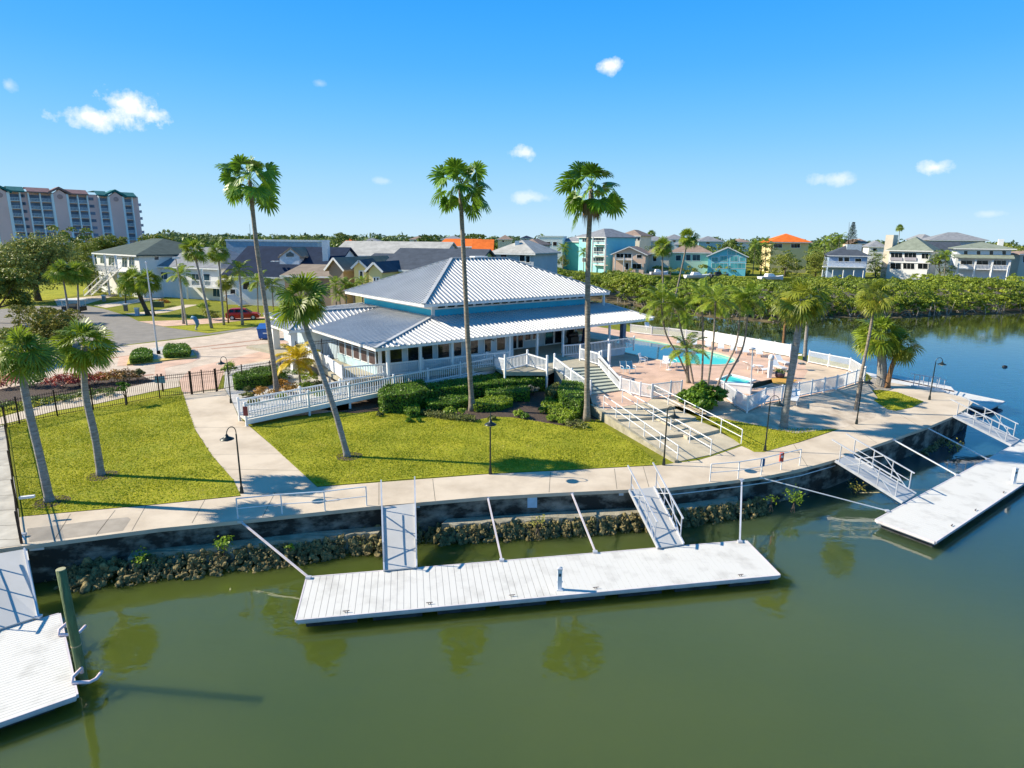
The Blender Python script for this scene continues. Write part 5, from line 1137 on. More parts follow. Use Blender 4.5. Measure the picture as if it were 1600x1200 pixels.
# ---------------------------------------------------------------- hedges and shrubs
CORE=M('hedge_core',(.018,.035,.008),.95,var=.3,scale=5)
def hedge(px,h,label,mat=L_HEDGE,gz=.0,name='clipped_hedge',dens=230,size=.085,cat='hedge',group='clipped hedges in the middle bed',fuzz=.04):
    base=[P(x,y,gz) for x,y in px]; c=sum(base,Vector())/len(base)
    if sum(base[i].x*base[(i+1)%len(base)].y-base[(i+1)%len(base)].x*base[i].y for i in range(len(base)))<0: base=base[::-1]
    e=empty(name,c,label,cat,group); ins=[p+(c-p).normalized()*.12 for p in base]
    mb=MB(); mb.prism([(p.x,p.y) for p in ins],gz,gz+h-.1); mb.build('stems',CORE,e)
    C=[];Nn=[]
    tris=tessellate_polygon([[Vector((p.x,p.y,0)) for p in base]])
    def samp(a,b_,c_,nr):
        ar=(b_-a).cross(c_-a).length/2; n=int(ar*dens)+1; u=rng.uniform(size=(n,2)); m_=u.sum(1)>1; u[m_]=1-u[m_]
        A=np.array(tuple(a));p=A+u[:,:1]*(np.array(tuple(b_))-A)+u[:,1:]*(np.array(tuple(c_))-A)
        C.append(p+rng.normal(size=(n,3))*fuzz); Nn.append(np.array(nr)*1.0+rng.normal(size=(n,3))*.6)
    up=Vector((0,0,h))
    for t_ in tris: a,b_,c_=[base[i]+up for i in t_]; samp(a,b_,c_,(0,0,1))
    for i in range(len(base)):
        a,b_=base[i],base[(i+1)%len(base)]; n_=(b_-a).cross(Z3).normalized(); samp(a,b_,b_+up,tuple(n_)); samp(a,b_+up,a+up,tuple(n_))
    C=np.concatenate(C);Nn=np.concatenate(Nn); 
    rsz=np.sin(C[:,0]*1.7)*np.sin(C[:,1]*2.1)*.06; C[:,2]+=rsz*(C[:,2]>gz+h*.7)
    v,f=quads(C,Nn,size*rng.uniform(.6,1.4,len(C)),1.6); mb=MB(); mb.arr(v,f); mb.build('leaves',mat,e); return e
def shrub(px,py,r,h,label,mat,gz=0.,name='shrub',n=420,size=.09,group='shrubs in the beds',cat='shrub',sx=1.,spiky=False):
    b=P(px,py,gz); e=empty(name,b,label,cat,group)
    mb=MB(); 
    for k in range(5): a=k*1.26; mb.cyl(b,b+Vector((math.cos(a)*r*.4*sx,math.sin(a)*r*.4,h*.6)),.02,.008,5)
    mb.build('stems',BARK,e)
    v,f=clumps(max(8,n//40),40,ell((b.x,b.y,b.z+h*.5),(r*.7*sx,r*.7,h*.38)),r*.38,size); mb=MB(); mb.arr(v,f); mb.build('leaves',mat,e); return e
hedge([(592,640),(600,647),(640,645),(668,636),(660,619),(610,620)],1.35,'large boxy clipped hedge at the left end of the middle bed')
hedge([(660,622),(668,632),(760,622),(850,612),(848,600),(760,605)],1.1,'long dark hedge running below the ramp rail')
hedge([(665,638),(668,645),(700,643),(735,636),(733,629),(700,631)],.6,'low clipped hedge left of the tall middle palm')
hedge([(632,648),(640,654),(655,652),(655,643),(640,641)],.55,'small round-cornered hedge block in front of the large boxy hedge')
hedge([(757,622),(762,630),(826,628),(826,617),(790,613)],.8,'dark clipped hedge right of the tall middle palm')
hedge([(735,637),(742,645),(780,643),(800,636),(798,627),(765,629)],.55,'lime green low hedge just right of the tall middle palm',L_LIME)
hedge([(871,636),(880,648),(905,655),(915,645),(912,622),(880,618)],1.3,'bright tall clipped hedge block beside the stairs palm',L_HEDGE)
hedge([(846,638),(858,650),(890,661),(902,655),(885,642),(858,630)],.5,'lower lime hedge in front of the tall block by the stairs',L_LIME)
hedge([(655,650),(700,657),(742,661),(742,656),(700,651),(660,645)],.28,'thin olive border hedge along the mulch edge',L_OLIVE)
hedge([(852,626),(866,636),(884,630),(872,616)],1.0,'olive rounded shrub behind the tall block by the stairs',L_OLIVE)
for k,(x,y,r,h,m,l) in enumerate(((703,650,.75,.7,L_LIME,'lime green rounded shrub left of the middle palm foot'),(723,649,.4,.7,L_LIME,'small lime shrub touching the middle palm foot'),(810,652,.5,.6,L_LIME,'small lime shrub right of the lawn lamp head'),(848,646,.45,.5,L_HEDGE,'small green shrub left of the lime hedge by the stairs'),(862,658,.5,.45,L_LIME,'bright low shrub at the front of the stairs bed'),(878,662,.6,.45,L_LIME,'second bright low shrub at the front of the stairs bed'),(900,668,.95,.5,L_OLIVE,'dull low shrub at the lawn edge below the stairs palm'),(833,618,.7,1.0,leafmat('grey_leaf',(.09,.09,.07),(.25,.25,.18),.2,.7),'greyish twiggy shrub at the right end of the long dark hedge'),(779,618,.45,.75,L_RED,'dark red shrub between the hedges of the middle bed'),(803,612,.6,.9,L_HEDGE,'dark rounded shrub beneath the stair landing'),(594,651,.3,.4,L_OLIVE,'little olive shrub in front of the large boxy hedge'),(770,656,.35,.3,L_OLIVE,'tiny olive shrub on the mulch below the lime hedge'),(821,655,.4,.5,L_HEDGE,'small green shrub beside the path light'),(640,660,.3,.35,L_HEDGE,'tiny green shrub at the front left of the middle bed'),(655,660,.25,.3,L_HEDGE,'tiniest green shrub beside the front left one'))):
    shrub(x,y,r,h,l,m)
for k,(x,y,r,h,m,l,sx) in enumerate(((358,585,.9,1.2,L_LIME,'bright green clipped bush at the iron gate',1),(415,619,1.0,.8,L_ORANGE,'orange leaved shrub left of the tall palm in the gravel bed',1.4),(455,615,.8,.75,L_ORANGE,'orange leaved shrub right of the tall palm in the gravel bed',1.2),(388,621,.6,.45,L_OLIVE,'grey-green low shrub near the gate lamps',1.3),(395,632,.55,.4,L_OLIVE,'grey-green low shrub nearest the ramp foot',1.1),(386,611,.5,.4,L_OLIVE,'small grey-green tuft at the back of the gravel bed',1),(452,592,1.0,.9,L_HEDGE,'dark green shrub under the golden palm',1.3),(478,612,.9,.8,L_LIME,'lime shrub at the foot of the golden palm',1.2),(495,617,.6,.5,L_LIME,'low lime shrub between the golden palm and the ramp',1.2),(440,604,.7,.7,L_ORANGE,'rusty shrub behind the tall palm trunk',1.2),(405,604,.7,.6,L_HEDGE,'green shrub behind the orange shrub in the gravel bed',1.3),(430,598,.9,.9,L_HEDGE,'deep green shrub behind the tall palm foot',1.3),(482,598,1.0,1.0,L_LIME,'tall lime shrub behind the golden palm',1.2),(498,608,.8,.7,L_OLIVE,'olive shrub against the ramp rail right of the golden palm',1.3),(440,624,.5,.45,L_LIME,'low lime tuft before the tall palm foot',1.4),(508,622,.6,.5,L_HEDGE,'dark tuft at the right end of the gravel bed',1.3))):
    shrub(x,y,r,h,l,m,sx=sx,n=600)
hedge([(366,602),(368,611),(420,604),(436,597),(434,586),(400,590)],.95,'dark hedge behind the iron fence right of the gate',group='clipped hedges at the gate')
hedge([(205,565),(204,569),(238,565),(238,556),(225,551),(208,556)],.55,'clipped shrub pair on the left of the kerbed island',L_HEDGE,gz=.14,group='clipped hedges at the gate',size=.1)
hedge([(256,553),(258,560),(296,558),(298,550),(290,544),(262,545)],.55,'clipped shrub pair on the right of the kerbed island',L_HEDGE,gz=.14,group='clipped hedges at the gate',size=.1)
# red croton bed, rose bed
for k,(x,y,r,sx,m,l) in enumerate(((100,606,1.3,1.5,L_RED,'leftmost red croton of the flower bed behind the iron fence'),(125,603,1.3,1.3,L_RED,'red croton second from the left in the flower bed'),(150,601,1.3,1.4,L_RED,'red croton in the middle of the flower bed'),(176,599,1.2,1.4,L_ORANGE,'orange croton right of the middle of the flower bed'),(200,596,1.1,1.4,leafmat('brown_leaf',(.1,.05,.02),(.3,.17,.06),.2,.6),'brownish croton near the right end of the flower bed'),(216,595,.7,1,L_OLIVE,'small olive bush at the right tip of the flower bed'),(14,606,1.4,1.2,L_RED,'reddish bush at the left edge of the photo behind the fence'),(55,604,1.2,1.2,L_TREE,'dark green bush between the red bushes of the flower bed'))):
    shrub(x,y,r,1.1,l,m,sx=sx,n=900,size=.1,group='bushes of the flower bed')
for k,(x,y) in enumerate(((20,640),(60,632),(100,627),(135,622),(165,618))):
    shrub(x,y,1.0,.55,'low white flowered shrub in the front row of the flower bed, %s from the left'%nmL[k],leafmat('rose_leaf',(.04,.09,.02),(.2,.28,.05),.25,.5,warm=(.6,.62,.5),clump=2),sx=1.6,n=600,size=.08,group='low shrubs in the front row of the flower bed')
b_=P(197,632,0); tree('small_tree','little round ornamental tree against the iron fence',(197,634),(194,604),12,8,L_HEDGE,ncl=24,nlf=40,size=.1,tr=.05)
tree('palm_clump_bush','dense green bush at the foot of the poolside palm clump',(1097,634),(1095,615),35,22,L_HEDGE,ncl=220,nlf=60,size=.12,tr=.05,gz=.5,cat='bush')
shrub(1022,612,.6,.5,'small brown shrub behind the white gate',L_OLIVE,gz=ZD)
shrub(290,500,.01,.01,'x',L_OLIVE) if False else None
shrub(330,500,1.6,1.5,'yellowish grassy clump right of the pale drive',L_TREEY,n=500,size=.16,group='shrubs by the drives'); shrub(318,487,1.6,1.6,'golden grass clump left of the white house door',L_LIME,n=500,size=.16,group='shrubs by the drives')
shrub(256,478,1.2,1.4,'pinkish shrub at the end of the middle drive',L_ORANGE,n=400,size=.16,group='shrubs by the drives')
# mulch rings
for x,y in ((545,714),(160,744),(80,785)):
    p=P(x,y,0); mb=MB(); mb.sheet([(p.x+.72*math.cos(a)*(1+.08*math.sin(3*a)),p.y+.72*math.sin(a),.034) for a in np.linspace(0,6.28,25)[:-1]]); struct(mb.build('mulch_ring',MULCH))
# ---------------------------------------------------------------- mangroves
def strip(front,depth,zt,n,nlf,rad,size,name,label,mat,seed=1,zb=-1.5,jit=1.):
    rs_=np.random.default_rng(seed); A=np.array([tuple(p) for p in front]); seg=np.linalg.norm(np.diff(A,axis=0),axis=1); cum=np.concatenate([[0],np.cumsum(seg)])
    t_=rs_.uniform(0,cum[-1],n); i=np.clip(np.searchsorted(cum,t_)-1,0,len(seg)-1); f=(t_-cum[i])/seg[i]; base=A[i]*(1-f[:,None])+A[i+1]*f[:,None]
    s=rs_.uniform(0,1,n); 
    top=zt*(.86+.16*np.sin(t_*.21+1)+.10*np.sin(t_*.53)+.06*rs_.normal(size=n)*jit)
    prof=np.minimum(1,(s*6)**.5+.12); zmax=zb+(top-zb)*prof
    z=np.where(rs_.uniform(size=n)<.6,zmax,zb+(zmax-zb)*rs_.uniform(.15,1,n))
    c=np.stack([base[:,0],base[:,1]+s*depth+rs_.uniform(-.6,.9,n)*jit,z],1)
    v,fc=clumps(n,nlf,lambda k:c,rad,size,flat=.7); mb=MB(); mb.arr(v,fc); o=mb.build(name,mat); tag(o,label,'trees',kind='stuff'); return o
strip([P(x,y+0,WZ) for x,y in MF[1:]],30,3.9,4200,50,.68,.21,'mangrove_thicket','dense mangrove thicket along the far bank of the canal',L_MANG,2)
strip([P(x,y,WZ)+Vector((0,1.5,0)) for x,y in MF[3:]],5,1.4,1100,46,.65,.21,'mangrove_fringe','low mangrove branches hanging over the water at the far bank',L_MANG,5)
mb=MB(); rs_=random.Random(8)
for k in range(160):
    i=rs_.randrange(2,len(MFp)-1); p=MFp[i].lerp(MFp[i+1] if i+1<len(MFp) else MFp[i],rs_.random())+Vector((0,rs_.uniform(.3,2.5),-.2))
    q=p+Vector((rs_.uniform(-1.5,1.5),rs_.uniform(-.5,1.5),rs_.uniform(1,3))); mb.tube([p,p.lerp(q,.5)+Vector((rs_.uniform(-.4,.4),0,.2)),q],[.08,.05,.025],5)
tag(mb.build('mangrove_branches',M('bleached_wood',(.34,.30,.25),.9)),'bare grey mangrove branches showing in the thicket','branches',kind='stuff')
def belt(x0,x1,Y,zt,dep,n,nlf,rad,size,label,mat,seed,name='distant_woodland'):
    pts=[]; 
    for k in range(9):
        p=PY(x0+(x1-x0)*k/8,380,Y); p.z=0; pts.append(p)
    strip(pts,dep,zt,n,nlf,rad,size,name,label,mat,seed,zb=0,jit=1.5)

belt(-150,1750,620,11.5,500,1600,22,7,2.6,'hazy far woodland along the whole horizon',L_FAR,31)
belt(-150,1750,330,7.5,200,700,30,4,1.5,'middle distance treetops between the far houses',L_TREE,32)
belt(225,560,260,9.5,50,200,36,3.2,.9,'woodland behind the dark-roofed houses on the left',L_TREE,33)
belt(1110,1320,270,8.0,30,110,40,2.5,.8,'trees crowding the far shore behind the orange roof',L_TREE,34)
belt(1540,1720,290,10.5,60,110,40,3.2,.9,'wooded rise at the right edge of the far shore',L_TREEY,35)
belt(60,240,170,10.5,15,150,60,1.8,.5,'leafy belt below the pink apartment block',L_TREEY,36)
belt(-200,60,170,8,20,150,60,1.8,.5,'leafy belt left of the oak',L_TREE,37)
belt(980,1480,222,2.8,8,160,36,1.3,.4,'shoreline shrubs in front of the far houses',L_TREEY,38)

# ---------------------------------------------------------------- real grass on the near lawns
def tufts(px,dens,label,mat,hgt=.05,z=.02,holes=()):
    poly=[P(*q,0) if len(q)==2 else P(*q) for q in px]
    tr=tessellate_polygon([[Vector((p.x,p.y,0)) for p in poly]]); C=[]
    for t_ in tr:
        a,b_,c=[poly[i] for i in t_]; ar=(b_-a).cross(c-a).length/2; n=int(ar*dens)
        u=rng.uniform(size=(n,2)); m_=u.sum(1)>1; u[m_]=1-u[m_]; A_=np.array(tuple(a)); C.append(A_+u[:,:1]*(np.array(tuple(b_))-A_)+u[:,1:]*(np.array(tuple(c))-A_))
    C=np.concatenate(C); n=len(C); patch=np.sin(C[:,0]*.9+np.sin(C[:,1]*.7)*2)*np.sin(C[:,1]*1.3+np.sin(C[:,0]*.5)*2)
    keep=rng.uniform(size=n)<(.62+.35*patch); C=C[keep]; n=len(C)
    C[:,:2]+=rng.normal(size=(n,2))*.03
    a=rng.uniform(0,6.28,n); w_=rng.uniform(.012,.04,n); h=hgt*rng.uniform(.5,1.5,n); d=np.stack([np.cos(a),np.sin(a),0*a],1)*w_[:,None]; ln=rng.normal(size=(n,3))*.03; ln[:,2]=0
    base=C.copy(); base[:,2]+=z; top=base+ln; top[:,2]+=h
    v=np.stack([base-d,base+d,top+d*.5,top-d*.5],1).reshape(-1,3); f=np.arange(n*4).reshape(-1,4)
    mb=MB(); mb.arr(v,f); tag(mb.build('grass_blades',mat),label,'grass',kind='stuff')
L_GR=leafmat('grass_blade',(.20,.255,.014),(.46,.45,.035),.35,.7,warm=(.62,.54,.13),clump=.45)
tufts([(495,759),(628,748),(760,739),(900,732),(1026,725),(1005,704),(925,656),(890,668),(850,661),(800,653),(770,652),(740,658),(700,651),(600,642),(560,646),(470,656),(396,668),(440,710)],330,'mown grass blades of the middle lawn',L_GR)
tufts([(38,806),(250,787),(375,773),(365,750),(331,712),(305,672),(297,650),(287,619),(200,631),(90,649),(14,664),(23,720)],300,'mown grass blades of the left lawn',L_GR)
tufts([(1112,652,.33),(1194,667,.15),(1224,670,.06),(1308,671,.03),(1250,690,.03),(1194,705,.03),(1178,705,.03),(1158,695,.03)],190,'mown grass blades at the poolside',L_GR)
tufts([(1349,611,.05),(1375,610,.05),(1400,613,.05),(1441,627,.05),(1425,635,.05),(1400,640,.05),(1388,638,.05),(1370,627,.05)],160,'mown grass blades of the small island',L_GR)
# ---------------------------------------------------------------- houses
def roofmat(n,c): return M(n,c,.95,var=.14,scale=.8,bump=.3,bscale=6,spec=.12)
def house(label,Lf,Rf,zeave,ridge,D,wall,roof,rt='hip',wins=(),z0=0.,over=.6,name='house',cat='house',trim=WHITE,group=None,winmat=GLASS,th=.25,extra=None,sidewins=()):
    """Lf,Rf: (px,Y) of the front wall's ends, zeave: (px,py) on the front eave, ridge: py of the ridge"""
    A=PY(Lf[0],zeave[1],Lf[1]); B=PY(Rf[0],zeave[1],Rf[1]); A.z=B.z=0
    ze=PL(zeave[0],zeave[1],A,B).z; d=(B-A).normalized(); n=Vector((-d.y,d.x,0)); Lw=(B-A).length
    def w(u,v,z): p=A+d*u+n*v; return Vector((p.x,p.y,z))
    mid=w(Lw/2,D/2,0); zr=CAMZ+(PY(800,ridge,mid.y).z-CAMZ) if ridge is not None else ze
    zr=PY((Lf[0]+Rf[0])/2,ridge,mid.y if rt!='gable_front' else (A.y+B.y)/2).z if ridge is not None else ze
    e=empty(name,w(Lw/2,0,z0),label,cat,group)
    mb=MB(); mb.prism([w(0,0,0),w(Lw,0,0),w(Lw,D,0),w(0,D,0)],z0,ze-.05)
    if rt=='gable_front': mb.add([w(.02,.02,ze-.06),w(Lw-.02,.02,ze-.06),w(Lw/2,.02,zr-.1),w(.02,D-.02,ze-.06),w(Lw-.02,D-.02,ze-.06),w(Lw/2,D-.02,zr-.1)],[(0,1,2),(3,5,4),(0,2,5,3),(1,4,5,2)])
    if rt=='gable_side': mb.add([w(.02,.02,ze-.06),w(.02,D-.02,ze-.06),w(.02,D/2,zr-.1),w(Lw-.02,.02,ze-.06),w(Lw-.02,D-.02,ze-.06),w(Lw-.02,D/2,zr-.1)],[(0,2,1),(3,4,5),(0,3,5,2),(1,2,5,4)])
    mb.build('wall',wall,e)
    o=over; mb=MB()
    def slab(q,t=th):
        q=[Vector(p) for p in q]; nn=(q[1]-q[0]).cross(q[2]-q[0]).normalized(); 
        if nn.z<0: nn=-nn; q=q[::-1]
        k=len(q); mb.add(q+[p-Vector((0,0,t)) for p in q],[tuple(range(k)),tuple(range(2*k-1,k-1,-1))]+[(i,i+k,(i+1)%k+k,(i+1)%k) for i in range(k)])
    if rt=='hip':
        a=[w(-o,-o,ze),w(Lw+o,-o,ze),w(Lw+o,D+o,ze),w(-o,D+o,ze)]
        if Lw>D: r0,r1=w(D/2,D/2,zr),w(Lw-D/2,D/2,zr); fs=[(a[0],a[1],r1,r0),(a[1],a[2],r1),(a[2],a[3],r0,r1),(a[3],a[0],r0)]
        else: r0,r1=w(Lw/2,Lw/2,zr),w(Lw/2,D-Lw/2,zr); fs=[(a[0],a[1],r0),(a[1],a[2],r1,r0),(a[2],a[3],r1),(a[3],a[0],r0,r1)]
        for q in fs: slab(q)
    elif rt=='gable_front':
        slab([w(-o,-o,ze-.1),w(Lw/2,-o,zr),w(Lw/2,D+o,zr),w(-o,D+o,ze-.1)]); slab([w(Lw/2,-o,zr),w(Lw+o,-o,ze-.1),w(Lw+o,D+o,ze-.1),w(Lw/2,D+o,zr)])
    elif rt=='gable_side':
        slab([w(-o,-o,ze-.1),w(Lw+o,-o,ze-.1),w(Lw+o,D/2,zr),w(-o,D/2,zr)]); slab([w(-o,D/2,zr),w(Lw+o,D/2,zr),w(Lw+o,D+o,ze-.1),w(-o,D+o,ze-.1)])
    else: mb.prism([w(-.15,-.15,0),w(Lw+.15,-.15,0),w(Lw+.15,D+.15,0),w(-.15,D+.15,0)],ze-.05,ze+.35)
    ro=mb.build('roof',roof if rt!='flat' else trim,e)
    if rt!='flat':
        mb=MB()
        if rt=='gable_front':
            mb.beam(w(-o,-o-.03,ze-.22),w(Lw/2,-o-.03,zr-.12),.05,.28); mb.beam(w(Lw/2,-o-.03,zr-.12),w(Lw+o,-o-.03,ze-.22),.05,.28)
        else: mb.beam(w(-o,-o-.03,ze-.22),w(Lw+o,-o-.03,ze-.22),.05,.26)
        mb.build('fascia',trim,ro)
    def addwin(q,nn,mat,nm='window'):
        # q: rect corners bl br tr tl on the wall plane
        mb=MB(); s=(q[1]-q[0]).normalized(); g=s*.12; v=Vector((0,0,.12))
        mb.add([p+nn*.0+x for p,x in zip(q,(-g-v,g-v,g+v,-g+v))]+[p+nn*.05+x for p,x in zip(q,(-g-v,g-v,g+v,-g+v))],BOXF); f=mb.build(nm,trim,e)
        mb=MB(); wd=(q[1]-q[0]).length; k=max(1,round(wd/1.3)); 
        for i in range(k):
            a=q[0].lerp(q[1],i/k)+s*.03;b=q[0].lerp(q[1],(i+1)/k)-s*.03; c=q[3].lerp(q[2],(i+1)/k)-s*.03; dd=q[3].lerp(q[2],i/k)+s*.03
            mb.add([a+nn*.053,b+nn*.053,c+nn*.053,dd+nn*.053],[(0,1,2,3)])
        mb.build('pane',mat,f)
    for r in wins:
        nm=r[4] if len(r)>4 else 'window'
        q=[PL(x,y,A,B) for x,y in ((r[0],r[3]),(r[2],r[3]),(r[2],r[1]),(r[0],r[1]))]
        q=[Vector((p.x,p.y,max(p.z,z0+.1))) for p in q]; q[1].z=q[0].z; q[2].z=q[3].z
        addwin(q,-n,winmat,nm)
    C_=w(Lw,D,0)
    for r in sidewins:
        q=[PL(x,y,B,C_) for x,y in ((r[0],r[3]),(r[2],r[3]),(r[2],r[1]),(r[0],r[1]))]; q[1].z=q[0].z; q[2].z=q[3].z
        addwin(q,d,winmat)
    e_={'e':e,'w':w,'L':Lw,'ze':ze,'zr':zr,'A':A,'B':B,'n':n,'d':d,'roof':ro}; return e_
def hpart(H,u0,u1,v0,v1,z0,z1,name,mat):
    mb=MB(); w=H['w']; mb.prism([w(u0,v0,0),w(u1,v0,0),w(u1,v1,0),w(u0,v1,0)],z0,z1); return mb.build(name,mat,H['e'])
def hpx(H,x0,y0,x1,y1,name,mat,out=.4,th=.15):
    """a flat slab or panel standing `out` in front of the front wall"""
    A,B=H['A']-H['n']*out,H['B']-H['n']*out; q=[PL(x,y,A,B) for x,y in ((x0,y1),(x1,y1),(x1,y0),(x0,y0))]; q[1].z=q[0].z; q[2].z=q[3].z
    mb=MB(); mb.add([p+H['n']*th for p in q]+q,[(0,3,2,1)[::-1],(4,5,6,7),(0,1,5,4),(1,2,6,5),(2,3,7,6),(3,0,4,7)]); return mb.build(name,mat,H['e'])
def verandah(H,x0,x1,yf,yr,deep=2.2,posts=3,top=None):
    """projecting balcony: floor slab at yf, rail to yr, posts to the ground"""
    A,B=H['A'],H['B']; a=PL(x0,yf,A-H['n']*deep,B-H['n']*deep); b=PL(x1,yf,A-H['n']*deep,B-H['n']*deep); b.z=a.z; zr=PL(x0,yr,A-H['n']*deep,B-H['n']*deep).z
    n=H['n']; mb=MB(); mb.prism([(p.x,p.y) for p in (a,b,b+n*deep,a+n*deep)],a.z-.3,a.z-.01); mb.build('balcony_floor',WHITE,H['e'])
    mb=MB(); mb.beam(Vector((a.x,a.y,zr)),Vector((b.x,b.y,zr)),.1,.12); L_=(b-a).length; k=int(L_/.35)
    for i in range(k+1): p=a.lerp(b,i/k); mb.box((p.x,p.y,(a.z+zr)/2),(.07,.07,zr-a.z))
    mb.build('balcony_rail',WHITE,H['e'])
    for i in range(posts):
        p=a.lerp(b,(i+.03)/(posts-1) if i<posts-1 else .98); mb=MB(); zt_=top if top is not None else H['ze']; mb.box((p.x,p.y,zt_/2),(.28,.28,zt_-.3)); mb.build('porch_post',WHITE,H['e'])
WC=M('wall_white',(.70,.69,.66),.8,var=.06,scale=.3); WCR=M('wall_cream',(.66,.58,.46),.8,var=.06,scale=.3); WG=M('wall_grey',(.42,.46,.52),.8,var=.06,scale=.3)
WY=M('wall_yellow',(.72,.62,.28),.8,var=.05,scale=.3); WYG=M('wall_yellow_green',(.45,.50,.20),.8,var=.05,scale=.3); WT=M('wall_turquoise',(.30,.66,.68),.8,var=.05,scale=.3); WT2=M('wall_aqua',(.16,.56,.66),.8,var=.05,scale=.3)
WM=M('wall_mint',(.48,.62,.50),.8,var=.05,scale=.3); WTE=M('wall_teal',(.16,.52,.47),.8,var=.05,scale=.3); WP=M('wall_peach',(.72,.50,.38),.8,var=.05,scale=.3); WB=M('wall_blue',(.28,.38,.54),.8,var=.05,scale=.3); WBR=M('wall_brown',(.30,.23,.17),.8,var=.1,scale=.3)
RG=roofmat('roof_dark_green',(.085,.11,.10)); RN=roofmat('roof_navy',(.018,.03,.06)); RT=roofmat('roof_tan',(.26,.21,.165)); RC=roofmat('roof_charcoal',(.07,.085,.11)); RL=roofmat('roof_light_grey',(.42,.41,.38)); RO=roofmat('roof_orange',(.72,.16,.03)); RGG=roofmat('roof_grey_green',(.22,.25,.20)); RB=roofmat('roof_brown',(.30,.22,.18)); RGR=roofmat('roof_grey',(.24,.25,.27))
# left group
H=house('white raised house with dark hip roof and long outdoor stairs',(150,136),(216,122),(216,398),372,17,WC,RG,'hip',wins=[(157,402,164,411),(170,402,179,417,'door'),(191,402,199,417),(202,402,210,417),(160,430,170,446),(195,432,207,450)],sidewins=[(241,401,248,406)],winmat=SKYGLASS)
verandah(H,148,184,421,413,2.5,3)
a=PL(184,418,H['A']-H['n']*3,H['B']-H['n']*3); b=P(137,462,0); mb=MB(); sd=(b-a).cross(Z3).normalized()*.7
for s_ in (-1,1):
    mb.beam(a+sd*s_,b+sd*s_,.08,.3); mb.beam(a+sd*s_+Vector((0,0,1)),b+sd*s_+Vector((0,0,1)),.07,.1)
    for k in range(8): p=a.lerp(b,k/7)+sd*s_; mb.beam(p,p+Vector((0,0,1)),.07)
for k in range(16): p=a.lerp(b,(k+.5)/16); mb.beam(p-sd,p+sd,.3,.05)
mb.build('outdoor_stairs',WHITE,H['e'])
H=house('white two storey house with grey hip roof behind the street palms',(238,126),(345,118),(300,417),386,12,WC,RGR,'hip',wins=[(250,425,262,436),(300,428,312,446),(318,428,328,446),(333,448,345,463)],group=None,winmat=SKYGLASS)
verandah(H,290,345,446,437,2,3)
H=house('large dark navy roofed house with a white gabled dormer and tall chimney',(350,112),(512,108),(430,432),385,17,WC,RN,'gable_side',wins=[(380,440,390,452),(360,452,368,464)],over=.5)
mb=MB(); q=[PL(x,y,H['A']+H['n']*3.2,H['B']+H['n']*3.2) for x,y in ((437,421),(468,421),(468,398),(453,389),(437,398))]; mb.add(q+[p+H['n']*5 for p in q],[(0,1,2,3,4),(5,9,8,7,6),(0,5,6,1),(1,6,7,2),(2,7,8,3),(3,8,9,4),(4,9,5,0)]); dm=mb.build('dormer',M('dormer_white',(.62,.66,.72),.8),H['e'])
mb=MB(); n_=H['n']; 
for s,(x,y) in enumerate(((434,401),(471,401))): 
    p=PL(x,y,H['A']+n_*3,H['B']+n_*3); q_=PL(453,386.5,H['A']+n_*3,H['B']+n_*3); mb.add([p,q_,q_+n_*5.5,p+n_*5.5]+[v-Vector((0,0,.25)) for v in (p,q_,q_+n_*5.5,p+n_*5.5)],BOXF)
mb.build('dormer_roof',RT,dm)
mb=MB(); q=[PL(x,y,H['A']+n_*3.1,H['B']+n_*3.1) for x,y in ((447,401),(459,401),(459,397),(453,393),(447,397))]; mb.add(q,[(0,1,2,3,4)]); mb.build('arched_window',SKYGLASS,dm)
c=PL(510,400,H['A']+n_*5,H['B']+n_*5); tz=PL(510,375,H['A']+n_*5,H['B']+n_*5).z; mb=MB(); mb.box((c.x,c.y,tz/2),(1.0,1.4,tz)); mb.build('chimney',WHITE,H['roof'])
for k in range(2):
    mb=MB(); p=PL(427+k*7,411,H['A']+n_*1.5,H['B']+n_*1.5); mb.box(p+Vector((0,0,.3)),(.5,1.2,.12)); mb.build('skylight',WHITE,H['roof'])
mb=MB(); p=PL(375,474,H['A']-n_*2,H['B']-n_*2); q=PL(355,480,H['A']-n_*5,H['B']-n_*5)
st_=[(0,0,-3),(0,0,-2)]
for k in range(9): mb.beam(H['w'](2+k*.35,-3.2,1.9-k*.2),H['w'](2+k*.35,-.4,1.9-k*.2),.36,.2+.0*k)
mb.build('porch_steps',WHITE,H['e'])
house('flat pale upper block rising behind the navy roof',(353,150),(496,146),(420,377),None,6,M('wall_blue_grey',(.30,.38,.47),.8),RGR,'flat',trim=M('pale_coping',(.6,.62,.64),.7))
H=house('tan roofed low house with twin small gables behind the leaning lawn palm',(444,99),(520,97),(480,430),413,12,WBR,RT,'gable_side',wins=[(470,436,480,444)],over=.5)
house('brown roofed house with a steep gable left of the yellow house',(514,93),(536,92),(514,420),402,13,WBR,RT,'gable_front',wins=[],over=.5)
house('brown side-gabled roof joining the steep gable and the yellow house',(537,100),(562,100),(545,428),401,12,WBR,RT,'gable_side',over=.3)
H=house('yellow-green house with a wide charcoal roof behind the clubhouse',(596,90),(735,86),(660,421),388,14,WYG,RC,'gable_side',wins=[(628,427,639,434)],over=.5)
house('narrow yellow gabled bay left of the arched window bay',(553,88),(571,88),(556,417),406,8,WY,RC,'gable_front',wins=[(562,424,567,436)],over=.35,group='yellow gabled bays')
H=house('yellow gabled bay with an arched white window',(576,85),(596,84.5),(578,422),409,8,WY,RC,'gable_front',wins=[(584,434,587,444),(589,434,592,444)],over=.4,group='yellow gabled bays')
house('long light grey roofed house with a small skylight',(520,124),(690,120),(600,399),377,14,WG,RL,'gable_side',over=.5)
house('lower charcoal roof in front of the long light grey roof',(570,108),(650,106),(610,409),396,10,WG,RC,'gable_side',over=.4)
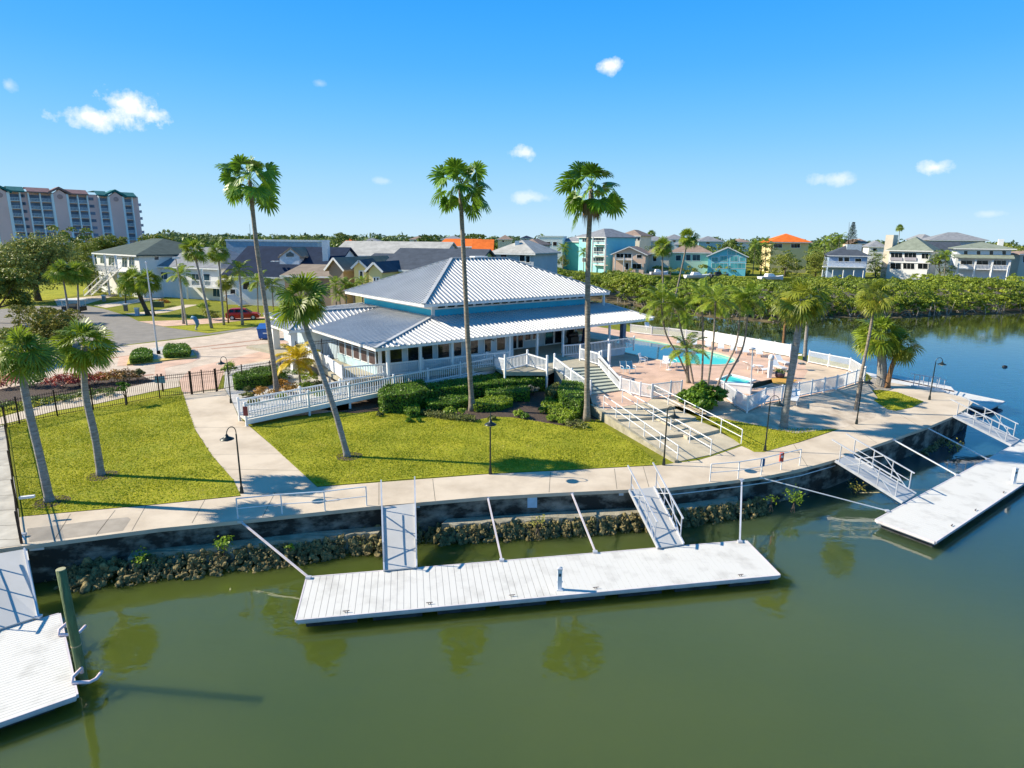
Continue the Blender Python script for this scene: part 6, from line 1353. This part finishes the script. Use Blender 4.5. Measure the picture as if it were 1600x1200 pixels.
house('bright orange tiled long roof behind the clubhouse',(686,152),(738,150),(710,384),373,12,WG,RO,'gable_side',over=.5)
house('steep bright orange roof between grey roofs',(739,140),(768,140),(754,395),374,12,WG,RO,'gable_side',over=.4)
H=house('grey roofed house with white chimney and porch behind the clubhouse roof',(768,128),(834,124),(800,395),375,13,WG,RL,'hip',wins=[(782,397,792,403),(812,398,820,408),(822,400,828,410)],over=.6)
c=PL(808,385,H['A']+H['n']*3,H['B']+H['n']*3); mb=MB(); tz=PL(808,377,H['A']+H['n']*3,H['B']+H['n']*3).z; mb.box((c.x,c.y,tz-1.3),(.9,.9,2.8)); mb.build('chimney',WHITE,H['roof'])
house('brown roofed house seen above the grey porch house',(812,190),(842,188),(825,382),373,12,WCR,RB,'hip',over=.5)
# far shore, left to right
H=house('white flat-roofed three storey block facing the canal',(840,252),(879,250),(860,370),None,14,M('wall_bright_white',(.82,.82,.80),.7,var=.03),RGR,'flat',wins=[(843,378,849,384),(853,378,860,384),(864,378,870,384),(843,391,849,396),(853,391,860,396)])
H=house('green teal walled house with a grey hip roof',(873,262),(905,250),(890,377),366,16,WTE,RGR,'hip',wins=[(880,402,884,409)],over=.6)
H=house('turquoise three storey house with white stacked balconies',(905,246),(946,236),(925,370),357,18,WT,RGR,'hip',wins=[(910,373,917,378),(926,372,944,378),(928,386,943,396),(927,402,943,410),(910,403,916,409)],sidewins=[(950,374,956,379),(963,374,969,379)],over=.7,winmat=SKYGLASS)
for yy,yr in ((381,376),(399,393),(413,408)): verandah(H,925,946,yy,yr,1.4,2)
mb=MB(); C2=H['w'](H['L'],18,0); mb.prism([H['w'](H['L']+.002,.1,0),H['w'](H['L']+.06,.1,0),H['w'](H['L']+.06,17.9,0),H['w'](H['L']+.002,17.9,0)],0,H['ze']-.1); mb.build('side_cladding',WT2,H['e'])
house('cream upper storey house with tan hip roof right of the turquoise house',(968,275),(1000,270),(985,368),359,14,WCR,RB,'hip',wins=[(988,371,994,376),(996,371,1000,376)],over=.7)
house('pale grey long roof behind the cream gabled house',(1000,300),(1050,298),(1025,376),369,14,WG,RGR,'hip',over=.6)
H=house('cream gabled house with an arched wall of windows',(958,226),(1009,222),(962,397),385,16,WP,RB,'gable_front',wins=[(963,396,987,403),(995,398,1003,403),(988,412,1002,420),(977,411,982,421,'door')],over=.8)
verandah(H,961,988,405,403,1.2,3)
house('tan walled house tucked between the cream gabled and mint houses',(1012,232),(1046,230),(1030,395),380,12,WCR,RB,'hip',wins=[(1020,400,1026,408)],over=.5)
H=house('pale mint house with a grey hip roof and blue shutters',(1048,238),(1110,234),(1080,394),378,14,WM,RB,'hip',wins=[(1056,399,1064,407),(1072,398,1079,407),(1082,398,1094,407)],over=.7,winmat=SKYGLASS)
house('small white upper storey above the mint house roof',(1054,262),(1084,260),(1070,381),373,9,WC,RGR,'hip',wins=[(1060,383,1066,387),(1073,383,1079,387)],over=.5)
H=house('teal house with a tall glazed gable of white mullions',(1107,226),(1167,222),(1110,400),386,14,WT2,RGR,'gable_front',wins=[(1112,402,1122,408),(1125,400,1137,408),(1141,400,1153,408),(1156,402,1165,408),(1112,411,1137,419),(1141,411,1165,419),(1137,391,1150,398)],over=.7,winmat=M('aqua_glass',(.10,.42,.45),.15,var=.3,scale=.3))
H=house('yellow house under a bright orange tiled hip roof',(1206,252),(1264,250),(1235,378),365,15,M('wall_ochre',(.74,.60,.30),.8,var=.05),RO,'hip',wins=[(1209,381,1222,387),(1236,381,1250,387)],over=1.1)
H=house('blue house with navy roof and a wide white deck',(1296,217),(1356,213),(1325,399),383,13,WB,RC,'hip',wins=[(1310,402,1317,409),(1319,402,1327,409),(1336,404,1346,410)],over=.8)
verandah(H,1286,1352,416,408,2.5,5,top=3.0); hpart(H,5.5,10,3,8,H['ze'],H['zr']+.3,'roof_turret',M('pale_turret',(.4,.47,.52),.7))
H=house('big cream house with green-grey roof, two storeys of screened verandahs',(1390,216),(1454,208),(1420,391),370,15,WC,RGG,'hip',wins=[(1392,395,1410,407),(1413,395,1432,407),(1440,396,1451,404),(1391,411,1408,420),(1411,411,1429,420),(1434,411,1450,420)],over=1.0)
hpx(H,1391,402,1410,407,'balcony_panel',M('panel_mauve',(.36,.34,.38),.8),out=.3); hpx(H,1413,402,1432,407,'balcony_panel',MATS['panel_mauve'],out=.3)
hpx(H,1388,408,1454,410,'storey_band',WHITE,out=.25); c=hpart(H,-2.4,-.02,3,10,0,H['zr']+.6,'chimney_block',WCR)
house('pale house with small grey roofs left of the cream chimney block',(1358,260),(1384,258),(1370,385),376,12,WC,RGR,'hip',wins=[(1364,388,1370,392)],over=.6)
house('wide grey roofed house standing behind the others on the right',(1455,268),(1540,262),(1500,375),363,16,M('wall_lavender',(.42,.44,.55),.8),RGR,'hip',over=1.)
house('dark roofed wing between the cream and white columned houses',(1456,240),(1505,238),(1480,391),378,10,WC,RC,'gable_side',over=.6)
H=house('white three storey house with four arched windows over a columned verandah',(1496,207),(1581,200),(1535,388),378,15,M('wall_cool_white',(.66,.70,.76),.8,var=.04),RGG,'hip',wins=[(1506,392,1512,398),(1526,392,1532,398),(1546,392,1552,398),(1566,392,1572,398),(1501,407,1519,414),(1525,407,1544,414),(1550,407,1572,414)],over=1.2)
verandah(H,1496,1577,419,413,2.6,4,top=5.5)
mb=MB(); w=H['w']; zz=PL(1535,403,H['A']-H['n']*3,H['B']-H['n']*3).z; mb.add([w(-.8,-3.2,zz),w(H['L']+.8,-3.2,zz),w(H['L']+.8,-.01,zz+1.0),w(-.8,-.01,zz+1.0)]+[w(-.8,-3.2,zz-.2),w(H['L']+.8,-3.2,zz-.2),w(H['L']+.8,-.01,zz+.8),w(-.8,-.01,zz+.8)],[(0,1,2,3),(4,7,6,5),(0,4,5,1),(1,5,6,2),(3,2,6,7),(0,3,7,4)]); mb.build('porch_roof',RGG,H['e'])
for k in range(4):
    u=H['L']*(.04+.31*k); hpart(H,u,u+.5,-2.6,-2.1,0,zz-.5,'verandah_column',WHITE)
hpart(H,H['L']-3,H['L']-1.6,5,6.4,H['ze'],H['zr']+.9,'chimney',WHITE)
house('peach house cut off by the right edge of the photo',(1595,208),(1660,206),(1620,397),390,12,WCR,RB,'hip',wins=[(1598,400,1606,410)],over=.7)
for k,(x0,x1,y0,y1,Yk,wm,rm,l) in enumerate(((536,552,379,373,330,WC,RO,'small far house with an orange roof left of the long grey roof'),(566,590,377,372,330,WC,RGR,'small far white house with a grey roof behind the long grey roof'),(640,662,374,369,420,WC,RB,'far brown roofed house behind the long light grey roof'),(778,800,374,367,330,WCR,RB,'far tan roofed house on the skyline between the giant palms'),(814,832,372,368,400,WG,RN,'far slate roofed house near the flat white block'),(690,724,374,368,300,WC,RGR,'far grey gabled roof above the orange roofs'),(1092,1130,377,369,330,M('wall_far_blue',(.3,.5,.62),.8),RGR,'far blue house behind the glazed gable house'),(1150,1172,378,373,360,WC,RB,'far brown roof between teal and orange houses'),(1338,1358,380,373,300,WP,RB,'far salmon house beside the conifer'),(1440,1462,374,366,320,WC,RGR,'far grey peak above the green roofed house'),(1040,1075,374,366,340,WC,RGR,'far pale house behind the highest far-shore palm'))):
    house(l,(x0,Yk),(x1,Yk),((x0+x1)/2,y0),y1,12,wm,rm,'hip',wins=[(x0+(x1-x0)*.3,y0+1.5,x0+(x1-x0)*.45,y0+4)],group='distant houses on the skyline')
# ---------------------------------------------------------------- pink apartment block
PK=M('stucco_pink',(.86,.53,.51),.85,var=.06,scale=.1); PW=M('stucco_white',(.80,.82,.88),.8,var=.05,scale=.1); RGN=roofmat('roof_teal',(.03,.16,.17)); RMV=roofmat('roof_mauve',(.26,.16,.16)); BKD=M('balcony_dark',(.18,.22,.32),.6,var=.3,scale=.3)
A=PY(-40,300,247); B=PY(217,308,287); A.z=B.z=0; ap=empty('apartment_block',A.lerp(B,.5),'tall pink and white apartment block with teal gables on the horizon','apartment block')
d=(B-A).normalized(); n=Vector((-d.y,d.x,0))
def aw(u,v,z): p=A+d*u+n*v; return Vector((p.x,p.y,z))
def apu(px,v=0.): return (PL(px,340,A-n*-v,B-n*-v)-A).dot(d)
LT=(B-A).length; ztop=PL(130,303,A,B).z; FH=3.02
mb=MB(); mb.prism([aw(0,1.8,0),aw(LT,1.8,0),aw(LT,18,0),aw(0,18,0)],0,ztop); mb.build('wall',PK,ap)
def slabp(u0,u1,v0,v1,z0,z1,name,mat,par=ap): mb=MB(); mb.prism([aw(u0,v0,0),aw(u1,v0,0),aw(u1,v1,0),aw(u0,v1,0)],z0,z1); return mb.build(name,mat,par)
for (p0,p1,pk,rm) in ((-8,19,291,RGN),(86,111,294,RMV),(173,197,298,RGN)):
    u0,u1=apu(p0),apu(p1); zt=PL((p0+p1)/2,pk+9,A,B).z; zp=PL((p0+p1)/2,pk+1.5,A,B).z
    mb=MB(); mb.prism([aw(u0+.6,0,0),aw(u1-.6,0,0),aw(u1-.6,1.79,0),aw(u0+.6,1.79,0)],0,zt); mb.add([aw(u0+.6,0,zt-.01),aw(u1-.6,0,zt-.01),aw((u0+u1)/2,0,zp-.2),aw(u0+.6,3,zt-.01),aw(u1-.6,3,zt-.01),aw((u0+u1)/2,3,zp-.2)],[(0,1,2),(3,5,4),(0,2,5,3),(1,4,5,2)]); mb.build('gabled_bay',PK,ap)
    for s in (u0,u1-.58): slabp(s,s+.58,-.1,1.79,0,zt,'white_pilaster',PW)
    mb=MB()
    for (ua,za,ub,zb) in ((u0-1.2,zt-.3,(u0+u1)/2,zp),((u0+u1)/2,zp,u1+1.2,zt-.3)):
        mb.add([aw(ua,-.6,za),aw(ub,-.6,zb),aw(ub,8,zb),aw(ua,8,za)]+[aw(ua,-.6,za+.9),aw(ub,-.6,zb+.9),aw(ub,8,zb+.9),aw(ua,8,za+.9)],BOXF)
    mb.build('gable_roof',rm,ap)
    mb=MB(); c=aw((u0+u1)/2,-.05,zt-1.2); mb.cyl(c,c-n*.08,1.0,1.0,14); mb.build('round_vent',M('vent_pink',(.5,.3,.3),.8),ap)
for (p0,p1,rm) in ((19,45,RGN),(48,86,RMV),(111,143,RMV),(155,173,RGN),(197,217,RGN)):
    mb=MB(); u0,u1=apu(p0),apu(p1); mb.add([aw(u0,-.5,ztop),aw(u1,-.5,ztop),aw(u1,4,ztop+1.8),aw(u0,4,ztop+1.8),aw(u1,18,ztop+1.8),aw(u0,18,ztop+1.8)],[(0,1,2,3),(3,2,4,5)]); mb.add([aw(u0,-.5,ztop-.5),aw(u1,-.5,ztop-.5),aw(u1,-.5,ztop),aw(u0,-.5,ztop)],[(0,1,2,3)]); mb.build('parapet_roof',rm,ap)
for (p0,p1,nb) in ((20,37,1),(50,86,2),(111,141,2),(159,173,1),(197,210,1)):
    u0,u1=apu(p0),apu(p1)
    for fl in range(1,int(ztop/FH)+1):
        z=ztop-.7-fl*FH
        if z<8: break
        f=slabp(u0,u1,.05,1.75,z-.2,z,'balcony',PW)
        mb=MB(); mb.beam(aw(u0,.12,z+1.05),aw(u1,.12,z+1.05),.08,.1)
        mb.beam(aw(u0,.12,z+.5),aw(u1,.12,z+.5),.05,.06)
        k=int((u1-u0)/.45)
        for i in range(k+1): mb.box(aw(u0+(u1-u0)*i/k,.12,z+.52),(.07,.07,1.0))
        mb.build('balcony_rail',PW,f)
        mb=MB(); mb.prism([aw(u0+.2,1.7,0),aw(u1-.2,1.7,0),aw(u1-.2,1.78,0),aw(u0+.2,1.78,0)],z+.1,z+2.45); mb.build('sliding_door',BKD,f)
    for i in range(nb+1):
        uu=u0+(u1-u0)*i/nb; slabp(uu-.22,uu+.22,.0,1.78,0,ztop-.4,'balcony_column',PW)
for (p0,p1) in ((39,46),(144,152)):
    u0,u1=apu(p0),apu(p1)
    for fl in range(1,9):
        z=ztop-.2-fl*FH
        if z<9: break
        for a_,b_ in ((u0,u0+.95),(u1-1.1,u1-.1)):
            mb=MB(); mb.prism([aw(a_,1.7,0),aw(b_,1.7,0),aw(b_,1.78,0),aw(a_,1.78,0)],z+.8,z+2.0); mb.build('window',BKD,ap)
for fl in range(1,8):
    z=ztop-.7-fl*FH; mb=MB(); mb.prism([aw(LT+.01,3,0),aw(LT+1.3,3,0),aw(LT+1.3,16,0),aw(LT+.01,16,0)],z-.2,z); f=mb.build('side_balcony',PW,ap)
    mb=MB(); mb.prism([aw(LT+1.2,3,0),aw(LT+1.28,3,0),aw(LT+1.28,16,0),aw(LT+1.2,16,0)],z+.01,z+1.0); mb.build('balcony_rail',PW,f)
# ---------------------------------------------------------------- street things
def gz(px): return PY(px,400,0)
# iron fence with gate
IRON=M('iron_bronze',(.045,.025,.02),.5,metal=.4,var=.3)
def iron(pts,label,h=1.75,name='iron_fence',sp=.13,postsel=None,cat='fence'):
    e=empty(name,pts[0],label,cat)
    for i in range(len(pts)-1):
        a,b=pts[i],pts[i+1]; mb=MB(); up=Vector((0,0,1)); L_=(b-a).length
        for z in (.15,h-.28,h-.08): mb.beam(a+up*z,b+up*z,.03,.035)
        k=int(L_/sp)
        for q in range(1,k): p=a.lerp(b,q/k); mb.box(p+up*(h*.5+.05),(.018,.018,h-.05))
        mb.build('iron_panel',IRON,e)
    for i,p in enumerate(pts):
        if postsel and i not in postsel: continue
        mb=MB(); mb.box(p+Vector((0,0,h*.5+.06)),(.07,.07,h+.12)); mb.build('post',IRON,e)
    return e
iron([P(x,y,0) for x,y in ((-60,685),(-15,674),(31,663),(90,651),(146,641),(199,632),(250,622),(299,616.5))],'long dark iron picket fence between the left lawn and the flower bed')
iron([P(x,y,0) for x,y in ((301,616.5),(318,614),(338,612.2))],'double iron gate across the garden path',name='iron_gate',cat='gate')
iron([P(x,y,0) for x,y in ((340,611.5),(380,604),(424,597),(440,594))],'iron picket fence right of the gate behind the dark hedge')
iron([P(x,y,0) for x,y in ((10,668),(14,700),(20,745),(27,795),(34,850))],'iron picket fence running between side walkway and left lawn',h=1.3)
# porch gate
def ff(u,v): return W(u,v,FL)
iron([ff(-2.6,9.2),ff(-.4,9.2),ff(1.0,9.2)],'dark iron fence closing the side porch under the roof',h=1.9,name='iron_fence')
# kerb island
IS=[(198,569),(308,557),(303,549),(285,541),(250,543),(203,554)]
mb=MB(); mb.prism([P(x,y,.14) for x,y in IS],0,.14); e=empty('kerbed_island',P(250,556,0),'yellow kerbed planting island around the flagpole','traffic island'); mb.build('kerb',M('yellow_kerb',(.62,.46,.12),.8,var=.15),e)
c=sum([P(x,y,0) for x,y in IS],Vector())/6; mb=MB(); mb.prism([c+(P(x,y,0)-c)*.93+Vector((0,0,.146)) for x,y in IS],.1,None); mb.build('soil',GRAVEL,e)
b=P(247,555,0); t_=PY(227,410,b.y); mb=MB(); e=empty('flagpole',b,'tall bare silver flagpole on the kerbed island','flagpole'); t_.x=b.x+(t_.x-b.x)*.4; mb.tube([b,b.lerp(t_,.5),t_],[.09,.08,.05],8); mb.build('pole',ALU,e); mb=MB(); mb.sphere(t_,.1); mb.build('finial',ALU,e); mb=MB(); mb.box(b+Vector((.15,-.1,.25)),(.25,.25,.5)); mb.build('base_box',IRON,e)
b=P(292,508,0); t_=PY(283,404,b.y); t_.x=b.x-.5; mb=MB(); e=empty('street_lamp',b,'pale slim street lamp with a boxy head beside the feather palm','street lamp'); mb.cyl(b,t_,.11,.07); mb.build('pole',M('pale_pole',(.5,.42,.33),.8),e); mb=MB(); mb.box(t_+Vector((.1,0,.1)),(.9,.5,.25)); mb.build('lamp_head',WHITE,e)
# manatee-like mailbox
b=P(307,516,0); e=empty('blue_mailbox',b,'blue sculpted mailbox on a pale stand at the verge','mailbox'); k=b.y/986
mb=MB(); mb.tube([b,b+Vector((-.05,0,.25)),b+Vector((.0,0,.5))],[.18,.1,.08],8); mb.build('stand',WCR,e,smooth=True)
mb=MB(); mb.tube([b+Vector((.1,0,.35)),b+Vector((.2,0,.75)),b+Vector((.16,0,1.2)),b+Vector((-.08,0,1.6)),b+Vector((-.35,0,1.68)),b+Vector((-.55,0,1.55))],[.08,.2,.27,.26,.23,.1],10); mb.tube([b+Vector((.25,0,1.15)),b+Vector((.48,0,.85))],[.1,.04],6); mb.build('body',M('manatee_blue',(.08,.22,.35),.5),e,smooth=True)
# blue dumpster
b=P(416,531,0); e=empty('blue_dumpster',b,'blue steel dumpster with slanted lid and white label on the plaza','dumpster'); B2=M('dumpster_blue',(.015,.11,.38),.5,var=.15)
ud=Vector((1,.12,0)).normalized(); vd=Vector((-.12,1,0)).normalized()
def bp_(u,v,z): return b+ud*u+vd*v+Vector((0,0,z))
mb=MB(); mb.add([bp_(-.85,0,.15),bp_(.95,0,.15),bp_(.95,1.3,.15),bp_(-.85,1.3,.15),bp_(-.95,-.1,1.25),bp_(1.0,-.1,1.25),bp_(1.0,1.4,1.7),bp_(-.95,1.4,1.7)],BOXF); mb.build('bin',B2,e)
mb=MB(); mb.add([bp_(-1.0,-.15,1.28),bp_(1.05,-.15,1.28),bp_(1.05,1.45,1.73),bp_(-1.0,1.45,1.73),bp_(-1.0,-.15,1.36),bp_(1.05,-.15,1.36),bp_(1.05,1.45,1.81),bp_(-1.0,1.45,1.81)],BOXF); mb.build('lid',B2,e)
mb=MB(); mb.box(bp_(.15,-.07,.8),(.9,.02,.16),math.atan2(ud.y,ud.x)); mb.build('label_strip',WHITE,e)
for s in (-.7,.8): mb=MB(); mb.cyl(bp_(s,.1,.08)-ud*.04,bp_(s,.1,.08)+ud*.04,.08); mb.build('wheel',BLACK,e)
# bin by path, sign posts
b=P(255,612,0); e=empty('sign_board',b,'teal notice board on a dark post behind the iron fence','sign'); mb=MB(); mb.box(b+Vector((0,0,.7)),(.1,.1,1.5)); mb.build('post',IRON,e); mb=MB(); mb.box(b+Vector((-.1,-.08,1.0)),(.8,.04,.55)); mb.build('board',M('board_teal',(.10,.30,.38),.5),e)
for k,(x,y,l) in enumerate(((163,471,'pale box at the end of the far drive'),(197,486,'brown box post beside the near drive'),(215,493,'blue white box at the foot of the big leaning palm'))):
    b=P(x,y,0); e=empty('drive_mailbox',b,l,'mailbox','mailboxes by the drives'); mb=MB(); mb.box(b+Vector((0,0,.5)),(.5,.4,1.0)); mb.build('body',M('box_stone%d'%k,((.3,.28,.25),(.2,.17,.15),(.4,.5,.62))[k],.8),e); mb=MB(); mb.box(b+Vector((0,0,1.1)),(.6,.55,.2)); mb.build('cap',WHITE,e)
b=P(248,480,0); mb=MB(); mb.box(b+Vector((0,0,.45)),(1.6,.7,.9)); mb.box(b+Vector((0,0,.93)),(1.7,.8,.08)); tag(mb.build('utility_box',M('util_green',(.05,.09,.05),.6),loc=b),'dark green utility box on the grass by the near drive','utility box')
b=P(424,437,0)
# red sign on ramp foot
p=R0+Vector((0,-.12,1.05)); mb=MB(); mb.box(p,(.3,.04,.62)); tag(mb.build('ramp_sign',M('ramp_red',(.22,.03,.03),.5),loc=p),'dark red sign hanging on the first post of the ramp','sign')
# side walkway bracket
p=P(30,778,1.0); mb=MB(); mb.beam(p,p+Vector((.55,.15,.02)),.14,.1); tag(mb.build('camera_bracket',WHITE,loc=p),'white bracket arm on the iron fence of the side walkway','bracket')
# path lights in the bed
for k,(x,y,l) in enumerate(((849,640,'tiny white path light left of the lime hedge'),)):
    b=P(x,y,0); mb=MB(); mb.cyl(b,b+Vector((0,0,.45)),.03); tag(mb.build('path_light',WHITE,loc=b),l,'garden light')
# ---------------------------------------------------------------- vehicles
def wheel(e,p,ax,r):
    mb=MB(); mb.tube([p-ax*.11,p-ax*.08,p+ax*.08,p+ax*.11],[r*.9,r,r,r*.9],16); wv=mb.build('wheel',M('tyre',(.02,.02,.02),.8),e)
    mb=MB(); mb.cyl(p-ax*.12,p-ax*.09,r*.62,r*.62,12); mb.cyl(p+ax*.09,p+ax*.12,r*.62,r*.62,12); mb.build('rim',ALU,wv)
def suv(px,rz,label,col,name='parked_car'):
    b=P(*px,0); e=empty(name,b,label,'car',None,rz); X=Vector((1,0,0));Y_=Vector((0,1,0)); e2=e
    # build in local frame, then parent
    e.rotation_euler[2]=0; e.location=(0,0,0)
    pb=M('car_paint_'+str(int(col[0]*100)),col,.25,var=.05)
    def prof(pts,w0,w1,zs=None):
        mb=MB(); n=len(pts); v=[(x,-w(z)/2,z) for x,z in pts]+[(x,w(z)/2,z) for x,z in pts]
        mb.add(v,[tuple(range(n))[::-1],tuple(range(n,2*n))]+[(i,(i+1)%n,(i+1)%n+n,i+n) for i in range(n)]); return mb
    w=lambda z:1.86-.10*abs(z-.7)-(max(0,z-1.0)*.42)
    body=[(-2.3,.35),(-2.32,.75),(-2.2,1.05),(-1.6,1.1),(1.0,1.05),(1.9,.95),(2.25,.78),(2.32,.5),(2.25,.3),(1.9,.28),(-2.0,.28)]
    prof(body,0,0).build('body',pb,e)
    cab=[(-2.18,1.03),(-1.95,1.5),(-1.6,1.66),(-.2,1.7),(.35,1.6),(1.15,1.06)]
    prof(cab,0,0).build('cabin',pb,e)
    for s in (-1,1):
        for (x0,x1,x2,x3,nm) in ((-1.85,-1.15,-1.15,-1.72,'side_window'),(-1.05,-.15,-.2,-1.05,'side_window'),(-.05,.85,.28,-.1,'side_window')):
            z0,z1=1.13,1.55; y0,y1=s*(w(z0)/2+.012),s*(w(z1)/2+.012); mb=MB(); mb.add([(x0,y0,z0),(x1,y0,z0),(x2,y1,z1),(x3,y1,z1)],[(0,1,2,3)]); mb.build(nm,GLASS,e)
    mb=MB(); mb.add([(1.12,-.72,1.12),(1.12,.72,1.12),(.42,.62,1.6),(.42,-.62,1.6)],[(0,1,2,3)]); mb.build('windscreen',GLASS,e)
    mb=MB(); mb.add([(-2.2,-.7,1.12),(-2.2,.7,1.12),(-1.98,.62,1.5),(-1.98,-.62,1.5)],[(0,3,2,1)]); mb.build('rear_window',GLASS,e)
    for s in (-1,1):
        mb=MB(); mb.box((2.22,s*.68,.72),(.18,.36,.16)); mb.build('headlight',WHITE,e); mb=MB(); mb.box((-2.3,s*.72,.9),(.08,.26,.3)); mb.build('tail_light',M('tail_red',(.4,.01,.01),.3),e)
        for x in (-1.45,1.45): wheel(e,Vector((x,s*.84,.36)),Vector((0,1,0)),.36)
    mb=MB(); mb.box((-2.34,0,.62),(.04,.5,.14)); mb.build('number_plate',WHITE,e)
    e.location=b; e.rotation_euler[2]=rz; return e
suv((381,499),R(15),'red sport utility car parked on the pink brick drive',(.42,.012,.01))
# flat-roofed white carport shape / golf cart behind the left palms
b=P(113,489,0); e=empty('golf_cart',b,'white roofed golf cart behind the left pair of street palms','golf cart')
mb=MB(); mb.box(b+Vector((0,.6,2.05)),(3.4,2.0,.16)); mb.build('roof',WHITE,e); mb=MB(); mb.box(b+Vector((0,.6,.65)),(3.0,1.5,.7)); mb.build('body',BLACK,e)
for x in (-1.4,1.4):
    for y in (0,1.3): mb=MB(); mb.beam(b+Vector((x,y,.4)),b+Vector((x,y,2.0)),.07); mb.build('roof_post',WHITE,e)
    wheel(e,b+Vector((x*.8,-.1,.3)),Vector((0,1,0)),.3)
mb=MB(); mb.box(b+Vector((.1,.5,1.15)),(1.2,1.1,.5)); mb.build('seat',M('seat_tan',(.3,.24,.18),.7),e)
# ---------------------------------------------------------------- far docks and boats
def pier(x0,x1,y,label,Y,z=0.1,dep=4):
    a=PY(x0,y,Y); b=PY(x1,y,Y); a.z=b.z=z; e=empty('timber_pier',a,label,'pier','timber piers on the far shore')
    mb=MB(); mb.prism([(a.x,a.y),(b.x,b.y),(b.x,b.y+dep),(a.x,a.y+dep)],z-.25,z); mb.build('deck',M('pier_wood',(.34,.29,.23),.9),e); L_=(b-a).length; k=max(2,int(L_/2.6))
    for i in range(k+1):
        p=a.lerp(b,i/k); mb=MB(); mb.cyl(Vector((p.x,p.y-.1,-2.5)),Vector((p.x,p.y-.1,z+.9)),.14); mb.build('pile',BARK,e)
    return e
pier(874,905,421,'grey timber pier behind the clubhouse roof end',218,.9); pier(945,990,424,'timber pier left of the two tall far-shore palms',205,1.2); pier(1006,1048,425,'timber pier with a boat lift behind the feather palms',205,1.2)
def boat(px,py,Y,L_,label,rz=0,hull=(.75,.76,.78),cover=None,z=-1.5):
    b=PY(px,py,Y); b.z=z; e=empty('motor_boat',b,label,'boat','boats moored on the far shore'); co_,si=math.cos(rz),math.sin(rz)
    def T(x,y,zz): return Vector((b.x+x*co_-y*si,b.y+x*si+y*co_,z+zz))
    mb=MB(); st_=[(-1,.85,0),( -.4,1,0),(.3,.95,.05),(.75,.6,.2),(1,.04,.4)]; w_=L_*.17; vs=[]
    for x,ww,dz in st_: vs+=[T(x*L_/2,0,.0),T(x*L_/2,-ww*w_*.7,.35),T(x*L_/2,-ww*w_,1.1+dz),T(x*L_/2,ww*w_,1.1+dz),T(x*L_/2,ww*w_*.7,.35)]
    fs=[(i*5+k,i*5+(k+1)%5,(i+1)*5+(k+1)%5,(i+1)*5+k) for i in range(4) for k in range(5)]+[(0,1,2,3,4)]
    mb.add(vs,fs); mb.build('hull',M('boat_hull_%d'%int(hull[0]*100),hull,.3),e)
    mb=MB(); mb.add([T(-.25*L_,-w_*.6,1.15),T(.1*L_,-w_*.6,1.15),T(.1*L_,w_*.6,1.15),T(-.25*L_,w_*.6,1.15),T(-.22*L_,-w_*.5,2.0),T(.0*L_,-w_*.5,2.0),T(.0*L_,w_*.5,2.0),T(-.22*L_,w_*.5,2.0)],BOXF); mb.build('console',cover or WHITE,e)
    mb=MB(); mb.add([T(.01*L_,-w_*.5,1.95),T(.01*L_,w_*.5,1.95),T(.11*L_,w_*.55,1.2),T(.11*L_,-w_*.55,1.2)],[(0,1,2,3)]); mb.build('windscreen',SKYGLASS,e)
    return e
boat(1091,424,203,9,'white motor boat moored near the mint house',.2,z=.2); boat(1125,424,203,6,'boat with a dark cover beside the white one',.1,(.10,.10,.11),BLACK,z=.4); boat(1206,428,198,9,'white motor boat under the yellow-green palms',.3,z=.2); boat(1030,424,207,6,'small white boat on a lift near the timber pier',.1,z=.8); boat(905,428,212,7,'small white skiff at the grey pier behind the roof end',-.5,z=-1.4)
# transmission mast on the skyline
b=PY(391,372,700); t_=PY(390,350,700); mb=MB(); mb.cyl(Vector((b.x,b.y,0)),t_,.5,.2,6); tag(mb.build('radio_mast',ALU,loc=(b.x,b.y,0)),'thin radio mast on the skyline left of the tallest left palm','mast')
